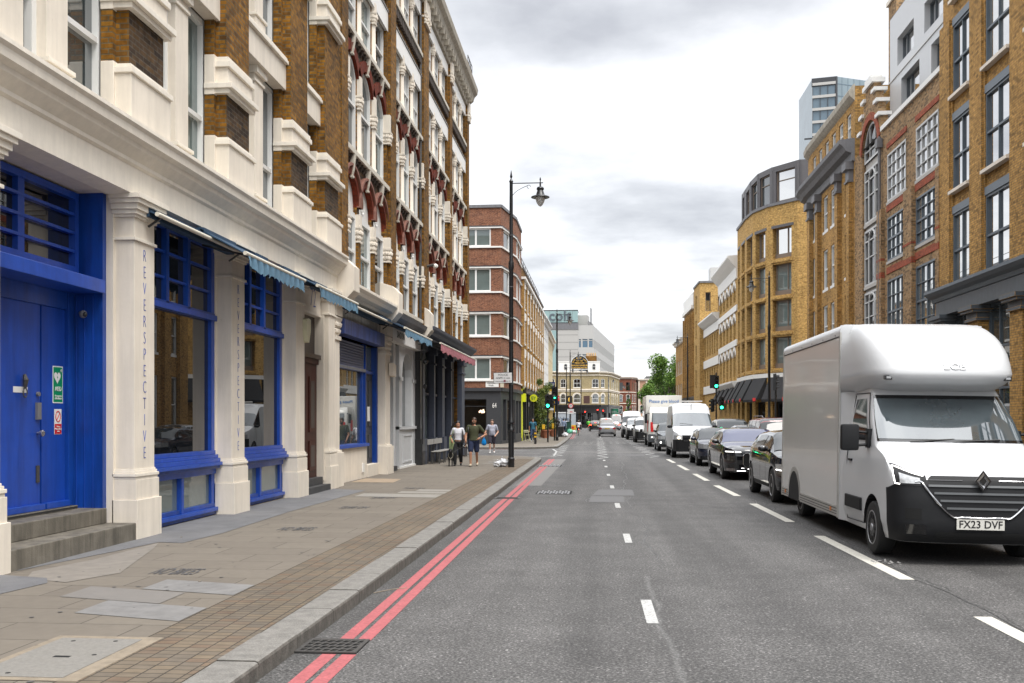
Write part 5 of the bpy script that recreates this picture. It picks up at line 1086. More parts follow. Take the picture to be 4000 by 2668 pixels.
# penthouse of R2
WCL=mat('white_metal_cladding',(.52,.53,.54),.35,var=.02)
Ep=Edge(r2,(12.3,49.6),(13.9,49.4),(13.9,37.0)); y2=lambda y:49.4-y
po=[(y2(48.2),y2(45.75),18.4,19.7),(y2(44.3),y2(41.8),18.4,19.7),(y2(47.6),y2(44.95),15.6,17.6),(y2(43.4),y2(41.6),15.6,17.6),(y2(40.6),y2(38.2),18.4,19.7)]
grid_wall(Ep,14.4,21.0,po,WCL,rev=.4,name='penthouse_wall')
for o in po: window(Ep,*o,-.32,fw=.07,cols=[(.25,.05)],fm=GREYP,gm=GLASSR)
Ep.part('penthouse_sides',lambda b:(b.box(0,12.4,-8,-.01,20.98,21.05,LEAD),b.poly([(0,0,14.4),(0,-8,14.4),(0,-8,21),(0,0,21)],WCL),b.poly([(12.4,0,14.4),(12.4,-8,14.4),(12.4,-8,21),(12.4,0,21)],WCL),b.box(0,12.4,0,.04,17.95,18.02,WFG)))
Ep.part('chimney',lambda b:(b.box(-1.3,-.05,-2.0,-.3,14,22.2,BRK_M),b.box(-1.4,.0,-2.1,-.2,22.2,22.4,CREAM)))
# R3
r,Es=poly('curved_cornice_warehouse','yellow brick warehouse with a heavy dark cornice curving round its corner',[(22,63.2),(14.6,62.9),(13.1,62.2),(12.42,61.1),(12.3,59.8),(12.3,49.6),(22,49.6)],18.0,BRK_R,edges=[0,1,2,3,4])
lv=[(5.75,8.05),(8.95,11.1),(12.15,14.05)]; A_=[(.6+1.6*i,.6+1.6*i+.85) for i in range(6)]
Y3=lambda y:59.8-y
mains=[(Y3(59.2),Y3(58.4)),(Y3(56.5),Y3(55.4)),(Y3(54.7),Y3(53.6)),(Y3(51.6),Y3(50.5))]
for k,E in enumerate(Es[:5]):
    if k==4: ops=[(a,c,z0,z1) for a,c in mains for z0,z1 in lv+[(1.0,4.4)]]+[(a,c,15.65,16.95) for a,c in A_]
    elif k==0: ops=[(a,c,z0,z1) for a,c in ((1.5,2.4),(4.5,5.4)) for z0,z1 in lv]
    elif k in(1,): ops=[(.4,1.2,z0,z1) for z0,z1 in lv+[(15.65,16.95)]]
    else: ops=[]
    grid_wall(E,.1,18.0,ops,BRK_R,rev=.22)
    for o in ops: window(E,*o,-.13,fw=.09,rows=[(.5,.07)],gm=GLASSR2,sill=(.14,.14,WHITEP,.1),lintel=(.06,.2,WHITEP,.08) if o[2]<15 else None)
    run(E,'main_cornice',-.0,E.L,[(0,14.35),(.12,14.4),(.16,14.75),(.42,14.85),(.55,15.05),(.72,15.2),(.75,15.38),(0,15.48)],LEAD,ends=(k==4))
    run(E,'parapet_cornice',0,E.L,[(0,17.3),(.12,17.4),(.25,17.55),(.28,17.8),(.1,18.05),(0,18.1)],STONE,ends=(k==4))
E=Es[4]
for a in (.05,2.2,6.9,9.3): E.part('pilaster',lambda b:(b.box(a,a+.62,0,.22,.1,13.4,BRK_R),b.box(a-.04,a+.66,0,.3,13.4,13.5,LEAD),b.box(a,a+.62,0,.24,13.5,14.0,LEAD),b.box(a-.1,a+.72,0,.4,14.0,14.38,LEAD)))
b=MB(); b.loft([[(14.5-22,y,18.0),(17.5-22,y,21.3),(20.5-22,y,21.3),(21.8-22,y,18.0)] for y in (-13.6,-5)],mat('slate_roof',(.09,.085,.085),.6,var=.15,vs=8)); b.build('slate_roof',r)
for y in (-12.6,-10.6,-8.6): b=MB(); b.loft([[(15.3-22,y+d,18.95),(16.6-22,y+d,20.38),(16.55-22,y+d,20.45),(15.25-22,y+d,19.02)] for d in (0,.8)],GLASS); b.build('roof_light',r)
# R4
ZINC=mat('dark_zinc_cladding',(.105,.10,.105),.45,metal=.2,var=.06); TAUPE=mat('taupe_panel',(.20,.155,.12),.6)
pts=[(11.2,83),(11.22,78.4),(11.42,76.0),(12.15,73.9),(13.85,71.75),(22,70.6),(22,83)]
r,Es=poly('modern_brick_corner','modern curved yellow brick corner building with a dark zinc top storey',pts,17.3,BRK_Y,edges=[0,1,2,3,4])
lv=[(5.5,7.75),(8.15,10.4),(10.75,13.0),(13.4,15.6)]
wn=[[(.4,1.3),(2.4,4.0)],[(.3,2.1)],[(.35,1.85)],[(.45,2.2)],[(3,4.6)]]
for k,E in enumerate(Es[:5]):
    ops=[(a,c,z0,z1) for a,c in wn[k] for z0,z1 in lv]+([(a,c,.4,3.1) for a,c in wn[k]])
    grid_wall(E,.1,17.3,ops,BRK_Y,rev=.45)
    for a,c in wn[k]:
        for z0,z1 in lv: window(E,a+.12,c-.02,z0,z1,-.35,fw=.07,cols=[(.66,.08)],fm=TAUPE,gm=GLASSG if z1<15 else GLASSR,name='window'); E.box('panel',a,c,-.34,-.30,z0-.02,z0+.36,TAUPE); E.box('brick_sill',a-.1,c+.1,-.0,.08,z0-.28,z0-.1,BRK_Y)
        window(E,a,c,.4,3.1,-.3,fw=.08,fm=BLACKP,gm=GLASS,name='shop_window')
    band(E,4.85,5.15,.06,WHITEP,'white_band'); band(E,17.25,17.45,.1,LEAD,'coping'); E.part('lintel',lambda b:[b.box(a-.1,c+.2,.0,.03,15.6,15.8,ZINC) for a,c in wn[k]])
    zo=[(a,c,17.6,19.8) for a,c in wn[k]]
    grid_wall(E,17.4,20.2,zo,ZINC,rev=.3,n=-.35,name='zinc_storey'); E.part('seams',lambda b:[b.box(s,s+.03,-.36,-.33,17.4,20.2,LEAD) for s in [.1+.7*i for i in range(int(E.L/.7)+1)] if not any(a-.05<s<c+.05 for a,c in wn[k])])
    for a,c in wn[k]: window(E,a,c,17.6,19.8,-.55,fw=.07,rows=[(.68,.06)],fm=TAUPE,gm=GLASSR if k==3 else GLASSB)
b=MB(); b.poly([(x-11.2,y-83,20.22) for x,y in [(11.55,83),(11.57,78.5),(11.75,76.1),(12.45,74.2),(14.0,72.1),(22,71),(22,83)]],ZINC); b.build('roof',r)
CANB=mat('black_canvas',(.012,.012,.014),.8); REDL=mat('red_lettering',(.7,.03,.03),.5)
def shopawn(E,a,c,z0=3.25,z1=4.85,pr=.9):
    o=E.part('black_awning',lambda b:(b.poly([(a,.05,z1),(c,.05,z1),(c,pr,z0),(a,pr,z0)],CANB),b.poly([(a,.05,z1),(a,pr,z0),(a,.05,z0)],CANB),b.poly([(c,.05,z1),(c,pr,z0),(c,.05,z0)],CANB),b.poly([(a,pr,z0),(c,pr,z0),(c,pr,z0-.18),(a,pr,z0-.18)],CANB))); E.part('red_mark',lambda b:b.box(c-.45,c-.05,pr,pr+.012,z0-.12,z0+.12,REDL),parent=o)
for k,(a,c) in ((0,(.2,1.6)),(0,(2.3,4.2)),(1,(.2,2.2)),(2,(.1,2.1)),(3,(.2,2.6)),(4,(1.5,4.5))): shopawn(Es[k],a,c)
# R5 R6 R7 R8 R9
r,Es=poly('white_arcaded_building','yellow brick building with white cornices and rows of narrow arched windows',[(11.2,95.5),(11.2,83),(22,83),(22,95.5)],15.2,BRK_Y,edges=[0,3]); E=Es[0]; lv=[(5.1,7.6),(8.5,10.4),(11.6,13.1)]
ops=[(.6+2.35*i,.6+2.35*i+1.35,z0,z1,.62) for i in range(5) for z0,z1 in lv]; grid_wall(E,.1,15.2,ops,BRK_Y,rev=.4); Es[3].box('side_wall',0,10.8,-.1,0,.1,15.2,BRK_Y)
for o in ops: window(E,*o[:4],-.3,rise=.62,fw=.1,rows=[(.45,.06)],gm=GLASSR); E.part('arch',lambda b:archring(b,o[0],o[1],o[3],.62,0,.3,WHITEP,.06,8))
for z in (7.9,10.75): band(E,z,z+.5,.1,WHITEP,'white_band')
run(E,'cornice',0,12.5,[(0,13.4),(.1,13.45),(.15,14.3),(.5,14.7),(.8,15.1),(.8,15.25),(0,15.3)],WHITEP); run(E,'shop_cornice',0,12.5,[(0,4.3),(.2,4.4),(.5,4.8),(.5,4.95),(0,5.0)],WHITEP)
for i in range(4): shopawn(E,.6+3.1*i,2.6+3.1*i)
r,Es=poly('low_white_building','low white and yellow brick building with a projecting cornice between taller neighbours',[(11.0,107),(11.2,95.5),(22,95.5),(22,107)],11.9,BRK_Y,edges=[0]); E=Es[0]
ops=[(.5+1.8*i,.5+1.8*i+1.0,z0,z1) for i in range(6) for z0,z1 in ((5.0,6.9),(8.3,10.2))]; grid_wall(E,.1,11.9,ops,BRK_Y,rev=.3)
for o in ops: window(E,*o,-.2,fw=.08,rows=[(.5,.05)])
for z in (4.4,7.1,10.4): band(E,z,z+.8,.12,WHITEP,'white_band')
run(E,'cornice',0,E.L,[(0,11.2),(.3,11.4),(.7,11.8),(.7,11.95),(0,12.0)],WHITEP)
r,Es=poly('modern_brick_infill','tall modern yellow brick infill with narrow stacked windows behind the low white building',[(10.4,112.5),(10.5,107),(20,107),(20,112.5)],16.4,BRK_Y,edges=[0,1])
for E,sp in ((Es[0],[(1.6,2.6)]),(Es[1],[(.6,1.15),(1.9,2.6)])):
    ops=[(a,c,z,z+2.0) for a,c in sp for z in (5.2,7.9,10.6,13.3)]; grid_wall(E,.1,16.4,ops,BRK_Y,rev=.4)
    for o in ops: window(E,*o,-.3,fw=.08,fm=TAUPE,gm=GLASSR)
    band(E,16.3,16.5,.1,LEAD,'coping')
b=MB(); b.box(1.5,4,-3,-1,16.4,18.3,WFG); b.build('roof_box',r)
r,Es=poly('white_parapet_building','yellow brick building with slender piers and a white parapet, far down on the right',[(10.2,123),(10.4,112.5),(20,112.5),(20,123)],14.6,BRK_R,edges=[0]); E=Es[0]
ops=[(.5+2.0*i,.5+2.0*i+1.1,z,z+2.1) for i in range(5) for z in (4.9,7.9,10.9)]; grid_wall(E,.1,14.6,ops,BRK_R,rev=.3)
for o in ops: window(E,*o,-.2,fw=.08,rows=[(.5,.05)],sill=(.15,.12,WHITEP,.1))
for i in range(6): E.box('pier',2*i-.2+.3,2*i+.45,0,.2,4.4,13.8,BRK_R)
E.part('parapet',lambda b:(b.box(0,E.L,-.2,.1,14.5,16.0,WHITEP),b.box(0,E.L,-.2,.3,14.2,14.6,WHITEP))); run(E,'shop_cornice',0,E.L,[(0,3.9),(.3,4.1),(.5,4.3),(0,4.4)],LEAD)
terrace('far_right_brick_building','last brick building on the right before the tree',[(10.0,134),(10.2,123),(20,123),(20,134)],11.8,BRK_R,WHITEP,2.2,[(4.6,6.3),(7.6,9.3)],DGREY,edges=[0,3])
# glass tower
TG=mat('blue_tower_glass',(.19,.245,.275),.2,spec=.8,var=.12,vs=.15); TGD=mat('dark_tower_glass',(.12,.17,.21),.2,spec=.8,var=.1,vs=.2)
r,Es=poly('glass_tower','tall blue glass tower with a grey top rising behind the right hand buildings',[(87.5,422),(96.5,420),(118,430),(118,450),(87.5,450)],143,TG,edges=[0,1])
Es[0].part('facade',lambda b:(b.box(0,9.2,-.3,0,0,141,TGD),[b.box(0,9.2,0,.5,141-5.2*i-1.1,141-5.2*i,GREYC) for i in range(5)],[b.box(s,s+.2,0,.3,0,141,DGREY) for s in (0,3,6,9)],b.box(-.3,9.3,-.3,.3,139.6,143,DGREY),[b.box(0,9.2,.0,.12,5*i,5*i+.35,WFG) for i in range(22)],[b.box(-3.2,.1,-.5,0,118-7.5*i,118.6-7.5*i,DGREY) for i in range(7)]))
Es[1].part('facade',lambda b:(b.box(0,Es[1].L,-.3,0,0,143,TG),[b.box(0,Es[1].L,.0,.1,5*i,5*i+.3,TGD) for i in range(29)],[b.box(s,s+.15,0,.1,0,143,TGD) for s in (3,6,9,12,15,18,21)],b.box(-.2,.6,-.3,.4,0,143,DGREY)))
# ================================================================ VEHICLES
TYRE=mat('tyre_rubber',(.014,.014,.014),.75,var=.15,vs=30); ALLOY=mat('alloy_rim',(.5,.5,.51),.32,metal=.5); STEELW=mat('steel_rim',(.30,.30,.31),.45,metal=.6)
CGL=mat('car_glass',(.022,.028,.032),.03,spec=.6,ior=1.45); CGLD=mat('dark_car_glass',(.010,.011,.012),.03,spec=.8,ior=1.7)
CGLV=mat('lilac_tinted_windscreen',(.055,.065,.135),.04,spec=.7,ior=1.5); WSG=mat('van_windscreen',(.055,.07,.078),.02,spec=.9,ior=1.8,var=.3,vs=.9)
PLAST=mat('black_bumper_plastic',(.010,.0105,.012),.6,spec=.3,var=.1,vs=20); CHROME=mat('chrome',(.42,.42,.43),.15,metal=1); GLOSSB=mat('gloss_black_trim',(.006,.006,.007),.12,coat=.5)
LENS=mat('lamp_lens',(.34,.35,.36),.1,spec=1,var=.3,vs=18); DRL=mat('daylight_lamp',(1,.97,.92),emit=1.6); BEAM=mat('lit_headlamp',(1,.86,.6),emit=3.0); AMB=mat('amber_marker',(.7,.22,.03),.3); TAIL=mat('tail_lamp',(.35,.02,.03),.25); TAILON=mat('lit_brake_lamp',(1,.05,.02),emit=4)
PLW=mat('white_number_plate',(.62,.61,.56),.4); PLY=mat('yellow_number_plate',(.62,.42,.04),.4); INK=mat('plate_ink',(.01,.01,.01),.5)
def paint(n,c,rough=.22,metal=.0,coat=.6): return mat(n,c,rough,metal=metal,coat=coat)
def bool_cut(o,cutters):
    for c in cutters:
        m=o.modifiers.new('b','BOOLEAN'); m.operation='DIFFERENCE'; m.object=c; m.solver='EXACT'; m.material_mode='TRANSFER'
    dg=bpy.context.evaluated_depsgraph_get(); me=bpy.data.meshes.new_from_object(o.evaluated_get(dg)); o.modifiers.clear(); old=o.data; o.data=me; bpy.data.meshes.remove(old)
    me.shade_smooth(); me.set_sharp_from_angle(angle=R(32))
def cutter(parent,x0,x1,y,z,r):
    b=MB(); b.lathe((0,y,z),[(r,x0),(r,x1)],28,PLAST,axis='x'); o=b.build('cut',parent); bpy.context.view_layer.update(); return o
WHEELS={}
def wheel(root,x,y,r,w,style,side):
    """tyre with a rim child; side -1: outer face towards -x"""
    k=(round(r,3),round(w,3),style)
    if k not in WHEELS:
        b=MB(); b.lathe((0,0,0),[(r*.62,-w*.5),(r*.80,-w*.52),(r*.95,-w*.48),(r,-w*.38),(r,w*.38),(r*.95,w*.48),(r*.62,w*.5)],32,TYRE,axis='x'); t=b.build('wheel',smooth=40)
        b=MB(); rm=STEELW if style=='steel' else ALLOY; rr=r*.655
        b.lathe((0,0,0),[(rr,-w*.5),(rr*.93,-w*.53),(rr*.88,-w*.44),(rr*.86,-w*.1)],32,rm,axis='x',closed=False); b.lathe((0,0,0),[(rr*.88,-w*.12),(.001,-w*.12)],24,PLAST if style!='steel' else STEELW,axis='x',closed=False)
        n={'five':5,'multi':10,'steel':0}[style]
        for i in range(n):
            a=2*PI*i/n; da=.30 if n==5 else .13
            v=[(-w*.47+q,rad*math.cos(a+s),rad*math.sin(a+s)) for q in (0,w*.15) for rad,s in ((rr*.12,-da*1.6),(rr*.92,-da*.6),(rr*.92,da*.6),(rr*.12,da*1.6))]
            b.raw(v,[(0,1,2,3),(0,1,5,4),(2,3,7,6),(1,2,6,5)],rm)
        b.lathe((0,0,0),[(rr*.9,-w*.42),(rr*.5,-w*.5),(rr*.22,-w*.5),(rr*.2,-w*.56),(.001,-w*.56)],24,rm,axis='x',closed=False) if style=='steel' else b.lathe((0,0,0),[(rr*.2,-w*.3),(rr*.18,-w*.5),(.001,-w*.51)],14,rm,axis='x',closed=False)
        if style=='steel':
            for i in range(10): a=2*PI*i/10; b.lathe((-w*.50,rr*.66*math.cos(a),rr*.66*math.sin(a)),[(.028,-.008),(.028,.0)],8,HOLE,axis='x')
        h=b.build('rim',smooth=40); WHEELS[k]=(t.data,h.data); bpy.data.objects.remove(t); bpy.data.objects.remove(h)
    a,h=WHEELS[k]; o=bpy.data.objects.new('wheel',a); COL.objects.link(o); o.parent=root; o.location=(x,y,r)
    p=bpy.data.objects.new('rim',h); COL.objects.link(p); p.parent=o
    if side>0: p.rotation_euler=(0,0,PI)
    return o
def plate(root,x,y,z,txt,m=None,w=.52,h=.115,rz=0):
    b=MB(); b.box(-w/2,w/2,-.012,0,-h/2,h/2,m or PLW); o=b.build('number_plate',root,loc=(x,y,z),rot=(0,0,rz),bevel=.003)
    if txt: text(txt,h*1.02,INK,o,(0,-.0135,0),(R(90),0,0),'lettering',.001,.002,sx=.86*w/.52,spacing=1.02)
    return o
def ring(S,y):
    w=interp(S['w'],y)*S['W']; zt=interp(S['zt'],y); z0=interp(S['z0'],y); be=min(interp(S['belt'],y),zt-.035); g=max(0,min(1,(zt-be)/S['hg']))
    wr=w*(.92*(1-g)+S.get('rail',.76)*g); dr=.03+S.get('rdrop',.075)*g
    return [(w*.80,z0),(w*.965,z0+.05),(w*.995,z0+.2*(be-z0)+.03),(w,z0+.55*(be-z0)),(w*.992,z0+.8*(be-z0)),(w*.955,be),(w*.955+(wr-w*.955)*.5,be+(zt-dr-be)*.52),(wr,zt-dr),(wr*.88,zt-dr*.35),(wr*.5,zt-dr*.06),(0,zt)]
def spt(S,y,r,side,off=0):
    P=ring(S,y); r=max(0,min(len(P)-1.0001,r)); i=int(r); k=r-i; a,b=P[i],P[i+1]; x=a[0]+(b[0]-a[0])*k; z=a[1]+(b[1]-a[1])*k
    dx,dz=b[0]-a[0],b[1]-a[1]; l=math.hypot(dx,dz) or 1; return (side*(x+off*dz/l),y,z-off*dx/l)
def spatch(b,S,ys,r0,r1,side,m,off=.006,nr=5):
    rf=(lambda v,y: v(y) if callable(v) else v)
    rows=[[spt(S,y,rf(r0,y)+(rf(r1,y)-rf(r0,y))*j/nr,side,off) for j in range(nr+1)] for y in ys]
    b.loft(rows,m,cap=False,close=False)
def wsc(b,S,ys,m,inset=.04,off=.008,r0=7.0):
    """windscreen / rear screen: full width across the centre line"""
    rows=[]
    for y in ys:
        q=[spt(S,y,r0+(10-r0)*j/6,-1,off) for j in range(7)]; q=q+[(-p[0],p[1],p[2]) for p in q[-2::-1]]; rows.append(q)
    b.loft(rows,m,cap=False,close=False)
def lin(a,c,n): return [a+(c-a)*i/n for i in range(n+1)]
def fy(S,x,L=None):
    """y of the nose at lateral x"""
    k=max(0,(abs(x)/S['W']-.66)/.32); return S.get('nose',.42)*min(1,k)**2
def fpatch(b,S,xs,zlo,zhi,m,off=.01,rear=False):
    g=lambda v,x: v(x) if callable(v) else v
    L=S['L']; rows=[]
    for x in xs:
        y=fy(S,x)-off; yy=lambda z: (L-y) if rear else y+S.get('lean',0)*max(0,z-.6)
        rows.append([(x,yy(g(zlo,x)),g(zlo,x)),(x,yy(g(zhi,x)),g(zhi,x))])
    b.loft(rows,m,cap=False,close=False)
def car(name,label,cat,X,Y,S,pm,rot=0,wheels='five',wsm=None,sgm=None,parts=None,group=None,mirror=None,lit=None,simple=False):
    """car facing the camera (front at local y=0); rot=180 shows its tail"""
    L=S['L']; t=thing(name,label,cat,(X,Y if not rot else Y+L,0),R(rot),group)
    W_=S['W']; n=S.get('nose',.42)
    ys=sorted(set([round(v,3) for v in [0,.02,.06,.12,.2,.3,n]+lin(n,L-n,34)+[L-.3,L-.2,L-.12,L-.06,L-.02,L]]))
    S.setdefault('w',[]); 
    if not S['w']:
        wf=lambda y: .66+.32*math.sqrt(max(0,min(1,y/n)))
        S['w']=[(v,wf(v)) for v in (0,.004,.02,.06,.12,.2,.3,n)]+[(n+.5,1.0),(L-n-.5,1.0)]+[(L-v,wf(v)) for v in (n,.3,.2,.12,.06,.02,.004,0)]
    b=MB(); rings=[]
    for y in ys:
        q=ring(S,y); rings.append([(-p[0],y,p[1]) for p in q]+[(p[0],y,p[1]) for p in q[-2::-1]])
    b.loft(rings,pm,cap=True); body=b.build('body',t,smooth=32,weld=True)
    cs=[]
    for yw in S['wy']: cs.append(cutter(t,-W_-.1,W_+.1,yw,S['wr']*1.0,S['wr']+.055))
    if not simple:
        bool_cut(body,cs)
    for c in cs: bpy.data.objects.remove(c)
    for yw in S['wy']:
        for sd in (-1,1): wheel(t,sd*(W_-.115),yw,S['wr'],.22,wheels,sd)
    gm=wsm or CGL; sg=sgm or CGLD
    a0,a1,b0,b1=S['ws']; b=MB(); wsc(b,S,lin(a0,a1,8),gm); b.build('windscreen',t,smooth=60)
    b=MB(); wsc(b,S,lin(b0,b1,6),sg); b.build('rear_window',t,smooth=60)
    for sd in (-1,1):
        for i,(y0,y1) in enumerate(S['sw']):
            b=MB(); spatch(b,S,lin(y0,y1,8),5.12,6.9,sd,sg,.007); b.build('side_window',t,smooth=60)
        if mirror is not False:
            my=S['sw'][0][0]+.12; mz=interp(S['belt'],my)+.06; b=MB(); b.blob((sd*(W_+.06),my,mz),(.12,.07,.075),mirror or pm,sub=2,amp=0); b.tube([(sd*(W_-.08),my+.02,mz-.06),(sd*(W_+.02),my,mz-.03)],.02,6,PLAST); b.build('wing_mirror',t,smooth=50)
    b=MB(); [spatch(b,S,lin(S['wy'][0]+S['wr']+.08,S['wy'][1]-S['wr']-.08,6),0,1.6,sd,PLAST,.006,3) for sd in (-1,1)]; b.build('sill_trim',t,smooth=60)
    b=MB()
    for sd in (-1,1):
        for y in [S['sw'][0][0]+.15]+[q[1]+.03 for q in S['sw'][:2]]: 
            P_=[spt(S,y,1.7+3.3*j/5,sd,.0065) for j in range(6)]; Q_=[(p[0],p[1]+.012,p[2]) for p in P_]; b.loft([P_,Q_],PLAST,cap=False,close=False)
    b.build('door_gaps',t)
    if parts: parts(t,S)
    return t
def P_(t,name,fn,**k): b=MB(); fn(b); return b.build(name,t,**k)
# ---- white box van in the foreground
WV=paint('white_van_paint',(.58,.59,.60),.25,coat=.1); BOXW=mat('box_panel_white',(.66,.645,.615),.16,coat=.3,var=.02,vs=.8); ALU=mat('aluminium_rail',(.50,.49,.46),.4,metal=.5,var=.05)
T=thing('box_van','large white box van with a black bumper, the nearest vehicle on the right','van',(4.60,12.55,0)); T.rotation_euler=(0,R(.9),0)
YF=[(.27,.12),(.36,.03),(.50,.0),(.80,.01),(.98,.04),(1.05,.075),(1.10,.13),(1.16,.26),(1.24,.47),(1.34,.72),(1.42,.90),(1.47,.97),(1.80,1.28),(2.17,1.65),(2.24,1.72)]
WF=[(.27,.94),(.36,.97),(.5,1.0),(1.0,1.005),(1.2,.99),(1.45,.965),(1.8,.93),(2.17,.86),(2.24,.84)]
CF=[(.27,.5),(1.0,.52),(1.2,.48),(1.45,.30),(1.8,.26),(2.24,.24)]
def cab(z,t,off=0):
    s=abs(t); w=interp(WF,z)+off; c=interp(CF,z); zz=z-.15*(s**4)*smoothstep(.9,1.05,z)*(1-smoothstep(1.3,1.47,z)); yf=interp(YF,zz)
    a=s*PI/2; x=w*math.sin(a)**.62 if s>0 else 0; y=yf+c*(1-math.cos(a)**.62)*(.55+.45*s) - off*math.cos(a)
    return (math.copysign(x,t) if t else 0.0,y,z)
zs=[.27,.31,.36,.43,.5,.6,.7,.8,.9,.98,1.02,1.05,1.08,1.1,1.13,1.16,1.2,1.24,1.29,1.34,1.38,1.42,1.45,1.47,1.55,1.65,1.8,1.95,2.08,2.17,2.24]
tt=[-1+2*i/40 for i in range(41)]
b=MB(); b.loft([[(-interp(WF,z),2.75,z)]+[cab(z,t) for t in tt]+[(interp(WF,z),2.75,z)] for z in zs],WV); cb=b.build('cab',T,smooth=30)
def cpatch(name,t0,t1,zlo,zhi,m,off=.006,nt=16,nz=8,par=None):
    g=lambda v,x: v(x) if callable(v) else v; b=MB()
    rows=[]
    for i in range(nt+1):
        t=t0+(t1-t0)*i/nt; rows.append([cab(g(zlo,t)+(g(zhi,t)-g(zlo,t))*j/nz,t,off) for j in range(nz+1)])
    b.loft(rows,m,cap=False,close=False); return b.build(name,par or T,smooth=40)
bp=cpatch('bumper',-.93,.93,.275,lambda t:1.10 if abs(t)<.26 else 1.10-.12*smoothstep(.26,.32,abs(t))-.05*smoothstep(.7,.93,abs(t)),PLAST,.02,60,14)
c1=cutter(T,-1.3,1.3,1.10,.36,.435); bool_cut(cb,[c1]); 
b=MB(); b.loft([[(x,1.10+.435*math.cos(a),.36+.435*math.sin(a)) for x in (-.995,-.55)] for a in [PI*i/16 for i in range(17)]],HOLE,cap=False,close=False); b.build('wheel_arch',T)
bpy.data.objects.remove(c1)
gz=lambda t: .60 if abs(t)<.10 else .60+.43*((abs(t)-.10)/.25)**1.1
cpatch('grille',-.34,.34,gz,1.05,PLAST,.028,40,6)
for z0,m_ in ((.70,.0),(.79,0),(.88,0),(.97,0)): cpatch('grille_bar',-.105-.5*(z0-.62),.105+.5*(z0-.62),z0,z0+.026,mat('grey_grille_bar',(.10,.105,.11),.35),.045,24,1)
b=MB()
for s in (-1,1): b.tube([cab(1.05,s*t,.034) for t in (.05,.15,.22,.28)],.008,5,CHROME)
P=[cab(1.02,-.42,.03),cab(1.03,-.37,.032)]+[cab(gz(t)-.0,t,.032) for t in [-.345+.69*i/40 for i in range(41)]]+[cab(1.03,.37,.032),cab(1.02,.42,.03)]
b.tube([P[i] for i in range(len(P))],.015,6,CHROME); b.build('grille_chrome',T,smooth=60)
def logo(b):
    o=[(0,.108),(.076,0),(0,-.108),(-.076,0)]; i=[(0,.054),(.035,0),(0,-.054),(-.035,0)]
    b.prism([(x*1.28,1.05+z*1.22) for x,z in o],'y',-.045,-.035,GLOSSB)
    for k in range(4):
        p,q,r_,s_=o[k],o[(k+1)%4],i[(k+1)%4],i[k]; mid=lambda a,c:((a[0]+c[0])/2,(a[1]+c[1])/2)
        b.raw([(p[0],-.05,1.05+p[1]),(q[0],-.05,1.05+q[1]),(mid(q,r_)[0],-.072,1.05+mid(q,r_)[1]),(mid(p,s_)[0],-.072,1.05+mid(p,s_)[1]),(r_[0],-.05,1.05+r_[1]),(s_[0],-.05,1.05+s_[1])],[(0,1,2,3),(3,2,4,5)],CHROME)
P_(T,'badge',logo)
plate(T,-.02,-.025,.52,'FX23 DVF',w=.56,h=.125)
for s in (-1,1):
    h=cpatch('headlight',s*.30,s*.74,lambda t:.975,lambda t:1.095+.14*smoothstep(.25,.72,abs(t)),PLAST,.026,18,6)
    cpatch('lens',s*.36,s*.62,lambda t:1.0,lambda t:1.065+.07*smoothstep(.3,.7,abs(t)),LENS,.034,12,3,par=None).parent=h
    b=MB(); b.tube([cab(1.085+.125*smoothstep(.25,.72,t),s*t,.036) for t in (.32,.42,.52,.62,.69)]+[cab(1.16,s*.715,.036),cab(1.06,s*.72,.036),cab(.995,s*.70,.036),cab(.99,s*.62,.036)],.008,5,DRL); b.build('light_strip',h)
    cpatch('fog_lamp_recess',s*.32,s*.56,.38,.50,GLOSSB,.026,8,2); cpatch('air_intake',s*.36,s*.56,.56,.70,HOLE,.024,8,2)
cpatch('lower_intake',-.24,.24,.32,.42,HOLE,.026,14,2)
ws=cpatch('windscreen',-.80,.80,1.50,2.13,GLOSSB,.008,30,8); g=cpatch('glass',-.765,.765,1.535,2.08,WSG,.013,30,10); g.parent=ws
b=MB()
for x0,x1 in ((-.55,.02),(-.02,.6)): b.tube([(x0,1.0,1.50),(x0+.15,.985,1.515),(x1,1.03,1.54)],.009,5,INK)
b.build('wipers',T)
b=MB(); b.lathe((-.78,1.42,0),[(.035,1.60),(.045,1.70)],10,PLW); b.box(-.78,-.62,1.60,1.605,2.0,2.06,mat('pale_green_sticker',(.35,.5,.42),.5)); b.build('windscreen_clutter',T)
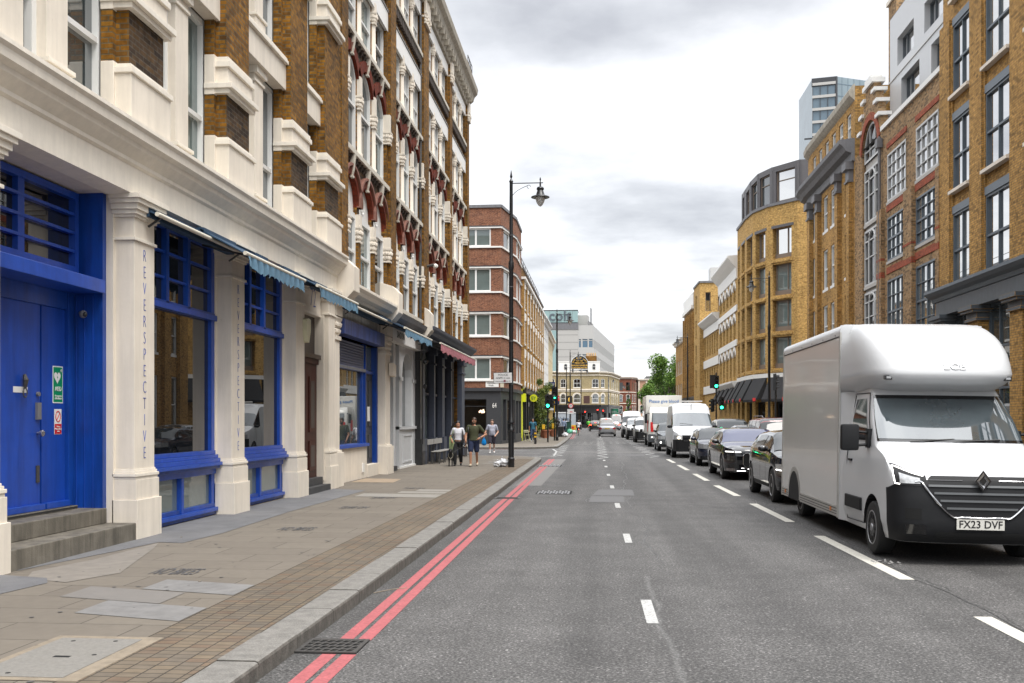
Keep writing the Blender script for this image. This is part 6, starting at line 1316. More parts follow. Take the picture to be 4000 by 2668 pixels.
for s in (-1,1):
    b=MB(); X_=lambda z:s*(interp(WF,z)+.008)
    b.loft([[(X_(z),1.48+.72*(z-1.50)+(2.42-1.48-.72*(z-1.50))*j/3,z) for j in range(4)] for z in (1.50,1.6,1.7,1.8,1.9,2.0,2.08)],CGLD,cap=False,close=False); b.build('side_window',T)
    b=MB()
    for p,r_ in (((2.52,.34),(2.52,2.14)),((1.30,1.42),(1.78,2.16)),((1.78,2.16),(2.52,2.16)),((1.62,.36),(2.52,.34))): b.tube([(X_(p[1]),p[0],p[1]),((X_((p[1]+r_[1])/2)),(p[0]+r_[0])/2,(p[1]+r_[1])/2),(X_(r_[1]),r_[0],r_[1])],.006,4,PLAST)
    b.box(s*.98,s*1.012,2.22,2.40,1.19,1.22,PLAST); b.build('door_seams',T)
    b=MB(); b.box(s*.97,s*1.03,1.62,2.50,.52,.70,PLAST); b.build('side_moulding',T,bevel=.015)
    b=MB(); b.box(s*1.12,s*1.36,1.32,1.44,1.36,1.72,PLAST); b.build('wing_mirror',T,bevel=.04,smooth=40)
    b=MB(); b.tube([(s*.93,1.42,1.60),(s*1.15,1.40,1.62)],.022,6,PLAST); b.tube([(s*.94,1.42,1.45),(s*1.15,1.40,1.43)],.022,6,PLAST); b.box(s*.93,s*1.0,1.36,1.50,1.40,1.66,PLAST); b.build('mirror_arm',T,smooth=50)
    wheel(T,s*.885,1.10,.35,.225,'steel',s); wheel(T,s*.80,6.30,.35,.225,'steel',s)
# over-cab pod
PF=[(2.19,1.66),(2.23,1.42),(2.29,1.22),(2.35,1.12),(2.40,1.10),(2.55,1.17),(2.7,1.28),(2.85,1.44),(2.97,1.63),(3.06,1.84),(3.13,2.08),(3.18,2.36),(3.21,2.65)]; PW=[(2.19,.86),(2.29,.93),(2.4,.985),(2.7,.985),(2.9,.965),(3.05,.93),(3.13,.89),(3.18,.84),(3.21,.78)]
def pod(z,t):
    s=abs(t); w=interp(PW,z); yf=interp(PF,z); a=s*PI/2; x=w*math.sin(a)**.70 if s>0 else 0; c=min(1.15,2.85-yf)
    return (math.copysign(x,t) if t else 0,yf+c*(1-math.cos(a)**.75)*(.35+.65*s**2),z)
pz=[2.19,2.21,2.23,2.26,2.29,2.33,2.37,2.42,2.48,2.58,2.7,2.8,2.9,2.97,3.03,3.08,3.12,3.15,3.18,3.20,3.21]
b=MB(); b.loft([[(-1.028+.0*z,2.9,z-.0)]+[pod(z,t) for t in tt]+[(1.028,2.9,z)] for z in pz],WV); b.build('overcab_pod',T,smooth=50)
for s in (-1,1): b=MB(); p=pod(2.36,s*.52); b.box(p[0]-.05,p[0]+.05,p[1]-.02,p[1]+.05,2.325,2.385,GLOSSB); b.box(p[0]-.035,p[0]+.035,p[1]-.028,p[1],2.335,2.375,LENS); b.build('marker_lamp',T,bevel=.006)
text('LCB',.13,WV,T,(.05,1.137,2.50),(R(64),0,0),'raised_lettering',.006,.002,sx=1.3)
# box body
b=MB(); b.box(-1.03,1.03,2.9,7.55,.47,3.12,BOXW); b.build('box_body',T)
def rails(b):
    pr=[(-1.036,3.05),(-1.036,3.12),(-1.02,3.18),(-.97,3.22),(.97,3.22),(1.02,3.18),(1.036,3.12),(1.036,3.05)]
    b.loft([[(x,y,z) for x,z in pr] for y in (2.895,7.56)],WV)
P_(T,'roof_rail',rails,smooth=40)
b=MB()
for s in (-1,1): b.box(s*1.015,s*1.038,2.88,2.93,.30,3.1,ALU); b.box(s*1.015,s*1.038,7.50,7.56,.30,3.1,ALU); b.box(s*1.03,s*1.0345,2.93,2.95,.47,3.08,PLAST); b.box(s*1.03,s*1.035,2.9,7.5,3.03,3.045,PLAST); [b.lathe((s*1.038,3.2+.85*i,3.075),[(.012,-.003),(.012,.003)],6,PLAST,axis='x') for i in range(6)]
b.build('corner_posts',T)
RAILM=MATS['aluminium_rail']
for s in (-1,1):
    b=MB(); b.box(s*.98,s*1.034,2.9,5.75,.31,.47,ALU); b.box(s*.98,s*1.034,6.88,7.55,.31,.47,ALU)
    for z in (.345,.385,.43): b.box(s*1.03,s*1.037,2.9,5.75,z,z+.008,PLAST); b.box(s*1.03,s*1.037,6.88,7.55,z,z+.008,PLAST)
    b.build('skirt_rail',T); 
    b=MB(); b.loft([[(s*1.036,6.31+rr*math.cos(a),max(.31,.33+rr*math.sin(a))) for rr in (.50,.575)] for a in [PI*i/20 for i in range(21)]],ALU,cap=False,close=False); b.build('wheel_arch_trim',T)
    b=MB(); b.poly([(s*1.0345,6.31+.50*math.cos(a),.33+.50*math.sin(a)) for a in [PI*i/20 for i in range(21)]]+[(s*1.0345,5.81,.3),(s*1.0345,6.81,.3)],HOLE); b.build('wheel_well',T)
    b=MB(); b.box(s*1.03,s*1.045,3.3,3.38,.37,.43,AMB); b.build('side_marker',T); b=MB(); b.box(s*1.03,s*1.045,7.1,7.18,.37,.43,AMB); b.build('side_marker',T)
    b=MB(); b.loft([[(s*1.02,2.9,z),(s*(interp(WF,max(.3,min(z,2.2)))-.01),2.60,z),(s*.5,2.60,z),(s*.5,2.9,z)] for z in (.28,.6,1.2,1.8,2.2)],WV); b.build('side_fairing',T,smooth=40)
b=MB(); b.box(-.85,.85,1.5,7.4,.30,.46,HOLE); b.box(-.9,-.80,1.48,1.50,.12,.5,PLAST); b.box(.80,.9,1.48,1.50,.12,.5,PLAST); b.build('chassis',T)
# ---- profiles
def sedan(L=5.39,W=.97,H=1.54,wy=(.93,4.14),wr=.37,hood=1.02,belt=1.05,z0=.22,hl=1.45,rf=2.35,rb=3.9,tb=4.75,tz=1.15,sw=((1.75,2.75),(2.85,3.85)),nose=.42):
    return dict(L=L,W=W,zt=[(0,hood-.17),(.03,hood-.10),(.12,hood-.05),(.5,hood+.0),(hl,hood+.08),(rf-.35,H-.12),(rf,H-.02),((rf+rb)/2,H),(rb,H-.06),(tb,tz+.02),(L-.1,tz-.01),(L-.03,tz-.05),(L,tz-.14)],
      belt=[(0,belt-.1),(hl,belt),(L-1,belt+.04),(L,belt)],z0=[(0,.34),(.06,z0+.02),(.3,z0),(L-.3,z0),(L-.05,z0+.08),(L,.4)],w=[],hg=H-belt,wy=wy,wr=wr,ws=(hl+.03,rf-.06,rb+.1,tb-.06),sw=list(sw),nose=nose)
def suv(L=4.68,W=.95,H=1.57,wy=(.85,3.84),wr=.37,hood=1.05,belt=1.08,z0=.24,hl=1.1,rf=2.0,rb=3.9,tz=1.2,sw=((1.5,2.4),(2.5,3.5)),nose=.42,rail=.76):
    return dict(L=L,W=W,zt=[(0,hood-.2),(.03,hood-.12),(.12,hood-.07),(.5,hood-.01),(hl,hood+.07),(rf-.3,H-.12),(rf,H-.02),((rf+rb)/2,H),(rb,H-.05),(L-.25,tz+.15),(L-.08,tz),(L,tz-.2)],
      belt=[(0,belt-.1),(hl,belt),(L,belt+.04)],z0=[(0,.36),(.06,z0+.02),(.3,z0),(L-.3,z0),(L-.05,z0+.08),(L,.42)],w=[],hg=H-belt,wy=wy,wr=wr,ws=(hl+.03,rf-.06,rb+.1,L-.3),sw=list(sw),nose=nose,rail=rail)
def van(L=5.93,W=1.0,H=2.62,wy=(1.0,4.66),wr=.345,hood=1.25,belt=1.35,z0=.30,hl=.95,rf=1.75,sw=((1.15,2.0),),nose=.4,wst=2.1,rail=.86):
    return dict(L=L,W=W,zt=[(0,hood-.22),(.03,hood-.12),(.15,hood-.03),(hl,hood+.20),(rf-.12,wst),(rf,wst+.12),(rf+.35,H-.08),(rf+.8,H),(L-.15,H-.02),(L,H-.12)],
      belt=[(0,belt-.15),(hl,belt+.05),(L,belt+.1)],z0=[(0,.40),(.06,z0),(L,z0)],w=[],hg=H-belt,wy=wy,wr=wr,ws=(hl+.04,rf-.10,L-.3,L-.2),sw=list(sw),nose=nose,rail=rail,rdrop=.14)
def face(style,reg=None,lamp=None,gm=None):
    def f(t,S):
        W_=S['W']; hz=S['zt'][0][1]
        if style=='luxury':
            for s in (-1,1):
                b=MB(); fpatch(b,S,lin(s*.36,s*.88,8),lambda x:.60+.02*abs(x),lambda x:.70+.03*abs(x),GLOSSB,.012); b.build('headlight',t)
                b=MB(); fpatch(b,S,lin(s*.50,s*.68,3),.825,.85,DRL,.018); fpatch(b,S,lin(s*.71,s*.92,4),.835,.865,DRL,.018); b.build('light_strip',t)
                b=MB(); g0,g1=.03,.44; o=[(g0,.38),(g0,.74),(g0+.06,.80),(g1-.04,.80),(g1,.74),(g1,.48),(g1-.12,.34),(g0+.03,.34)]; b.prism([(s*x,z) for x,z in o],'y',-.05,-.02,HOLE); b.tube([(s*x,-.055,z) for x,z in o+[o[0]]],.014,5,CHROME)
                for i in range(7): x=s*(g0+.05+.052*i); b.box(x-.008,x+.008,-.055,-.04,.40,.78,CHROME)
                b.build('grille',t)
            b=MB(); b.tube([(-.62,-.02,.28),(.62,-.02,.28)],.014,5,CHROME); b.tube([(-.50,-.03,.36),(.50,-.03,.36)],.012,5,CHROME); fpatch(b,S,lin(-.9,-.6,4),.28,.36,CHROME,.01); fpatch(b,S,lin(.6,.9,4),.28,.36,CHROME,.01); b.build('bumper_trim',t)
            b=MB(); fpatch(b,S,lin(-.85,.85,12),.25,.47,GLOSSB,.008); b.build('lower_intake',t)
        elif style=='ev':
            b=MB(); fpatch(b,S,lin(-.52,.52,8),.56,.80,GLOSSB,.012); fpatch(b,S,lin(-.88,.88,12),.27,.47,PLAST,.01); b.build('grille',t)
            for s in (-1,1):
                b=MB(); fpatch(b,S,lin(s*.55,s*.94,8),lambda x:.68+.05*abs(x),lambda x:.80+.06*abs(x),LENS,.014); b.build('headlight',t); b=MB(); b.tube([(s*x,fy(S,x)-.03,z) for x,z in ((.60,.80),(.62,.70),(.78,.71),(.93,.73))],.014,5,DRL); b.build('light_strip',t)
        elif style=='van':
            b=MB(); fpatch(b,S,lin(-W_*.97,W_*.97,16),.32,lambda x:.80 if abs(x)<.55*W_ else .86,PLAST,.014); b.build('bumper',t)
            b=MB(); fpatch(b,S,lin(-.56,.56,8),.82,1.06,GLOSSB,.022); [b.tube([(-.54,-.035,z),(.54,-.035,z)],.014,5,PLAST) for z in (.88,.95,1.02)]; b.build('grille',t)
            for s in (-1,1):
                b=MB(); fpatch(b,S,lin(s*.62,s*.93,6),lambda x:.86,lambda x:1.02+.14*(abs(x)-.6),LENS,.02); h=b.build('headlight',t)
                if lamp==s or lamp=='both': b=MB(); b.blob((s*.72,fy(S,.72)-.03,.95),(.09,.03,.06),BEAM,sub=1,amp=0); b.build('lamp',h)
            b=MB(); b.tube([(-.6,S['ws'][0]+.03,1.62),(0,S['ws'][0]+.02,1.56)],.01,4,INK); b.build('wiper',t)
        else:
            b=MB(); fpatch(b,S,lin(-.42,.42,8),.50,.64,GLOSSB,.012); fpatch(b,S,lin(-.80,.80,12),.27,.40,PLAST,.01); b.build('grille',t)
            for s in (-1,1):
                b=MB(); fpatch(b,S,lin(s*W_*.55,s*W_*.965,6),lambda x:.66+.03*abs(x),lambda x:.76+.14*abs(x),LENS,.012); h=b.build('headlight',t)
                if lamp: b=MB(); b.blob((s*.72,fy(S,.72)-.02,.50),(.07,.03,.06),BEAM if lamp=='fog' else DRL,sub=1,amp=0); b.build('lamp',h)
        plate(t,0,-.035 if style!='luxury' else -.04,.50 if style!='van' else .50,reg) if style!='luxury' else plate(t,.2,-.04,.36,None,w=.4)
        if style=='luxury': P_(t,'green_flash',lambda b:b.box(-.02,.02,-.055,-.05,.31,.42,mat('green_plate_flash',(.0,.35,.12),.4)))
        if gm: gm(t,S)
    return f
def tail(reg=None,lit=False,van_=False,zl=.95):
    def f(t,S):
        L=S['L']; W_=S['W']
        for s in (-1,1):
            b=MB(); fpatch(b,S,lin(s*W_*(.62 if not van_ else .86),s*W_*.96,5),zl-.09 if not van_ else .8,zl+.07 if not van_ else 1.25,TAILON if lit else TAIL,.014,rear=True); b.build('tail_lamp',t)
        b=MB(); fpatch(b,S,lin(-.8*W_,.8*W_,8),.30,.46,PLAST,.01,rear=True); b.box(-.35,.35,L+.005,L+.02,.34,.39,CHROME); b.build('bumper_trim',t)
        o=plate(t,0,L+.02,zl-.02 if not van_ else .7,reg,PLY,rz=PI)
        if van_ or lit: b=MB(); b.box(-.12,.12,L-.02,L+.03,S['zt'][-3][1]-.08 if not van_ else S['zt'][-2][1]-.1,S['zt'][-3][1]-.04 if not van_ else S['zt'][-2][1]-.06,TAILON); b.build('high_brake_lamp',t)
    return f
BLK=paint('black_car_paint',(.008,.008,.010),.10,coat=1); DBL=paint('midnight_blue_paint',(.012,.016,.035),.15,coat=.8); SIL=paint('silver_car_paint',(.36,.37,.39),.28,metal=.5); RDP=paint('dark_red_paint',(.22,.02,.025),.18,coat=.8); GRP=paint('grey_car_paint',(.10,.11,.12),.22,metal=.4); WCP=paint('white_car_paint',(.58,.58,.58),.25,coat=.3)
car('black_suv','glossy black electric SUV half hidden behind the white box van','car',4.66,21.25,suv(W=.95,H=1.56,wy=(.88,3.87),rail=.74),BLK,wheels='five',parts=face('ev'))
car('luxury_sedan','long black luxury saloon with a chrome-edged twin grille and lilac windscreen','car',4.62,29.75,sedan(),BLK,wheels='five',wsm=CGLV,parts=face('luxury'))
car('dark_blue_hatchback','midnight blue hatchback with clear headlamps behind the black luxury saloon','car',4.62,38.5,suv(L=4.5,W=.90,H=1.48,wy=(.9,3.6),wr=.32,hood=.95,belt=.98,hl=.85,rf=1.75,rb=3.4,sw=((1.15,2.2),(2.3,3.3))),DBL,wheels='five',parts=face('hatch'))
def vanrack(t,S): P_(t,'roof_rack',lambda b:(b.box(-.55,.55,1.95,2.05,S['zt'][-3][1]+.03,S['zt'][-3][1]+.09,WHITEP),b.tube([(0,1.8,2.1),(0,1.75,2.55)],.012,4,INK),b.blob((0,1.72,2.1),.06,INK,sub=1)))
car('white_panel_van','tall white panel van with a lit headlamp and black bumper in the queue','van',4.35,46.75,van(),WV,wheels='steel',wsm=WSG,mirror=PLAST,parts=face('van','EJ70 KXV',lamp=-1,gm=vanrack))
car('dark_suv','dark grey SUV with a lit lamp squeezed between the white van and the lorry','car',4.12,56.6,suv(L=4.4,W=.90,H=1.62,wr=.34,wy=(.85,3.5)),GRP,parts=face('hatch','LD68 WKE',lamp='drl'),mirror=BLK)
car('black_van','dark van with a white front panel following the blood service lorry','van',3.6,77.5,van(L=5.3,W=.95,H=2.0,wst=1.75,hood=1.1,belt=1.2,wy=(.95,3.9)),WV,wheels='steel',wsm=CGL,mirror=PLAST,parts=face('van','LT19 ZBO'))
car('white_small_van','small white van with black wing mirrors farther back in the queue','van',3.25,88,van(L=5.0,W=.95,H=1.97,wst=1.75,hood=1.1,belt=1.15,wy=(.95,3.9)),WCP,wheels='steel',wsm=WSG,mirror=PLAST,parts=face('van','KP21 UHD'))
car('white_tall_van','tall white van near the tail of the queue','van',3.1,97.5,van(H=2.65),WCP,wheels='steel',wsm=CGL,mirror=PLAST,parts=face('van','BV18 XNE'))
# second lane
def rails_(t,S): P_(t,'roof_rails',lambda b:[b.tube([(s*.66,S['ws'][1]+.1,1.86),(s*.67,S['ws'][1]+.3,1.93),(s*.67,S['L']-1.0,1.93),(s*.66,S['L']-.8,1.86)],.02,5,LEAD) for s in (-1,1)])
car('red_suv','dark red SUV with grey roof rails in the far right lane','car',6.85,37.0,suv(L=4.8,W=.97,H=1.88,wr=.37,hood=1.15,belt=1.22,hl=1.0,rf=1.65,rb=4.5,tz=1.4,sw=((1.35,2.3),(2.4,3.3),(3.4,4.4)),rail=.82),RDP,parts=face('hatch','KE14 RVA',gm=rails_))
car('silver_saloon','silver saloon roof showing between the red SUV and the black luxury saloon','car',6.80,44.2,sedan(L=4.6,W=.9,H=1.56,wy=(.85,3.6),wr=.32,hood=.98,belt=1.0,hl=1.1,rf=1.95,rb=3.4,tb=4.1,sw=((1.4,2.3),(2.4,3.3))),SIL,parts=face('hatch','GN17 YSD'))
car('grey_people_carrier','grey people carrier with a dark glass roof behind the queue in the far lane','car',6.95,52.0,suv(L=4.85,W=.95,H=1.84,wr=.34,hood=1.08,belt=1.12,hl=.8,rf=1.75,rb=4.4,sw=((1.1,2.1),(2.2,3.2),(3.3,4.3)),rail=.80),SIL,parts=face('hatch','WX15 BKU'))
car('parked_dark_car','dark blue car passing on the far side behind the box van cab','car',7.6,20.5,sedan(L=4.6,W=.9,H=1.5,wy=(.85,3.6),wr=.32,hood=.98,belt=1.0,hl=1.1,rf=1.95,rb=3.4,tb=4.1,sw=((1.4,2.3),(2.4,3.3))),DBL,parts=face('hatch','HK63 LMT'))
# vehicles driving away in the left lanes
car('silver_sedan','silver saloon seen from behind driving away up the middle of the road','car',.72,105.2,sedan(L=4.9,W=.93,H=1.46,wy=(.85,3.75),wr=.33,hood=.98,belt=1.0,hl=1.3,rf=2.1,rb=3.6,tb=4.4,tz=1.08),SIL,rot=180,parts=tail('LN17 GVC',zl=.86))
car('black_rear_suv','black SUV with lit brake lamps seen from behind, left of the silver saloon','car',-.75,151,suv(H=1.66,tz=1.25),BLK,rot=180,parts=tail('YK19 DTZ',lit=True,zl=1.0))
car('white_rear_van','white van seen from behind just in front of the silver saloon','van',.75,128,van(L=5.0,W=.97,H=2.0,wst=1.8,hood=1.1,belt=1.2,wy=(.95,3.9)),WCP,rot=180,wheels='steel',parts=tail('RJ66 OFB',van_=True))
car('silver_rear_hatchback','silver hatchback with lit tail lamps between the white vans','car',2.35,164,suv(L=4.2,W=.88,H=1.5,wy=(.85,3.4),wr=.32,hood=.98,belt=1.0),SIL,rot=180,parts=tail('EO14 PWN',lit=True,zl=.95))
car('white_high_roof_van','white high roof van seen from behind farthest up the road','van',3.0,188,van(H=2.75),WCP,rot=180,wheels='steel',parts=tail('AF20 KMV',van_=True))
car('dark_rear_car','dark estate car seen from behind beside the silver hatchback','car',2.3,176,suv(H=1.75,tz=1.3),GRP,rot=180,parts=tail('SW13 HRX',lit=True,zl=1.0))
# ---- blood service lorry
L_=thing('blood_service_lorry','white lorry with red corner panels and blue lettering above its cab','lorry',(4.26,65.6,0)); CABW=paint('lorry_cream_paint',(.62,.61,.57),.3)
def lring(z,w,yf,c=.28): return [(-w,2.0,z)]+[(w*math.copysign(min(1,abs(math.sin(k*PI/2))**.5),k) if k else 0,yf+c*(1-math.cos(abs(k)*PI/2)**.5)*abs(k),z) for k in [-1+2*i/20 for i in range(21)]]+[(w,2.0,z)]
b=MB(); b.loft([lring(z,w,y) for z,w,y in ((.45,1.1,.06),(.6,1.13,.0),(1.1,1.13,.0),(1.35,1.12,.02),(1.5,1.11,.06),(2.25,1.08,.28),(2.4,1.06,.36),(2.62,1.0,.6))],CABW); b.build('cab',L_,smooth=35)
P_(L_,'windscreen',lambda b:b.loft([[(-p[0]*-.93,p[1]-.015,p[2]) for p in lring(z,w,y)[2:-2]] for z,w,y in ((1.52,1.1,.06),(2.22,1.07,.27))],WSG,cap=False,close=False),smooth=60)
P_(L_,'bumper',lambda b:b.loft([lring(z,w,y) for z,w,y in ((.32,1.1,-.02),(.5,1.15,-.06),(.82,1.15,-.05),(.84,1.13,-.01))],GRP),smooth=35)
P_(L_,'grille',lambda b:(b.prism([(-.62,1.28),(.62,1.28),(.5,.80),(-.5,.80)],'y',-.03,.0,PLAST),b.box(-.56,.56,-.045,-.03,1.1,1.22,LENS),b.box(-.5,.5,-.045,-.03,.92,.98,LEAD)))
LR=mat('lorry_red',(.62,.015,.015),.35); NHSB=mat('service_blue',(.03,.16,.45),.4)
P_(L_,'red_panel',lambda b:(b.prism([(-1.0,1.62),(-.86,1.62),(-.8,1.0),(-.98,1.0)],'y',-.02,.2,LR),b.prism([(1.0,1.62),(.86,1.62),(.8,1.0),(.98,1.0)],'y',-.02,.2,LR)))
P_(L_,'side_stripe',lambda b:(b.box(-1.14,-1.125,1.0,1.5,1.0,1.75,LR),b.box(1.125,1.14,1.0,1.5,1.0,1.75,LR)))
for s in (-1,1):
    P_(L_,'headlight',lambda b:(b.box(s*.62,s*1.0,-.075,-.03,.55,.70,LENS),b.blob((s*.90,-.08,.64),(.06,.02,.05),DRL,sub=1,amp=0)),bevel=.01)
    P_(L_,'mirror',lambda b:(b.box(s*1.2,s*1.36,.10,.18,1.55,2.15,PLAST),b.tube([(s*1.05,.35,2.2),(s*1.28,.14,2.16)],.025,5,PLAST)),bevel=.02)
    P_(L_,'side_window',lambda b:b.poly([(s*1.115,.55,1.55),(s*1.115,1.4,1.55),(s*1.09,1.4,2.15),(s*1.09,.75,2.15)],CGLD))
    for y in (.95,5.4): wheel(L_,s*1.0,y,.42,.26,'steel',s)
b=MB(); b.box(-.28,.28,-.035,-.03,1.34,1.5,NHSB); s_=b.build('service_badge',L_); text('NHS',.15,WHITEP,s_,(0,-.038,1.42),(R(90),0,0),sx=1.1)
P_(L_,'box_body',lambda b:b.box(-1.2,1.2,2.1,7.6,.85,3.42,CABW),bevel=.06,smooth=40); text('Please give blood',.30,NHSB,L_,(0,2.085,3.02),(R(90),0,0),sx=.95)
P_(L_,'chassis',lambda b:b.box(-1.0,1.0,.4,7.4,.45,.86,PLAST)); plate(L_,0,-.07,.45,'PJ68 VYD')
# ================================================================ STREET FURNITURE
LAMPB=mat('lamp_post_black',(.010,.011,.013),.35,var=.3,vs=15,coat=.2,streak=.2); LAMPG=mat('lamp_bowl_glass',(.62,.62,.60),.15,spec=.8)
def lamp(x,y,label,side=1,h=10.2,z=.13,hi=True):
    t=thing('street_lamp',label,'street lamp',(x,y,z),0,'black lamp posts along the street'); n=16 if hi else 8
    P_(t,'post',lambda b:b.lathe((0,0,0),[(.115,0),(.115,.24),(.125,.26),(.125,.31),(.098,.34),(.098,1.25),(.125,1.28),(.125,1.34),(.10,1.37),(.10,1.52),(.135,1.55),(.135,1.60),(.085,1.68),(.078,2.4),(.076,6.9),(.095,6.95),(.10,7.05),(.095,7.15),(.066,7.25),(.058,9.95),(.075,10.0),(.045,10.05),(.02,10.1),(.045,10.16),(.035,10.22),(.008,10.38)],n,LAMPB),smooth=40)
    P_(t,'arm',lambda b:(b.tube([(0,0,9.93),(side*1.12,0,9.93)],.018,6,LAMPB),b.tube([(0,0,9.45)]+[(side*(.05+.55*k/8),0,9.45+.40*(k/8)**.5) for k in range(1,9)],.010,5,LAMPB),b.tube([(side*(.62+.06*math.cos(a)),0,9.80+.06*math.sin(a)) for a in [k*.6 for k in range(9)]],.008,4,LAMPB)),smooth=60)
    l=P_(t,'lantern',lambda b:(b.lathe((side*1.02,0,0),[(.01,10.12),(.03,10.05),(.015,9.98),(.03,9.93),(.03,9.80),(.10,9.78),(.13,9.74),(.13,9.70),(.105,9.66),(.14,9.55),(.16,9.50),(.32,9.44),(.33,9.42),(.31,9.41),(.16,9.44)],n,LAMPB)),smooth=40)
    P_(t,'bowl',lambda b:b.lathe((side*1.02,0,0),[(.16,9.43),(.165,9.36),(.13,9.24),(.07,9.14),(.01,9.10)],n,LAMPG),smooth=60,parent=l) if False else MBbowl(l,side,n)
    if hi:
        P_(t,'bands',lambda b:[b.lathe((0,0,0),[(.083,zz),(.083,zz+.02)],12,LEAD) for zz in (2.9,4.4,5.2,6.3,8.1)])
    return t
def MBbowl(l,side,n):
    b=MB(); b.lathe((side*1.02,0,0),[(.16,9.43),(.165,9.36),(.13,9.24),(.07,9.14),(.01,9.10)],n,LAMPG); return b.build('bowl',l,smooth=60)
lamp(-3.11,34.7,'tall black lamp post on the left pavement carrying the police sign')
lamp(-3.40,78.3,'black lamp post just beyond the side street on the left, with traffic lights beside it',hi=False); lamp(-3.75,124,'third black lamp post along the left kerb, with a round speed sign',hi=False)
lamp(-3.15,163,'distant lamp post in front of the arched pub sign',hi=False); lamp(-5.4,159,'thin distant lamp post left of the arched pub sign',hi=False); lamp(1.6,203,'distant lamp post standing right of the pub',hi=False)
lamp(4.4,238,'faint lamp post before the red brick block',hi=False); lamp(6.9,244,'faintest lamp post before the peach building',side=-1,hi=False)
lamp(9.83,59.3,'black lamp post on the right rising above the roof of the box van queue',side=-1,hi=False); lamp(8.75,101.5,'black lamp post on the right beside the tree',side=-1,hi=False)
# police sign
SGN=mat('sign_white',(.62,.62,.62),.4)
t=thing('police_sign','white rectangular POLICE ANPR in use sign clamped to the tall lamp post','sign',(-3.38,34.55,3.06)); t.rotation_euler=(0,R(-1.5),R(6))
P_(t,'backing',lambda b:b.box(-.33,.33,-.012,.0,0,.38,INK),bevel=.02); P_(t,'face',lambda b:b.box(-.315,.315,-.016,-.010,.015,.365,SGN),bevel=.002)
text('POLICE',.105,INK,t,(0,-.019,.29),(R(90),0,0),ext=.001); text('ANPR in use',.093,INK,t,(0,-.019,.185),(R(90),0,0),ext=.001); text('www.metpolice.uk',.062,INK,t,(0,-.019,.075),(R(90),0,0),ext=.001,sx=1.12)
P_(t,'sticker',lambda b:b.box(.02,.09,-.0195,-.019,.04,.12,mat('torn_red_sticker',(.22,.06,.09),.6)))
# ---- traffic lights
GRN=mat('lit_green_signal',(.02,1.0,.42),emit=7); RDL=mat('lit_red_signal',(1,.03,.02),emit=6); DEADL=mat('unlit_signal',(.02,.012,.008),.2); YEL=mat('yellow_plastic',(.65,.38,.02),.4)
def head(t,x,z,lit,rz=0,nm='signal_head',back=.16):
    b=MB(); b.box(-back,back,-.02,.16,0,.95,BLACKP); b.box(-back-.05,back+.05,.0,.02,-.05,1.0,BLACKP); o=b.build(nm,t,loc=(x,0,z),rot=(0,0,rz))
    for i,c in enumerate(('g','a','r')):
        zz=.17+.30*i; m=({'g':GRN,'r':RDL}.get(c) if lit==c else DEADL)
        b=MB(); b.lathe((0,-.025,zz),[(.105,.0),(.10,-.03),(.05,-.045),(.001,-.05)],16,m,axis='y'); b.build('lamp',o,smooth=60)
        b=MB(); b.loft([[(.125*math.cos(a),y,zz+.125*math.sin(a)) for a in [PI*k/8-.2 for k in range(10)]] for y in (-.02,-.20)],BLACKP,cap=False,close=False); b.build('visor',o)
def signal(x,y,label,heads,h,z=.13):
    t=thing('traffic_light',label,'traffic light',(x,y,z),0,'traffic lights'); P_(t,'pole',lambda b:b.lathe((0,.12,0),[(.058,0),(.058,h),(.065,h),(.03,h+.12)],12,BLACKP),smooth=40)
    for hx,hz,lit,rz in heads: head(t,hx,hz,lit,R(rz))
    return t
t=signal(-3.83,72.7,'traffic light on the nearer left pole, lower of the two left green lights',[(0,2.5,'g',0),(.38,2.55,None,70)],3.5); P_(t,'push_button_box',lambda b:b.box(-.42,-.20,-.02,.12,.95,1.3,YEL),bevel=.02)
t=signal(-3.62,78.6,'traffic light with a green lamp mounted higher beside the second lamp post',[(-.02,3.25,'g',0)],4.35); P_(t,'yellow_strip',lambda b:b.box(-.03,.03,-.01,.04,2.2,3.2,YEL)); P_(t,'push_button_box',lambda b:b.box(-.2,-.02,-.02,.12,.95,1.35,YEL),bevel=.02)
signal(9.15,80,'green traffic lights on a pole at the right kerb above the white panel van',[(0,4.15,'g',0),(.42,2.45,'g',0),(-.35,2.3,None,-70),(-.3,4.2,None,180)],5.3)
signal(10.1,58.6,'dark traffic light seen side on near the right hand lamp post',[(0,3.35,None,80)],4.2)
signal(-2.9,190,'distant red traffic light in front of the pub, leftmost of the three',[(0,2.5,'r',0)],3.6,0); signal(-.55,196,'distant red traffic light right of the pub door, middle one',[(0,2.9,'r',0)],4,0); signal(.55,200,'distant red traffic light nearest the green direction sign',[(0,2.8,'r',0)],3.9,0)
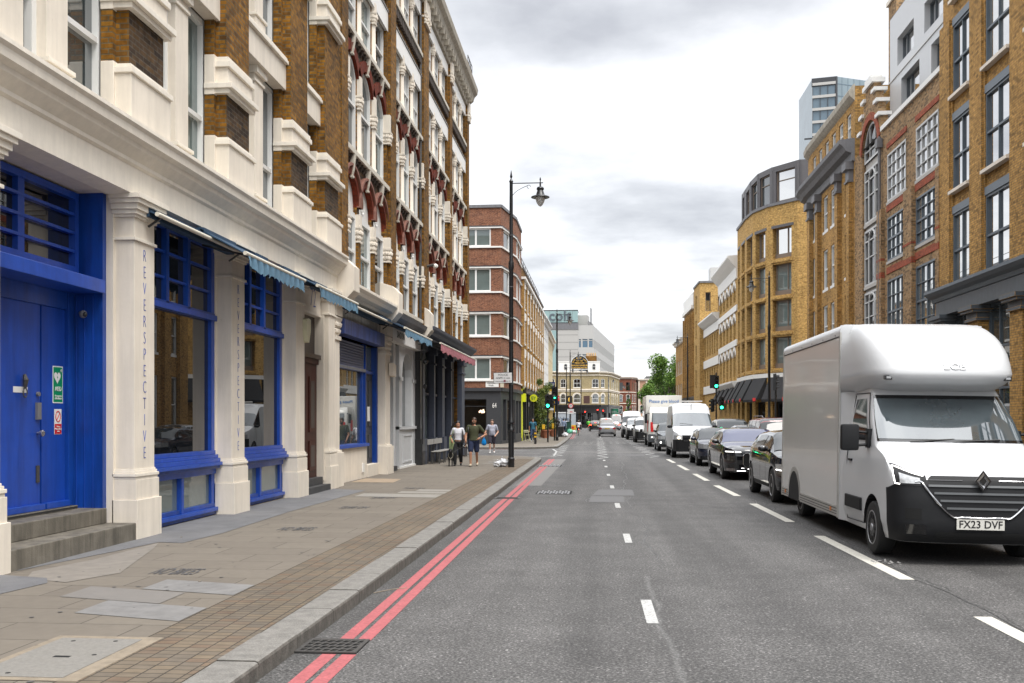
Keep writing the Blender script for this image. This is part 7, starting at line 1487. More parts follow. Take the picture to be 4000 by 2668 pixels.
# ---- signs
def post_sign(name,label,x,y,fn,h,cat='sign',z=.13):
    t=thing(name,label,cat,(x,y,z)); P_(t,'pole',lambda b:b.lathe((0,.05,0),[(.038,0),(.038,h)],8,LEAD)); fn(t); return t
def speed(t):
    b=MB(); b.lathe((0,0,3.35),[(.30,0),(.30,.03)],20,mat('sign_red_ring',(.55,.02,.03),.4),axis='y'); b.build('red_ring',t); b=MB(); b.lathe((0,-.005,3.35),[(.22,0),(.22,.01)],20,SGN,axis='y'); b.build('disc',t); text('20',.24,INK,t,(0,-.012,3.35)); P_(t,'plate',lambda b:(b.box(-.42,.38,-.01,.02,2.35,2.95,SGN),b.box(-.1,.2,-.012,-.01,2.55,2.65,MATS['sign_red_ring'])))
post_sign('speed_sign','round 20 speed limit sign above a white plate near the third left lamp post',-3.62,122.6,speed,3.7)
t=thing('direction_sign','large green direction sign beside the pub at the far junction','sign',(2.5,224,0)); P_(t,'posts',lambda b:(b.box(-1,-.9,0,.1,0,2.6,LEAD),b.box(.9,1.0,0,.1,0,2.6,LEAD))); P_(t,'panel',lambda b:(b.box(-1.5,1.5,-.05,0,2.5,4.2,mat('motorway_green',(.0,.14,.07),.5)),b.box(-1.53,1.53,-.04,.01,2.47,4.23,SGN)))
text('Bishopsgate\nLiverpool Street\nShoreditch',.34,SGN,t,(.3,-.06,3.3),(R(90),0,0)); P_(t,'arrow',lambda b:b.tube([(-1.1,-.07,2.7),(-1.1,-.07,3.9),(-.8,-.07,3.6)],.04,4,SGN))
def board(x,y,z,w,h,m,label,txt,m2=None):
    t=thing('agent_board',label,'sign',(x,y,z),0,'estate agent boards on the left terrace'); P_(t,'panel',lambda b:b.box(-w/2,w/2,-.03,0,0,h,m)); P_(t,'bracket',lambda b:b.tube([(-w/2,0,h*.8),(-w/2-.8,0,h*.8)],.03,5,LEAD))
    if m2: P_(t,'lower_panel',lambda b:b.box(-w/2,w/2,-.035,.005,-h*.7,0,m2))
    text(txt,h*.55,SGN,t,(0,-.04,h/2))
RDB=mat('agent_red',(.6,.02,.02),.5); NVB=mat('agent_navy',(.01,.02,.10),.5)
board(-5.35,118,4.0,1.0,.6,RDB,'red and navy letting board projecting over the left pavement','TO LET',NVB); board(-5.55,113,3.2,.8,.5,RDB,'smaller red letting board below the red and navy one','LET',SGN); board(-5.3,109,5.3,.7,.6,NVB,'navy and yellow board highest on the left terrace','LET',YEL); board(-5.2,104,3.0,.6,.5,mat('agent_green',(.0,.30,.08),.5),'green board with a white tick on the left terrace','V')
t=thing('hoarding','pale grey hoarding with blue Walte lettering in front of the pub','hoarding',(-6.9,203,0)); P_(t,'panels',lambda b:(b.box(-2.4,1.9,0,.15,0,3.1,mat('pale_grey_board',(.32,.35,.38),.6)),b.box(-2.4,1.9,-.1,.2,3.1,3.3,SGN))); text('Walte',1.15,mat('dull_blue_letters',(.05,.09,.16),.5),t,(-.9,-.03,1.9))
# ---- bollards
def bollard(x,y,label,m=None):
    t=thing('bollard',label,'bollard',(x,y,.12),0,'bollards'); P_(t,'post',lambda b:b.lathe((0,0,0),[(.085,0),(.085,.86),(.075,.9),(.05,.93),(.001,.94)],14,BLACKP),smooth=40)
    P_(t,'reflective_bands',lambda b:[b.lathe((0,0,0),[(.089,z),(.089,z+.1)],14,YEL) for z in (.45,.68)]) 
bollard(-4.43,67.9,'black bollard with yellow bands at the corner across the side street'); bollard(-3.9,97.5,'short black bollard by the litter bin farther along')
t=thing('keep_left_bollard','yellow box bollard near the cyclist at the far kerb','bollard',(-3.5,131,.12)); P_(t,'box',lambda b:b.box(-.3,.3,-.12,.12,.3,.95,YEL),bevel=.04); P_(t,'base',lambda b:b.box(-.12,.12,-.08,.08,0,.3,BLACKP)); P_(t,'disc',lambda b:b.lathe((-.1,-.125,.62),[(.16,0),(.16,-.01)],14,RDB,axis='y'))
# ---- bins and bags
t=thing('litter_bin','black litter bin with a white bag beside it on the left pavement','bin',(-3.85,95.3,.12)); P_(t,'bin_body',lambda b:b.box(-.36,.36,-.3,.3,.03,.98,BLACKP),bevel=.03); P_(t,'lid',lambda b:b.box(-.38,.38,-.32,.32,.98,1.06,LEAD),bevel=.02)
t=thing('green_street_cabinet','dark green street cabinet beside the third lamp post','cabinet',(-3.95,121.5,.12)); P_(t,'cabinet_body',lambda b:b.box(-.4,.4,-.3,.3,.0,1.35,mat('cabinet_green',(.015,.06,.045),.5)),bevel=.03); P_(t,'cap',lambda b:b.box(-.43,.43,-.33,.33,1.35,1.42,mat('cabinet_green',(.015,.06,.045),.5)))
BAGW=mat('white_plastic_bag',(.58,.59,.61),.35,var=.06,vs=30); BAGG=mat('green_plastic_bag',(.10,.42,.26),.35,var=.08)
def bag(x,y,s,m,label,seed=1,z=.13):
    t=thing('rubbish_bag',label,'rubbish bag',(x,y,z),seed,'rubbish bags on the pavement'); b=MB(); b.blob((0,0,s*.40),(s*.62,s*.5,s*.46),m,seed=seed,sub=4,amp=.16,fr=2.3); b.build('bag',t,smooth=80)
    b=MB(); b.tube([(.1*s,0,s*.75),(.12*s,0,s*.95),(.2*s,.02,s*1.08)],[.07*s,.03*s,.07*s],7,m); b.build('knot',t,smooth=80)
bag(-3.42,34.9,.34,BAGW,'crumpled white plastic bag slumped against the tall lamp post',2,.13); bag(-3.62,34.75,.24,BAGW,'smaller white plastic bag left of the one at the tall lamp post',5,.13); bag(-3.35,95.0,.5,BAGW,'white rubbish bag beside the black litter bin',3)
bag(-3.6,118.0,.6,BAGG,'green rubbish bag at the far kerb beside the third lamp post',4); bag(-3.15,118.5,.45,BAGW,'white rubbish bag next to the far green one',6); bag(-2.95,119.2,.4,BAGG,'small green rubbish bag rightmost at the far kerb',7)
# ---- cafe table and chairs
CH=mat('pale_yellow_slats',(.55,.54,.36),.5)
def fold_chair(x,y,rz,label):
    t=thing('folding_chair',label,'chair',(x,y,.12),rz,'folding cafe chairs')
    for s in (-1,1): P_(t,'leg',lambda b:(b.tube([(s*.19,-.2,0),(s*.19,.16,.46)],.014,5,CH),b.tube([(s*.17,.22,0),(s*.17,-.16,.46)],.014,5,CH)))
    P_(t,'seat',lambda b:[b.box(-.19,.19,-.18+.08*k,-.12+.08*k,.45,.47,CH) for k in range(5)]); P_(t,'backrest',lambda b:(b.tube([(-.19,.16,.46),(-.19,.24,.85)],.013,5,CH),b.tube([(.19,.16,.46),(.19,.24,.85)],.013,5,CH),b.box(-.2,.2,.2,.22,.66,.72,CH),b.box(-.2,.2,.22,.24,.78,.84,CH)))
fold_chair(-5.75,78.3,.5,'folding slatted chair in front of the lime green pier'); fold_chair(-5.05,79.6,-1.2,'folding slatted chair right of the small cafe table')
t=thing('cafe_table','small pale folding table between two slatted chairs by the lime green pier','table',(-5.4,78.9,.12)); P_(t,'table_top',lambda b:b.box(-.3,.3,-.3,.3,.70,.73,CH)); P_(t,'legs',lambda b:(b.tube([(-.25,-.2,0),(.25,.2,.7)],.014,5,CH),b.tube([(.25,-.2,0),(-.25,.2,.7)],.014,5,CH)))
# ================================================================ PLANTS
def leafmat(name,c1,c2,c3,tr=.25):
    m=bpy.data.materials.new(name); m.use_nodes=True; t=m.node_tree; p=t.nodes['Principled BSDF']; p.inputs['Roughness'].default_value=.5; p.inputs['Specular IOR Level'].default_value=.3
    n=N(t,'ShaderNodeNewGeometry'); f=ramp(t,n.outputs['Random Per Island'],[(0,c1),(.5,c2),(1,c3)]); t.links.new(f,p.inputs['Base Color']); p.inputs['Subsurface Weight'].default_value=0; return m
LEAF=leafmat('tree_leaves',(.035,.085,.012),(.09,.18,.025),(.17,.27,.045)); LEAFC=leafmat('climber_leaves',(.035,.06,.012),(.10,.15,.025),(.22,.24,.05)); PALM=leafmat('palm_leaves',(.03,.07,.02),(.06,.12,.03),(.10,.16,.05))
BARK=mat('bark',(.075,.06,.045),.9,var=.3,vs=8,bump=.5); TERRA2=mat('terracotta_pot',(.34,.13,.07),.8,var=.1)
def leaves(b,centres,n,size,m,rnd,flat=.0):
    for _ in range(n):
        c,r=rnd.choice(centres); d=Vector((rnd.gauss(0,1),rnd.gauss(0,1),rnd.gauss(0,1))).normalized()*(r*(rnd.random()**.45)); p=Vector(c)+d
        a=Vector((rnd.gauss(0,1),rnd.gauss(0,1),rnd.gauss(0,1)-.3)).normalized(); u=a.cross(Vector((rnd.gauss(0,1),rnd.gauss(0,1),rnd.gauss(0,1)))).normalized(); v=a.cross(u); s=size*rnd.uniform(.6,1.3)
        b.raw([tuple(p-u*s),tuple(p-v*s*.6),tuple(p+u*s),tuple(p+v*s*.6)],[(0,1,2,3)],m)
def tree(name,label,x,y,H,R_,trunk,n,seed,size=.16,low=.35,sq=1.0):
    rnd=random.Random(seed); t=thing(name,label,'tree',(x,y,0)); cs=[]; limbs=[]
    for i in range(26):
        a=rnd.uniform(0,2*PI); zz=rnd.uniform(low,1); rr=R_*math.sin(PI*min(1,(zz-low*.8)/(1.12-low*.8)))**.7*rnd.uniform(.35,.95); cs.append(((rr*math.cos(a),rr*math.sin(a)*sq,H*zz-.6),R_*rnd.uniform(.22,.38))); limbs.append(cs[-1][0])
    def tr(b):
        b.tube([(0,0,0),(.1,0,trunk*.5),(0,.1,trunk),(.1,0,H*.65)],[.32,.25,.2,.08],9,BARK)
        for l in limbs[:14]: b.tube([(0,.05,trunk*rnd.uniform(.8,1.3)),(l[0]*.5,l[1]*.5,(trunk+l[2])/2+.3),l],[.12,.07,.02],5,BARK)
    P_(t,'trunk',tr,smooth=60); b=MB(); leaves(b,cs,n,size,LEAF,rnd); b.build('crown',t); return t
tree('plane_tree','broad leafy green tree beyond the queue on the right',11.9,176,12.9,4.9,4.5,24000,4,.17,low=.28)
tree('plane_tree','smaller green tree at the left edge of the broad leafy one',9.6,186,9.4,2.6,3.5,7000,9,.16,low=.35); tree('plane_tree','green tree filling the gap behind the broad leafy one',15,205,13.5,4.5,4.5,6000,12,.26)
tree('young_street_tree','slim yellow green tree before the peach building',7.4,262,7.5,.9,3,900,15,.2)
t=thing('climbing_plant','dense green climbing plant spilling down the black shopfront of the left terrace','climbing plant',(-5.9,98,.12)); rnd=random.Random(5)
cs=[((rnd.uniform(-.35,.5),rnd.uniform(-6,9),rnd.uniform(.6,5.3)),rnd.uniform(.3,.6)) for _ in range(60)]; cs=[c for c in cs if c[0][2]>3.2 or abs(c[0][1])<4.5]
b=MB(); leaves(b,cs,9000,.085,LEAFC,rnd); b.build('foliage',t); P_(t,'stems',lambda b:[b.tube([(-.2,y,0),(-.1,y+.3,2.2),(-.2,y+.1,4.6)],.03,5,BARK) for y in (-3,-.5,2.5)])
def pot(x,y,r,h,label,kind,seed):
    t=thing('potted_plant',label,'potted plant',(x,y,.12),0,'potted plants on the left pavement'); P_(t,'pot',lambda b:b.lathe((0,0,0),[(r*.65,0),(r*.95,h*.85),(r*1.08,h*.86),(r*1.08,h),(r*.9,h),(r*.85,h*.8)],16,TERRA2,closed=False),smooth=40)
    P_(t,'soil',lambda b:b.lathe((0,0,0),[(r*.9,h*.8),(r*.9,h*.86)],14,BARK)); rn=random.Random(seed); b=MB()
    if kind=='palm':
        for i in range(70):
            a=rn.uniform(0,2*PI); e=rn.uniform(.2,1.3); L=rn.uniform(.6,1.1); d=Vector((math.cos(a)*math.cos(e),math.sin(a)*math.cos(e),math.sin(e))); s=Vector((-math.sin(a),math.cos(a),0))*.02; p=Vector((0,0,h+.4)); q=p+d*L-Vector((0,0,.3*L*L)); b.raw([tuple(p-s),tuple(p+s),tuple((p+q)/2+s*1.5+Vector((0,0,.08))),tuple(q),tuple((p+q)/2-s*1.5+Vector((0,0,.08)))],[(0,1,2,3,4)],PALM)
    else: leaves(b,[((0,0,h+.35),.45),((.1,0,h+.8),.4),((0,.1,h+.1),.35)],700,.07,LEAFC,rn)
    b.build('foliage',t)
pot(-4.9,89.5,.42,.75,'large terracotta pot with a spiky palm nearest the black shopfront','palm',1); pot(-5.3,92.5,.34,.6,'terracotta pot with a bushy plant behind the spiky palm','bush',2); pot(-4.6,97,.38,.7,'terracotta pot with a bushy green shrub beside the second lamp post','bush',3)
# ================================================================ PEOPLE
SKIN=mat('skin_tan',(.42,.21,.13),.5,var=.05,vs=20); SKINP=mat('skin_pale',(.50,.29,.21),.5,var=.05,vs=20); HAIRD=mat('dark_hair',(.012,.009,.008),.45,var=.3,vs=60); HAIRB=mat('brown_hair',(.05,.028,.016),.5,var=.3,vs=60)
def remesh(o,v,mats=None):
    m=o.modifiers.new('r','REMESH'); m.mode='VOXEL'; m.voxel_size=v; m.use_smooth_shade=True; s=o.modifiers.new('s','SMOOTH'); s.factor=.5; s.iterations=2
    dg=bpy.context.evaluated_depsgraph_get(); me=bpy.data.meshes.new_from_object(o.evaluated_get(dg)); o.modifiers.clear(); old=o.data; o.data=me; bpy.data.meshes.remove(old)
    me.materials.clear(); me.materials.append(mats); me.polygons.foreach_set('material_index',[0]*len(me.polygons)); me.shade_smooth()
def chain(b,pts,rs,m):
    for p,r in zip(pts,rs): b.blob(p,r,m,sub=2,amp=0)
    for (p,q),(r,s) in zip(zip(pts,pts[1:]),zip(rs,rs[1:])): b.tube([p,q],[r,s],12,m)
def person(label,x,y,rz,z=.13,h=1.78,skin=SKIN,hair=HAIRB,top=None,bottom=None,shoes=None,long_=False,sleeve='short',stride=.28,lift=.03,hands=((-.27,-.02,.82),(.27,-.02,.82)),elbows=((-.27,.05,1.13),(.27,.05,1.13)),belly=0,hairlen=0,vox=.012,turn=0,ride=False,lean=0,female=False,group='pedestrians',extra=None,sock=None,headdz=0,bald=False,name='person'):
    t=thing(name,label,'person',(x,y,z),rz,group); k=h/1.78; t.scale=(k,k,k); m=skin; sw=.165 if female else .19
    hz=.93; fl=stride
    if ride: kn=[(-.13,-.30,.82),(.13,-.22,.62)]; an=[(-.12,-.12,.42),(.12,-.06,.22)]; toe=[(-.12,-.26,.38),(.12,-.2,.18)]
    else: kn=[(-.11,-fl*.42-.04,.50),(.10,fl*.20-.05,.50)]; an=[(-.11,-fl*.55,.10+0),(.10,fl*.75,.13+lift)]; toe=[(-.12,-fl*.55-.15,.045),(.11,fl*.75-.13,.045+lift*.3)]
    hip=[(-.095,.0,hz),(.095,.0,hz)]; L=lean; sh=[(-sw,-L,1.44),(sw,-L,1.44)]; nk=(0,-L*1.05,1.50); hd=(0,-L*1.15-.015,1.645+headdz)
    tor=[((0,0,.95),(.155,.115,.10)),((0,-L*.25,1.08),(.145 if not female else .125,.105+belly,.12)),((0,-L*.6,1.24),(.155 if not female else .135,.115+belly*.6,.13)),((0,-L*.9,1.37),(.165 if not female else .14,.11,.12))]
    def torso(b,mt,g,lo=.88):
        f=female; T=[(.86,.150,.115,0),(.94,.165,.125,0),(1.02,.150 if not f else .135,.115+belly*.7,.1),(1.10,.142 if not f else .118,.108+belly,.25),(1.20,.150 if not f else .128,.112+belly*.9,.5),(1.30,.168 if not f else .142,.118+(.012 if f else 0),.75),(1.38,.180 if not f else .148,.112,.9),(1.44,.165 if not f else .135,.09,1),(1.48,.10,.07,1),(1.51,.06,.058,1)]
        T=[q for q in T if q[0]>=lo and (not g or q[0]<1.5)]
        b.loft([[((rx+g*.9)*math.copysign(abs(math.cos(a))**.85,math.cos(a)),-L*k_+(ry+g)*math.sin(a),zz) for a in [2*PI*i/20 for i in range(20)]] for zz,rx,ry,k_ in T],mt)
    b=MB()
    torso(b,m,0)
    for s in (0,1):
        chain(b,[hip[s],kn[s],an[s]],[.088,.056,.037],m); kx=kn[s]; a_=an[s]; cf=tuple(kx[i]+(a_[i]-kx[i])*.32+(0,.025,0)[i] for i in range(3)); b.blob(cf,(.052,.056,.10),m,sub=2,amp=0)
        chain(b,[(a_[0],a_[1]+.02,a_[2]-.03),toe[s]],[.040,.030],m)
        chain(b,[(sh[s][0]*.5,-L,1.44),sh[s],elbows[s],hands[s]],[.06,.058,.043,.029],m)
        hx,hy,hz_=hands[s]; ex,ey,ez=elbows[s]; d=(Vector(hands[s])-Vector(elbows[s])).normalized(); sd=Vector((0,1,0)) if abs(d.y)<.8 else Vector((1,0,0)); sd=(sd-d*sd.dot(d)).normalized(); nn=d.cross(sd)*(1 if s else -1)
        H0=Vector(hands[s])+d*.05; b.blob(tuple(H0),(.036,.042,.045),m,sub=2,amp=0)
        for fi in range(4):
            o_=sd*(-.030+.020*fi); l_=(.065,.075,.07,.055)[fi]; p0=H0+o_+d*.03; p1=p0+d*l_*.55+nn*-.004; p2=p1+d*l_*.4-nn*.022; b.tube([tuple(p0),tuple(p1),tuple(p2)],[.0115,.0105,.009],6,m)
        p0=H0-sd*.034; b.tube([tuple(p0),tuple(p0-sd*.02+d*.03-nn*.015),tuple(p0-sd*.02+d*.055-nn*.025)],[.013,.012,.010],6,m)
    b.tube([(0,-L*.95,1.42),nk,(hd[0],hd[1]+.015,hd[2]-.06)],[.07,.055,.052],12,m)
    T_=Matrix.Rotation(turn,3,'Z')
    def hp(dx,dy,dz): v=T_@Vector((dx,dy,0)); return (hd[0]+v.x,hd[1]+v.y,hd[2]+dz)
    b.blob(hp(0,.01,.02),(.076,.095,.105),m,sub=3,amp=0); b.blob(hp(0,-.035,-.055),(.056,.058,.062),m,sub=3,amp=0); b.tube([hp(0,-.085,.025),hp(0,-.112,-.018)],[.011,.017],8,m); b.blob(hp(0,-.092,-.060),(.024,.012,.010),m,sub=1,amp=0)
    for s in (-1,1): b.blob(hp(s*.079,.015,-.002),(.012,.022,.032),m,sub=2,amp=0)
    body=b.build('body',t); remesh(body,vox,m)
    def garment(nm,fn,mt,v=None): b=MB(); fn(b); o=b.build(nm,t); remesh(o,v or vox,mt); return o
    def topf(b):
        torso(b,top,.022,.90 if not female else 1.0)
        for s in (0,1):
            S_=Vector(sh[s]); E_=Vector(elbows[s]); H_=Vector(hands[s])
            if sleeve=='short': chain(b,[(sh[s][0]*.5,-L,1.43),sh[s],tuple(S_.lerp(E_,.62))],[.075,.078,.064],top)
            else: chain(b,[(sh[s][0]*.5,-L,1.43),sh[s],elbows[s],tuple(E_.lerp(H_,.95))],[.075,.075,.058,.045],top)
    if top: garment('shirt' if sleeve!='short' else 't_shirt',topf,top)
    def botf(b):
        b.blob((0,.0,.93),(.172,.135,.12),bottom,sub=3,amp=.01)
        for s in (0,1):
            K=Vector(kn[s]); A=Vector(an[s]); Hh=Vector(hip[s])
            if long_: chain(b,[hip[s],kn[s],tuple(K.lerp(A,.96))],[.108,.082,.068 if female else .058],bottom)
            else: chain(b,[hip[s],tuple(Hh.lerp(K,.80))],[.112,.100],bottom)
    garment('trousers' if long_ else 'shorts',botf,bottom)
    for s in (0,1):
        def shf(b): a_=an[s]; chain(b,[(a_[0],a_[1]+.035,a_[2]-.045),(toe[s][0],toe[s][1]+.02,toe[s][2])],[.050,.042],shoes); b.blob((toe[s][0],toe[s][1]+.02,toe[s][2]-.0),(.046,.07,.038),shoes,sub=2,amp=0)
        garment('shoe',shf,shoes)
        if sock: b=MB(); K=Vector(kn[s]); A=Vector(an[s]); b.tube([tuple(K.lerp(A,.68)),tuple(A)],[.052,.045],10,sock); b.build('sock',t,smooth=60)
    if not bald:
        def hf(b):
            b.blob(hp(0,.022,.062),(.090,.100,.086),hair,sub=3,amp=.03,fr=4); b.blob(hp(0,.05,.0),(.086,.075,.085),hair,sub=3,amp=.02)
            if hairlen: chain(b,[hp(0,.08,.07),hp(-.10,.16,.0),hp(-.16,.20,-.12),hp(-.20,.18,-.24)],[.06,.055,.045,.02],hair)
        o=garment('hair',hf,hair)
    b=MB()
    for s in (-1,1): b.blob(hp(s*.031,-.083,.018),(.010,.006,.005),INK,sub=1,amp=0); b.box(*[0,0,0,0,0,0],INK) if False else None
    b.build('eyes',t)
    if extra: extra(t,hp)
    return t
OLV=mat('olive_cotton',(.055,.060,.030),.9,var=.12,vs=12); NVS=mat('navy_shorts_cloth',(.012,.020,.055),.9,var=.1); WHT=mat('white_cotton',(.62,.62,.66),.9,var=.06,vs=12); JBL=mat('black_jeans',(.012,.012,.014),.9,var=.15); GRT=mat('grey_marl_cotton',(.34,.35,.42),.9,var=.08,vs=14); CSH=mat('charcoal_shorts_cloth',(.035,.030,.045),.9); TEAL=mat('teal_cotton',(.03,.13,.20),.9,var=.1,vs=12); JNB=mat('blue_denim',(.035,.06,.12),.9,var=.12); CRM=mat('cream_canvas_shoe',(.50,.43,.32),.8); BSH=mat('black_leather_shoe',(.01,.01,.011),.4); WSH=mat('white_trainer',(.6,.6,.6),.6); BBLU=mat('light_blue_shirt_cloth',(.20,.25,.36),.85,var=.06)
def gear1(t,hp):
    b=MB(); 
    for s in (-1,1): b.blob(hp(s*.034,-.092,.018),(.026,.010,.019),GLOSSB,sub=2,amp=0)
    b.tube([hp(-.078,-.01,.022),hp(-.06,-.085,.022),hp(.06,-.085,.022),hp(.078,-.01,.022)],.004,4,GLOSSB); b.build('sunglasses',t)
    def beard(b): b.blob(hp(0,-.045,-.062),(.060,.060,.052),HAIRB,sub=3,amp=.03)
    b=MB(); beard(b); b.build('beard',t,smooth=80)
    b=MB(); b.tube([(-.19,.02,1.50),(-.20,-.13,1.40),(-.20,-.15,1.2),(-.235,-.02,.98)],.018,6,BLACKP); b.build('bag_strap',t,smooth=80); b=MB(); b.box(-.24,-.10,.10,.30,.60,1.25,BLACKP); b.build('shoulder_bag',t,bevel=.05,smooth=50)
    b=MB(); b.lathe((.245,-.135,1.055),[(.036,-.015),(.036,.015)],12,GLOSSB,axis='x'); b.build('wristwatch',t)
    b=MB(); b.tube([(-.25,-.30,.86),(-.37,-.38,.70)],.022,8,BLACKP); b.build('dark_bottle',t,smooth=60)
person('bearded man in sunglasses, olive green T-shirt and navy shorts with a hand on his hip',-4.50,35.3,R(4),h=1.74,skin=SKIN,hair=HAIRB,top=OLV,bottom=NVS,shoes=CRM,stride=.34,elbows=((-.29,-.02,1.16),(.44,.04,1.16)),hands=((-.28,-.27,.94),(.20,-.17,1.02)),vox=.010,turn=R(-22),extra=gear1,headdz=-.005)
def gear2(t,hp):
    GB=mat('sage_green_cloth',(.22,.27,.13),.9,var=.1)
    b=MB(); b.loft([[(-.32-.02,y0,z),(-.32+w,y0-.02,z),(-.32+w,y0+.10,z),(-.34,y0+.10,z)] for z,w,y0 in ((.58,.16,-.08),(.68,.28,-.10),(.85,.24,-.10),(1.02,.12,-.07),(1.15,.07,-.05))],GB); b.tube([(-.27,-.02,1.12),(-.20,-.10,1.3),(-.17,-.04,1.49),(-.2,.08,1.35),(-.28,.03,1.1)],.022,6,GB); b.build('tote_bag',t,smooth=70,bevel=.02)
    b=MB(); b.tube([(.17,-.02,1.50),(.20,-.12,1.38),(.21,-.13,1.15),(.20,-.15,1.02)],.012,5,BLACKP); b.box(.17,.25,-.19,-.13,.90,1.06,BLACKP); b.build('camera_strap',t)
    b=MB(); b.lathe((.30,-.13,.90),[(.034,-.012),(.034,.012)],10,SIL,axis='z'); b.build('bracelet',t)
person('woman in a white T-shirt and black trousers with a sage tote bag walking a dog',-5.10,35.5,R(2),h=1.62,skin=SKIN,hair=HAIRD,top=WHT,bottom=JBL,long_=True,shoes=BSH,stride=.22,female=True,hairlen=1,turn=R(38),elbows=((-.30,.03,1.15),(.27,.02,1.14)),hands=((-.22,-.15,.98),(.32,-.16,.86)),vox=.010,extra=gear2)
def gear3(t,hp):
    b=MB(); b.loft([[(-.42-w,-.20,z),(-.42,-.26,z),(-.42+w,-.20,z),(-.42,-.12,z)] for z,w in ((.42,.02),(.46,.11),(.58,.12),(.70,.09),(.80,.035),(.86,.03))],mat('bright_blue_plastic_bag',(.0,.22,.62),.35,var=.1,vs=20)); b.build('carrier_bag',t,smooth=80)
person('man in a pale grey T-shirt and dark shorts carrying a bright blue plastic bag',-5.70,52.3,R(6),z=.0,h=1.80,skin=SKINP,hair=HAIRB,top=GRT,bottom=CSH,shoes=WSH,sock=WSH,stride=.30,belly=.05,elbows=((-.33,.0,1.14),(.31,.05,1.12)),hands=((-.40,-.16,.92),(.20,-.20,.98)),vox=.012,extra=gear3)
def gear4(t,hp):
    b=MB()
    for s in (-1,1): b.lathe((0,0,0),[(.0,0)],3,BLACKP) if False else b.blob(hp(s*.088,.01,.0),(.02,.035,.042),BLACKP,sub=2,amp=0)
    b.tube([hp(-.088,.01,.03),hp(-.06,.02,.11),hp(0,.02,.135),hp(.06,.02,.11),hp(.088,.01,.03)],.012,6,BLACKP); b.build('headphones',t,smooth=60)
    b=MB(); [b.tube([(s*.12,.08,1.48),(s*.14,-.12,1.40),(s*.15,-.13,1.22)],.018,5,BLACKP) for s in (-1,1)]; b.box(-.15,.15,.12,.28,1.0,1.46,BLACKP); b.build('backpack',t)
person('man in a teal T-shirt and jeans wearing headphones near the banded bollard',-5.05,74.5,R(5),h=1.76,skin=SKIN,hair=HAIRD,top=TEAL,bottom=JNB,long_=True,shoes=WSH,stride=.26,vox=.016,extra=gear4,headdz=-.01)
person('man in a light blue shirt and dark trousers walking away past the litter bin',-3.95,107.5,PI,h=1.80,skin=SKIN,hair=HAIRD,top=BBLU,bottom=NVS,long_=True,sleeve='long',shoes=BSH,vox=.02)
def pack(t,hp): b=MB(); b.box(-.16,.16,.12,.30,1.0,1.48,BLACKP); b.build('backpack',t,bevel=.04)
person('man in a grey green top with a dark backpack walking away beside the plants',-5.2,101,PI,h=1.78,top=mat('sage_cotton',(.16,.20,.16),.9),bottom=mat('khaki_cloth',(.25,.20,.13),.9),long_=True,shoes=BSH,vox=.02,extra=pack)
person('pedestrian in a white top beside the third lamp post',-4.4,126,PI,h=1.72,top=WHT,bottom=JBL,long_=True,shoes=BSH,vox=.02,hair=HAIRD); person('pedestrian in a dark coat on the far left pavement',-5.6,132,0,h=1.76,top=JBL,bottom=JBL,long_=True,sleeve='long',shoes=BSH,vox=.02); person('pedestrian in a pale shirt farthest along the left pavement',-4.9,140,PI,h=1.74,top=GRT,bottom=JBL,long_=True,shoes=BSH,vox=.02)
def bike(x,y,rz,label,m,frame):
    t=thing('bicycle',label,'bicycle',(x,y,.0),rz,'bicycles')
    for yy in (-.52,.52):
        b=MB(); b.tube([(0,yy+.33*math.cos(a),.34+.33*math.sin(a)) for a in [2*PI*k/20 for k in range(21)]],.018,6,TYRE,cap=False); [b.tube([(0,yy,.34),(0,yy+.32*math.cos(a),.34+.32*math.sin(a))],.003,3,LEAD) for a in [2*PI*k/8 for k in range(8)]]; b.build('wheel',t)
    P_(t,'frame',lambda b:(b.tube([(0,.52,.34),(0,.10,.30),(0,-.42,.80)],.02,6,frame),b.tube([(0,.10,.30),(0,.22,.88)],.02,6,frame),b.tube([(0,.20,.78),(0,-.40,.86)],.02,6,frame),b.tube([(0,.52,.34),(0,.20,.76)],.014,6,frame),b.tube([(0,-.52,.34),(0,-.40,.98)],.018,6,frame)),smooth=60)
    P_(t,'handlebar',lambda b:b.tube([(-.26,-.30,1.02),(0,-.42,1.0),(.26,-.30,1.02)],.015,6,BLACKP)); P_(t,'saddle',lambda b:b.blob((0,.23,.92),(.07,.13,.035),BLACKP,sub=2,amp=0),smooth=60); P_(t,'rear_lamp',lambda b:b.blob((0,.32,.72),.03,TAILON,sub=1,amp=0)); return t
bike(-2.42,111,PI,'red framed bicycle ridden away by the person in the white top',None,mat('red_bike_paint',(.5,.03,.02),.3))
def capx(m_): 
    def f(t,hp): b=MB(); b.blob(hp(0,.01,.065),(.093,.11,.075),m_,sub=3,amp=0); b.build('helmet',t,smooth=60); b=MB(); b.tube([(.17,.02,1.42),(.0,.16,1.3),(-.17,.13,1.05)],.018,5,BLACKP); b.build('cross_strap',t)
    return f
person('cyclist in a white T-shirt, white cap and black shorts riding away in the left lane',-2.42,110.9,PI,z=.02,h=1.72,skin=SKIN,hair=HAIRB,top=WHT,bottom=JBL,shoes=WSH,ride=True,lean=.10,elbows=((-.30,-.12,1.18),(.30,-.12,1.18)),hands=((-.27,-.34,1.06),(.27,-.34,1.06)),vox=.016,extra=capx(WSH),group='cyclists')
bike(-1.9,162,PI,'pale bicycle under the rider in the green jacket',None,SIL); person('distant cyclist in a bright green jacket and white helmet near the pub',-1.9,161.9,PI,z=.02,h=1.75,top=mat('lime_jacket',(.12,.62,.06),.6),bottom=JBL,shoes=BSH,sleeve='long',ride=True,lean=.08,elbows=((-.30,-.12,1.18),(.30,-.12,1.18)),hands=((-.27,-.34,1.06),(.27,-.34,1.06)),vox=.02,extra=capx(WSH),group='cyclists')
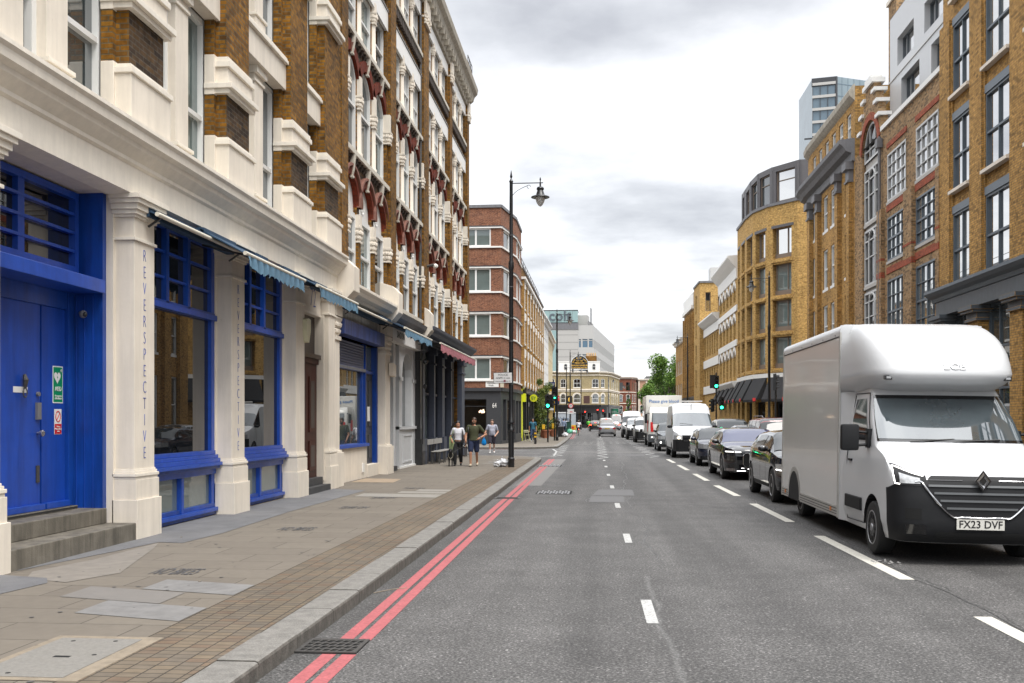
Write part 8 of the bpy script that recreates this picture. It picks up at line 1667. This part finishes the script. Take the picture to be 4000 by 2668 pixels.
# ---- dog
t=thing('dog','small black dog on a lead trotting toward the camera beside the woman','dog',(-5.33,35.25,.13),R(8)); FUR=mat('black_fur',(.010,.009,.009),.7,var=.3,vs=40)
b=MB(); b.blob((0,-.14,.36),(.085,.11,.11),FUR,sub=3,amp=.03); b.blob((0,.06,.36),(.075,.15,.085),FUR,sub=3,amp=.03); b.blob((0,.20,.37),(.075,.09,.09),FUR,sub=3,amp=.03)
chain(b,[(0,-.20,.42),(0,-.27,.52),(0,-.30,.56)],[.065,.055,.06],FUR); b.blob((0,-.31,.57),(.062,.068,.062),FUR,sub=3,amp=0); chain(b,[(0,-.35,.55),(0,-.43,.53)],[.036,.026],FUR)
for s in (-1,1):
    b.blob((s*.058,-.28,.58),(.018,.030,.050),FUR,sub=2,amp=0)
    chain(b,[(s*.055,-.16,.32),(s*.055,-.15-.02*s,.18),(s*.055,-.17-.05*s,.05)],[.042,.026,.022],FUR); b.blob((s*.055,-.185-.05*s,.025),(.028,.038,.022),FUR,sub=2,amp=0)
    chain(b,[(s*.055,.20,.34),(s*.055,.15+.03*s,.22),(s*.055,.25+.03*s,.14),(s*.055,.23+.04*s,.03)],[.058,.036,.022,.02],FUR); b.blob((s*.055,.21+.04*s,.022),(.026,.038,.02),FUR,sub=2,amp=0)
chain(b,[(0,.27,.41),(.0,.34,.50),(0,.33,.60)],[.028,.022,.014],FUR); o=b.build('body',t); remesh(o,.008,FUR)
HRN=mat('beige_harness',(.38,.35,.28),.7); b=MB(); b.tube([(.085*math.sin(a),-.22-.02*math.cos(a),.40+.11*math.cos(a)) for a in [2*PI*k/12 for k in range(13)]],.010,5,HRN); b.tube([(-.06,-.24,.33),(0,-.255,.27),(.06,-.24,.33)],.012,5,HRN); b.build('harness',t,smooth=60)
t=thing('dog_lead','thin dark lead running from the small black dog to the hand of the woman','lead',(-5.33,35.3,.13)); b=MB(); b.tube([(.02,-.20,.52),(.12,-.18,.50),(.30,-.05,.62),(.50,.05,.72)],.006,5,INK); b.build('strap',t)
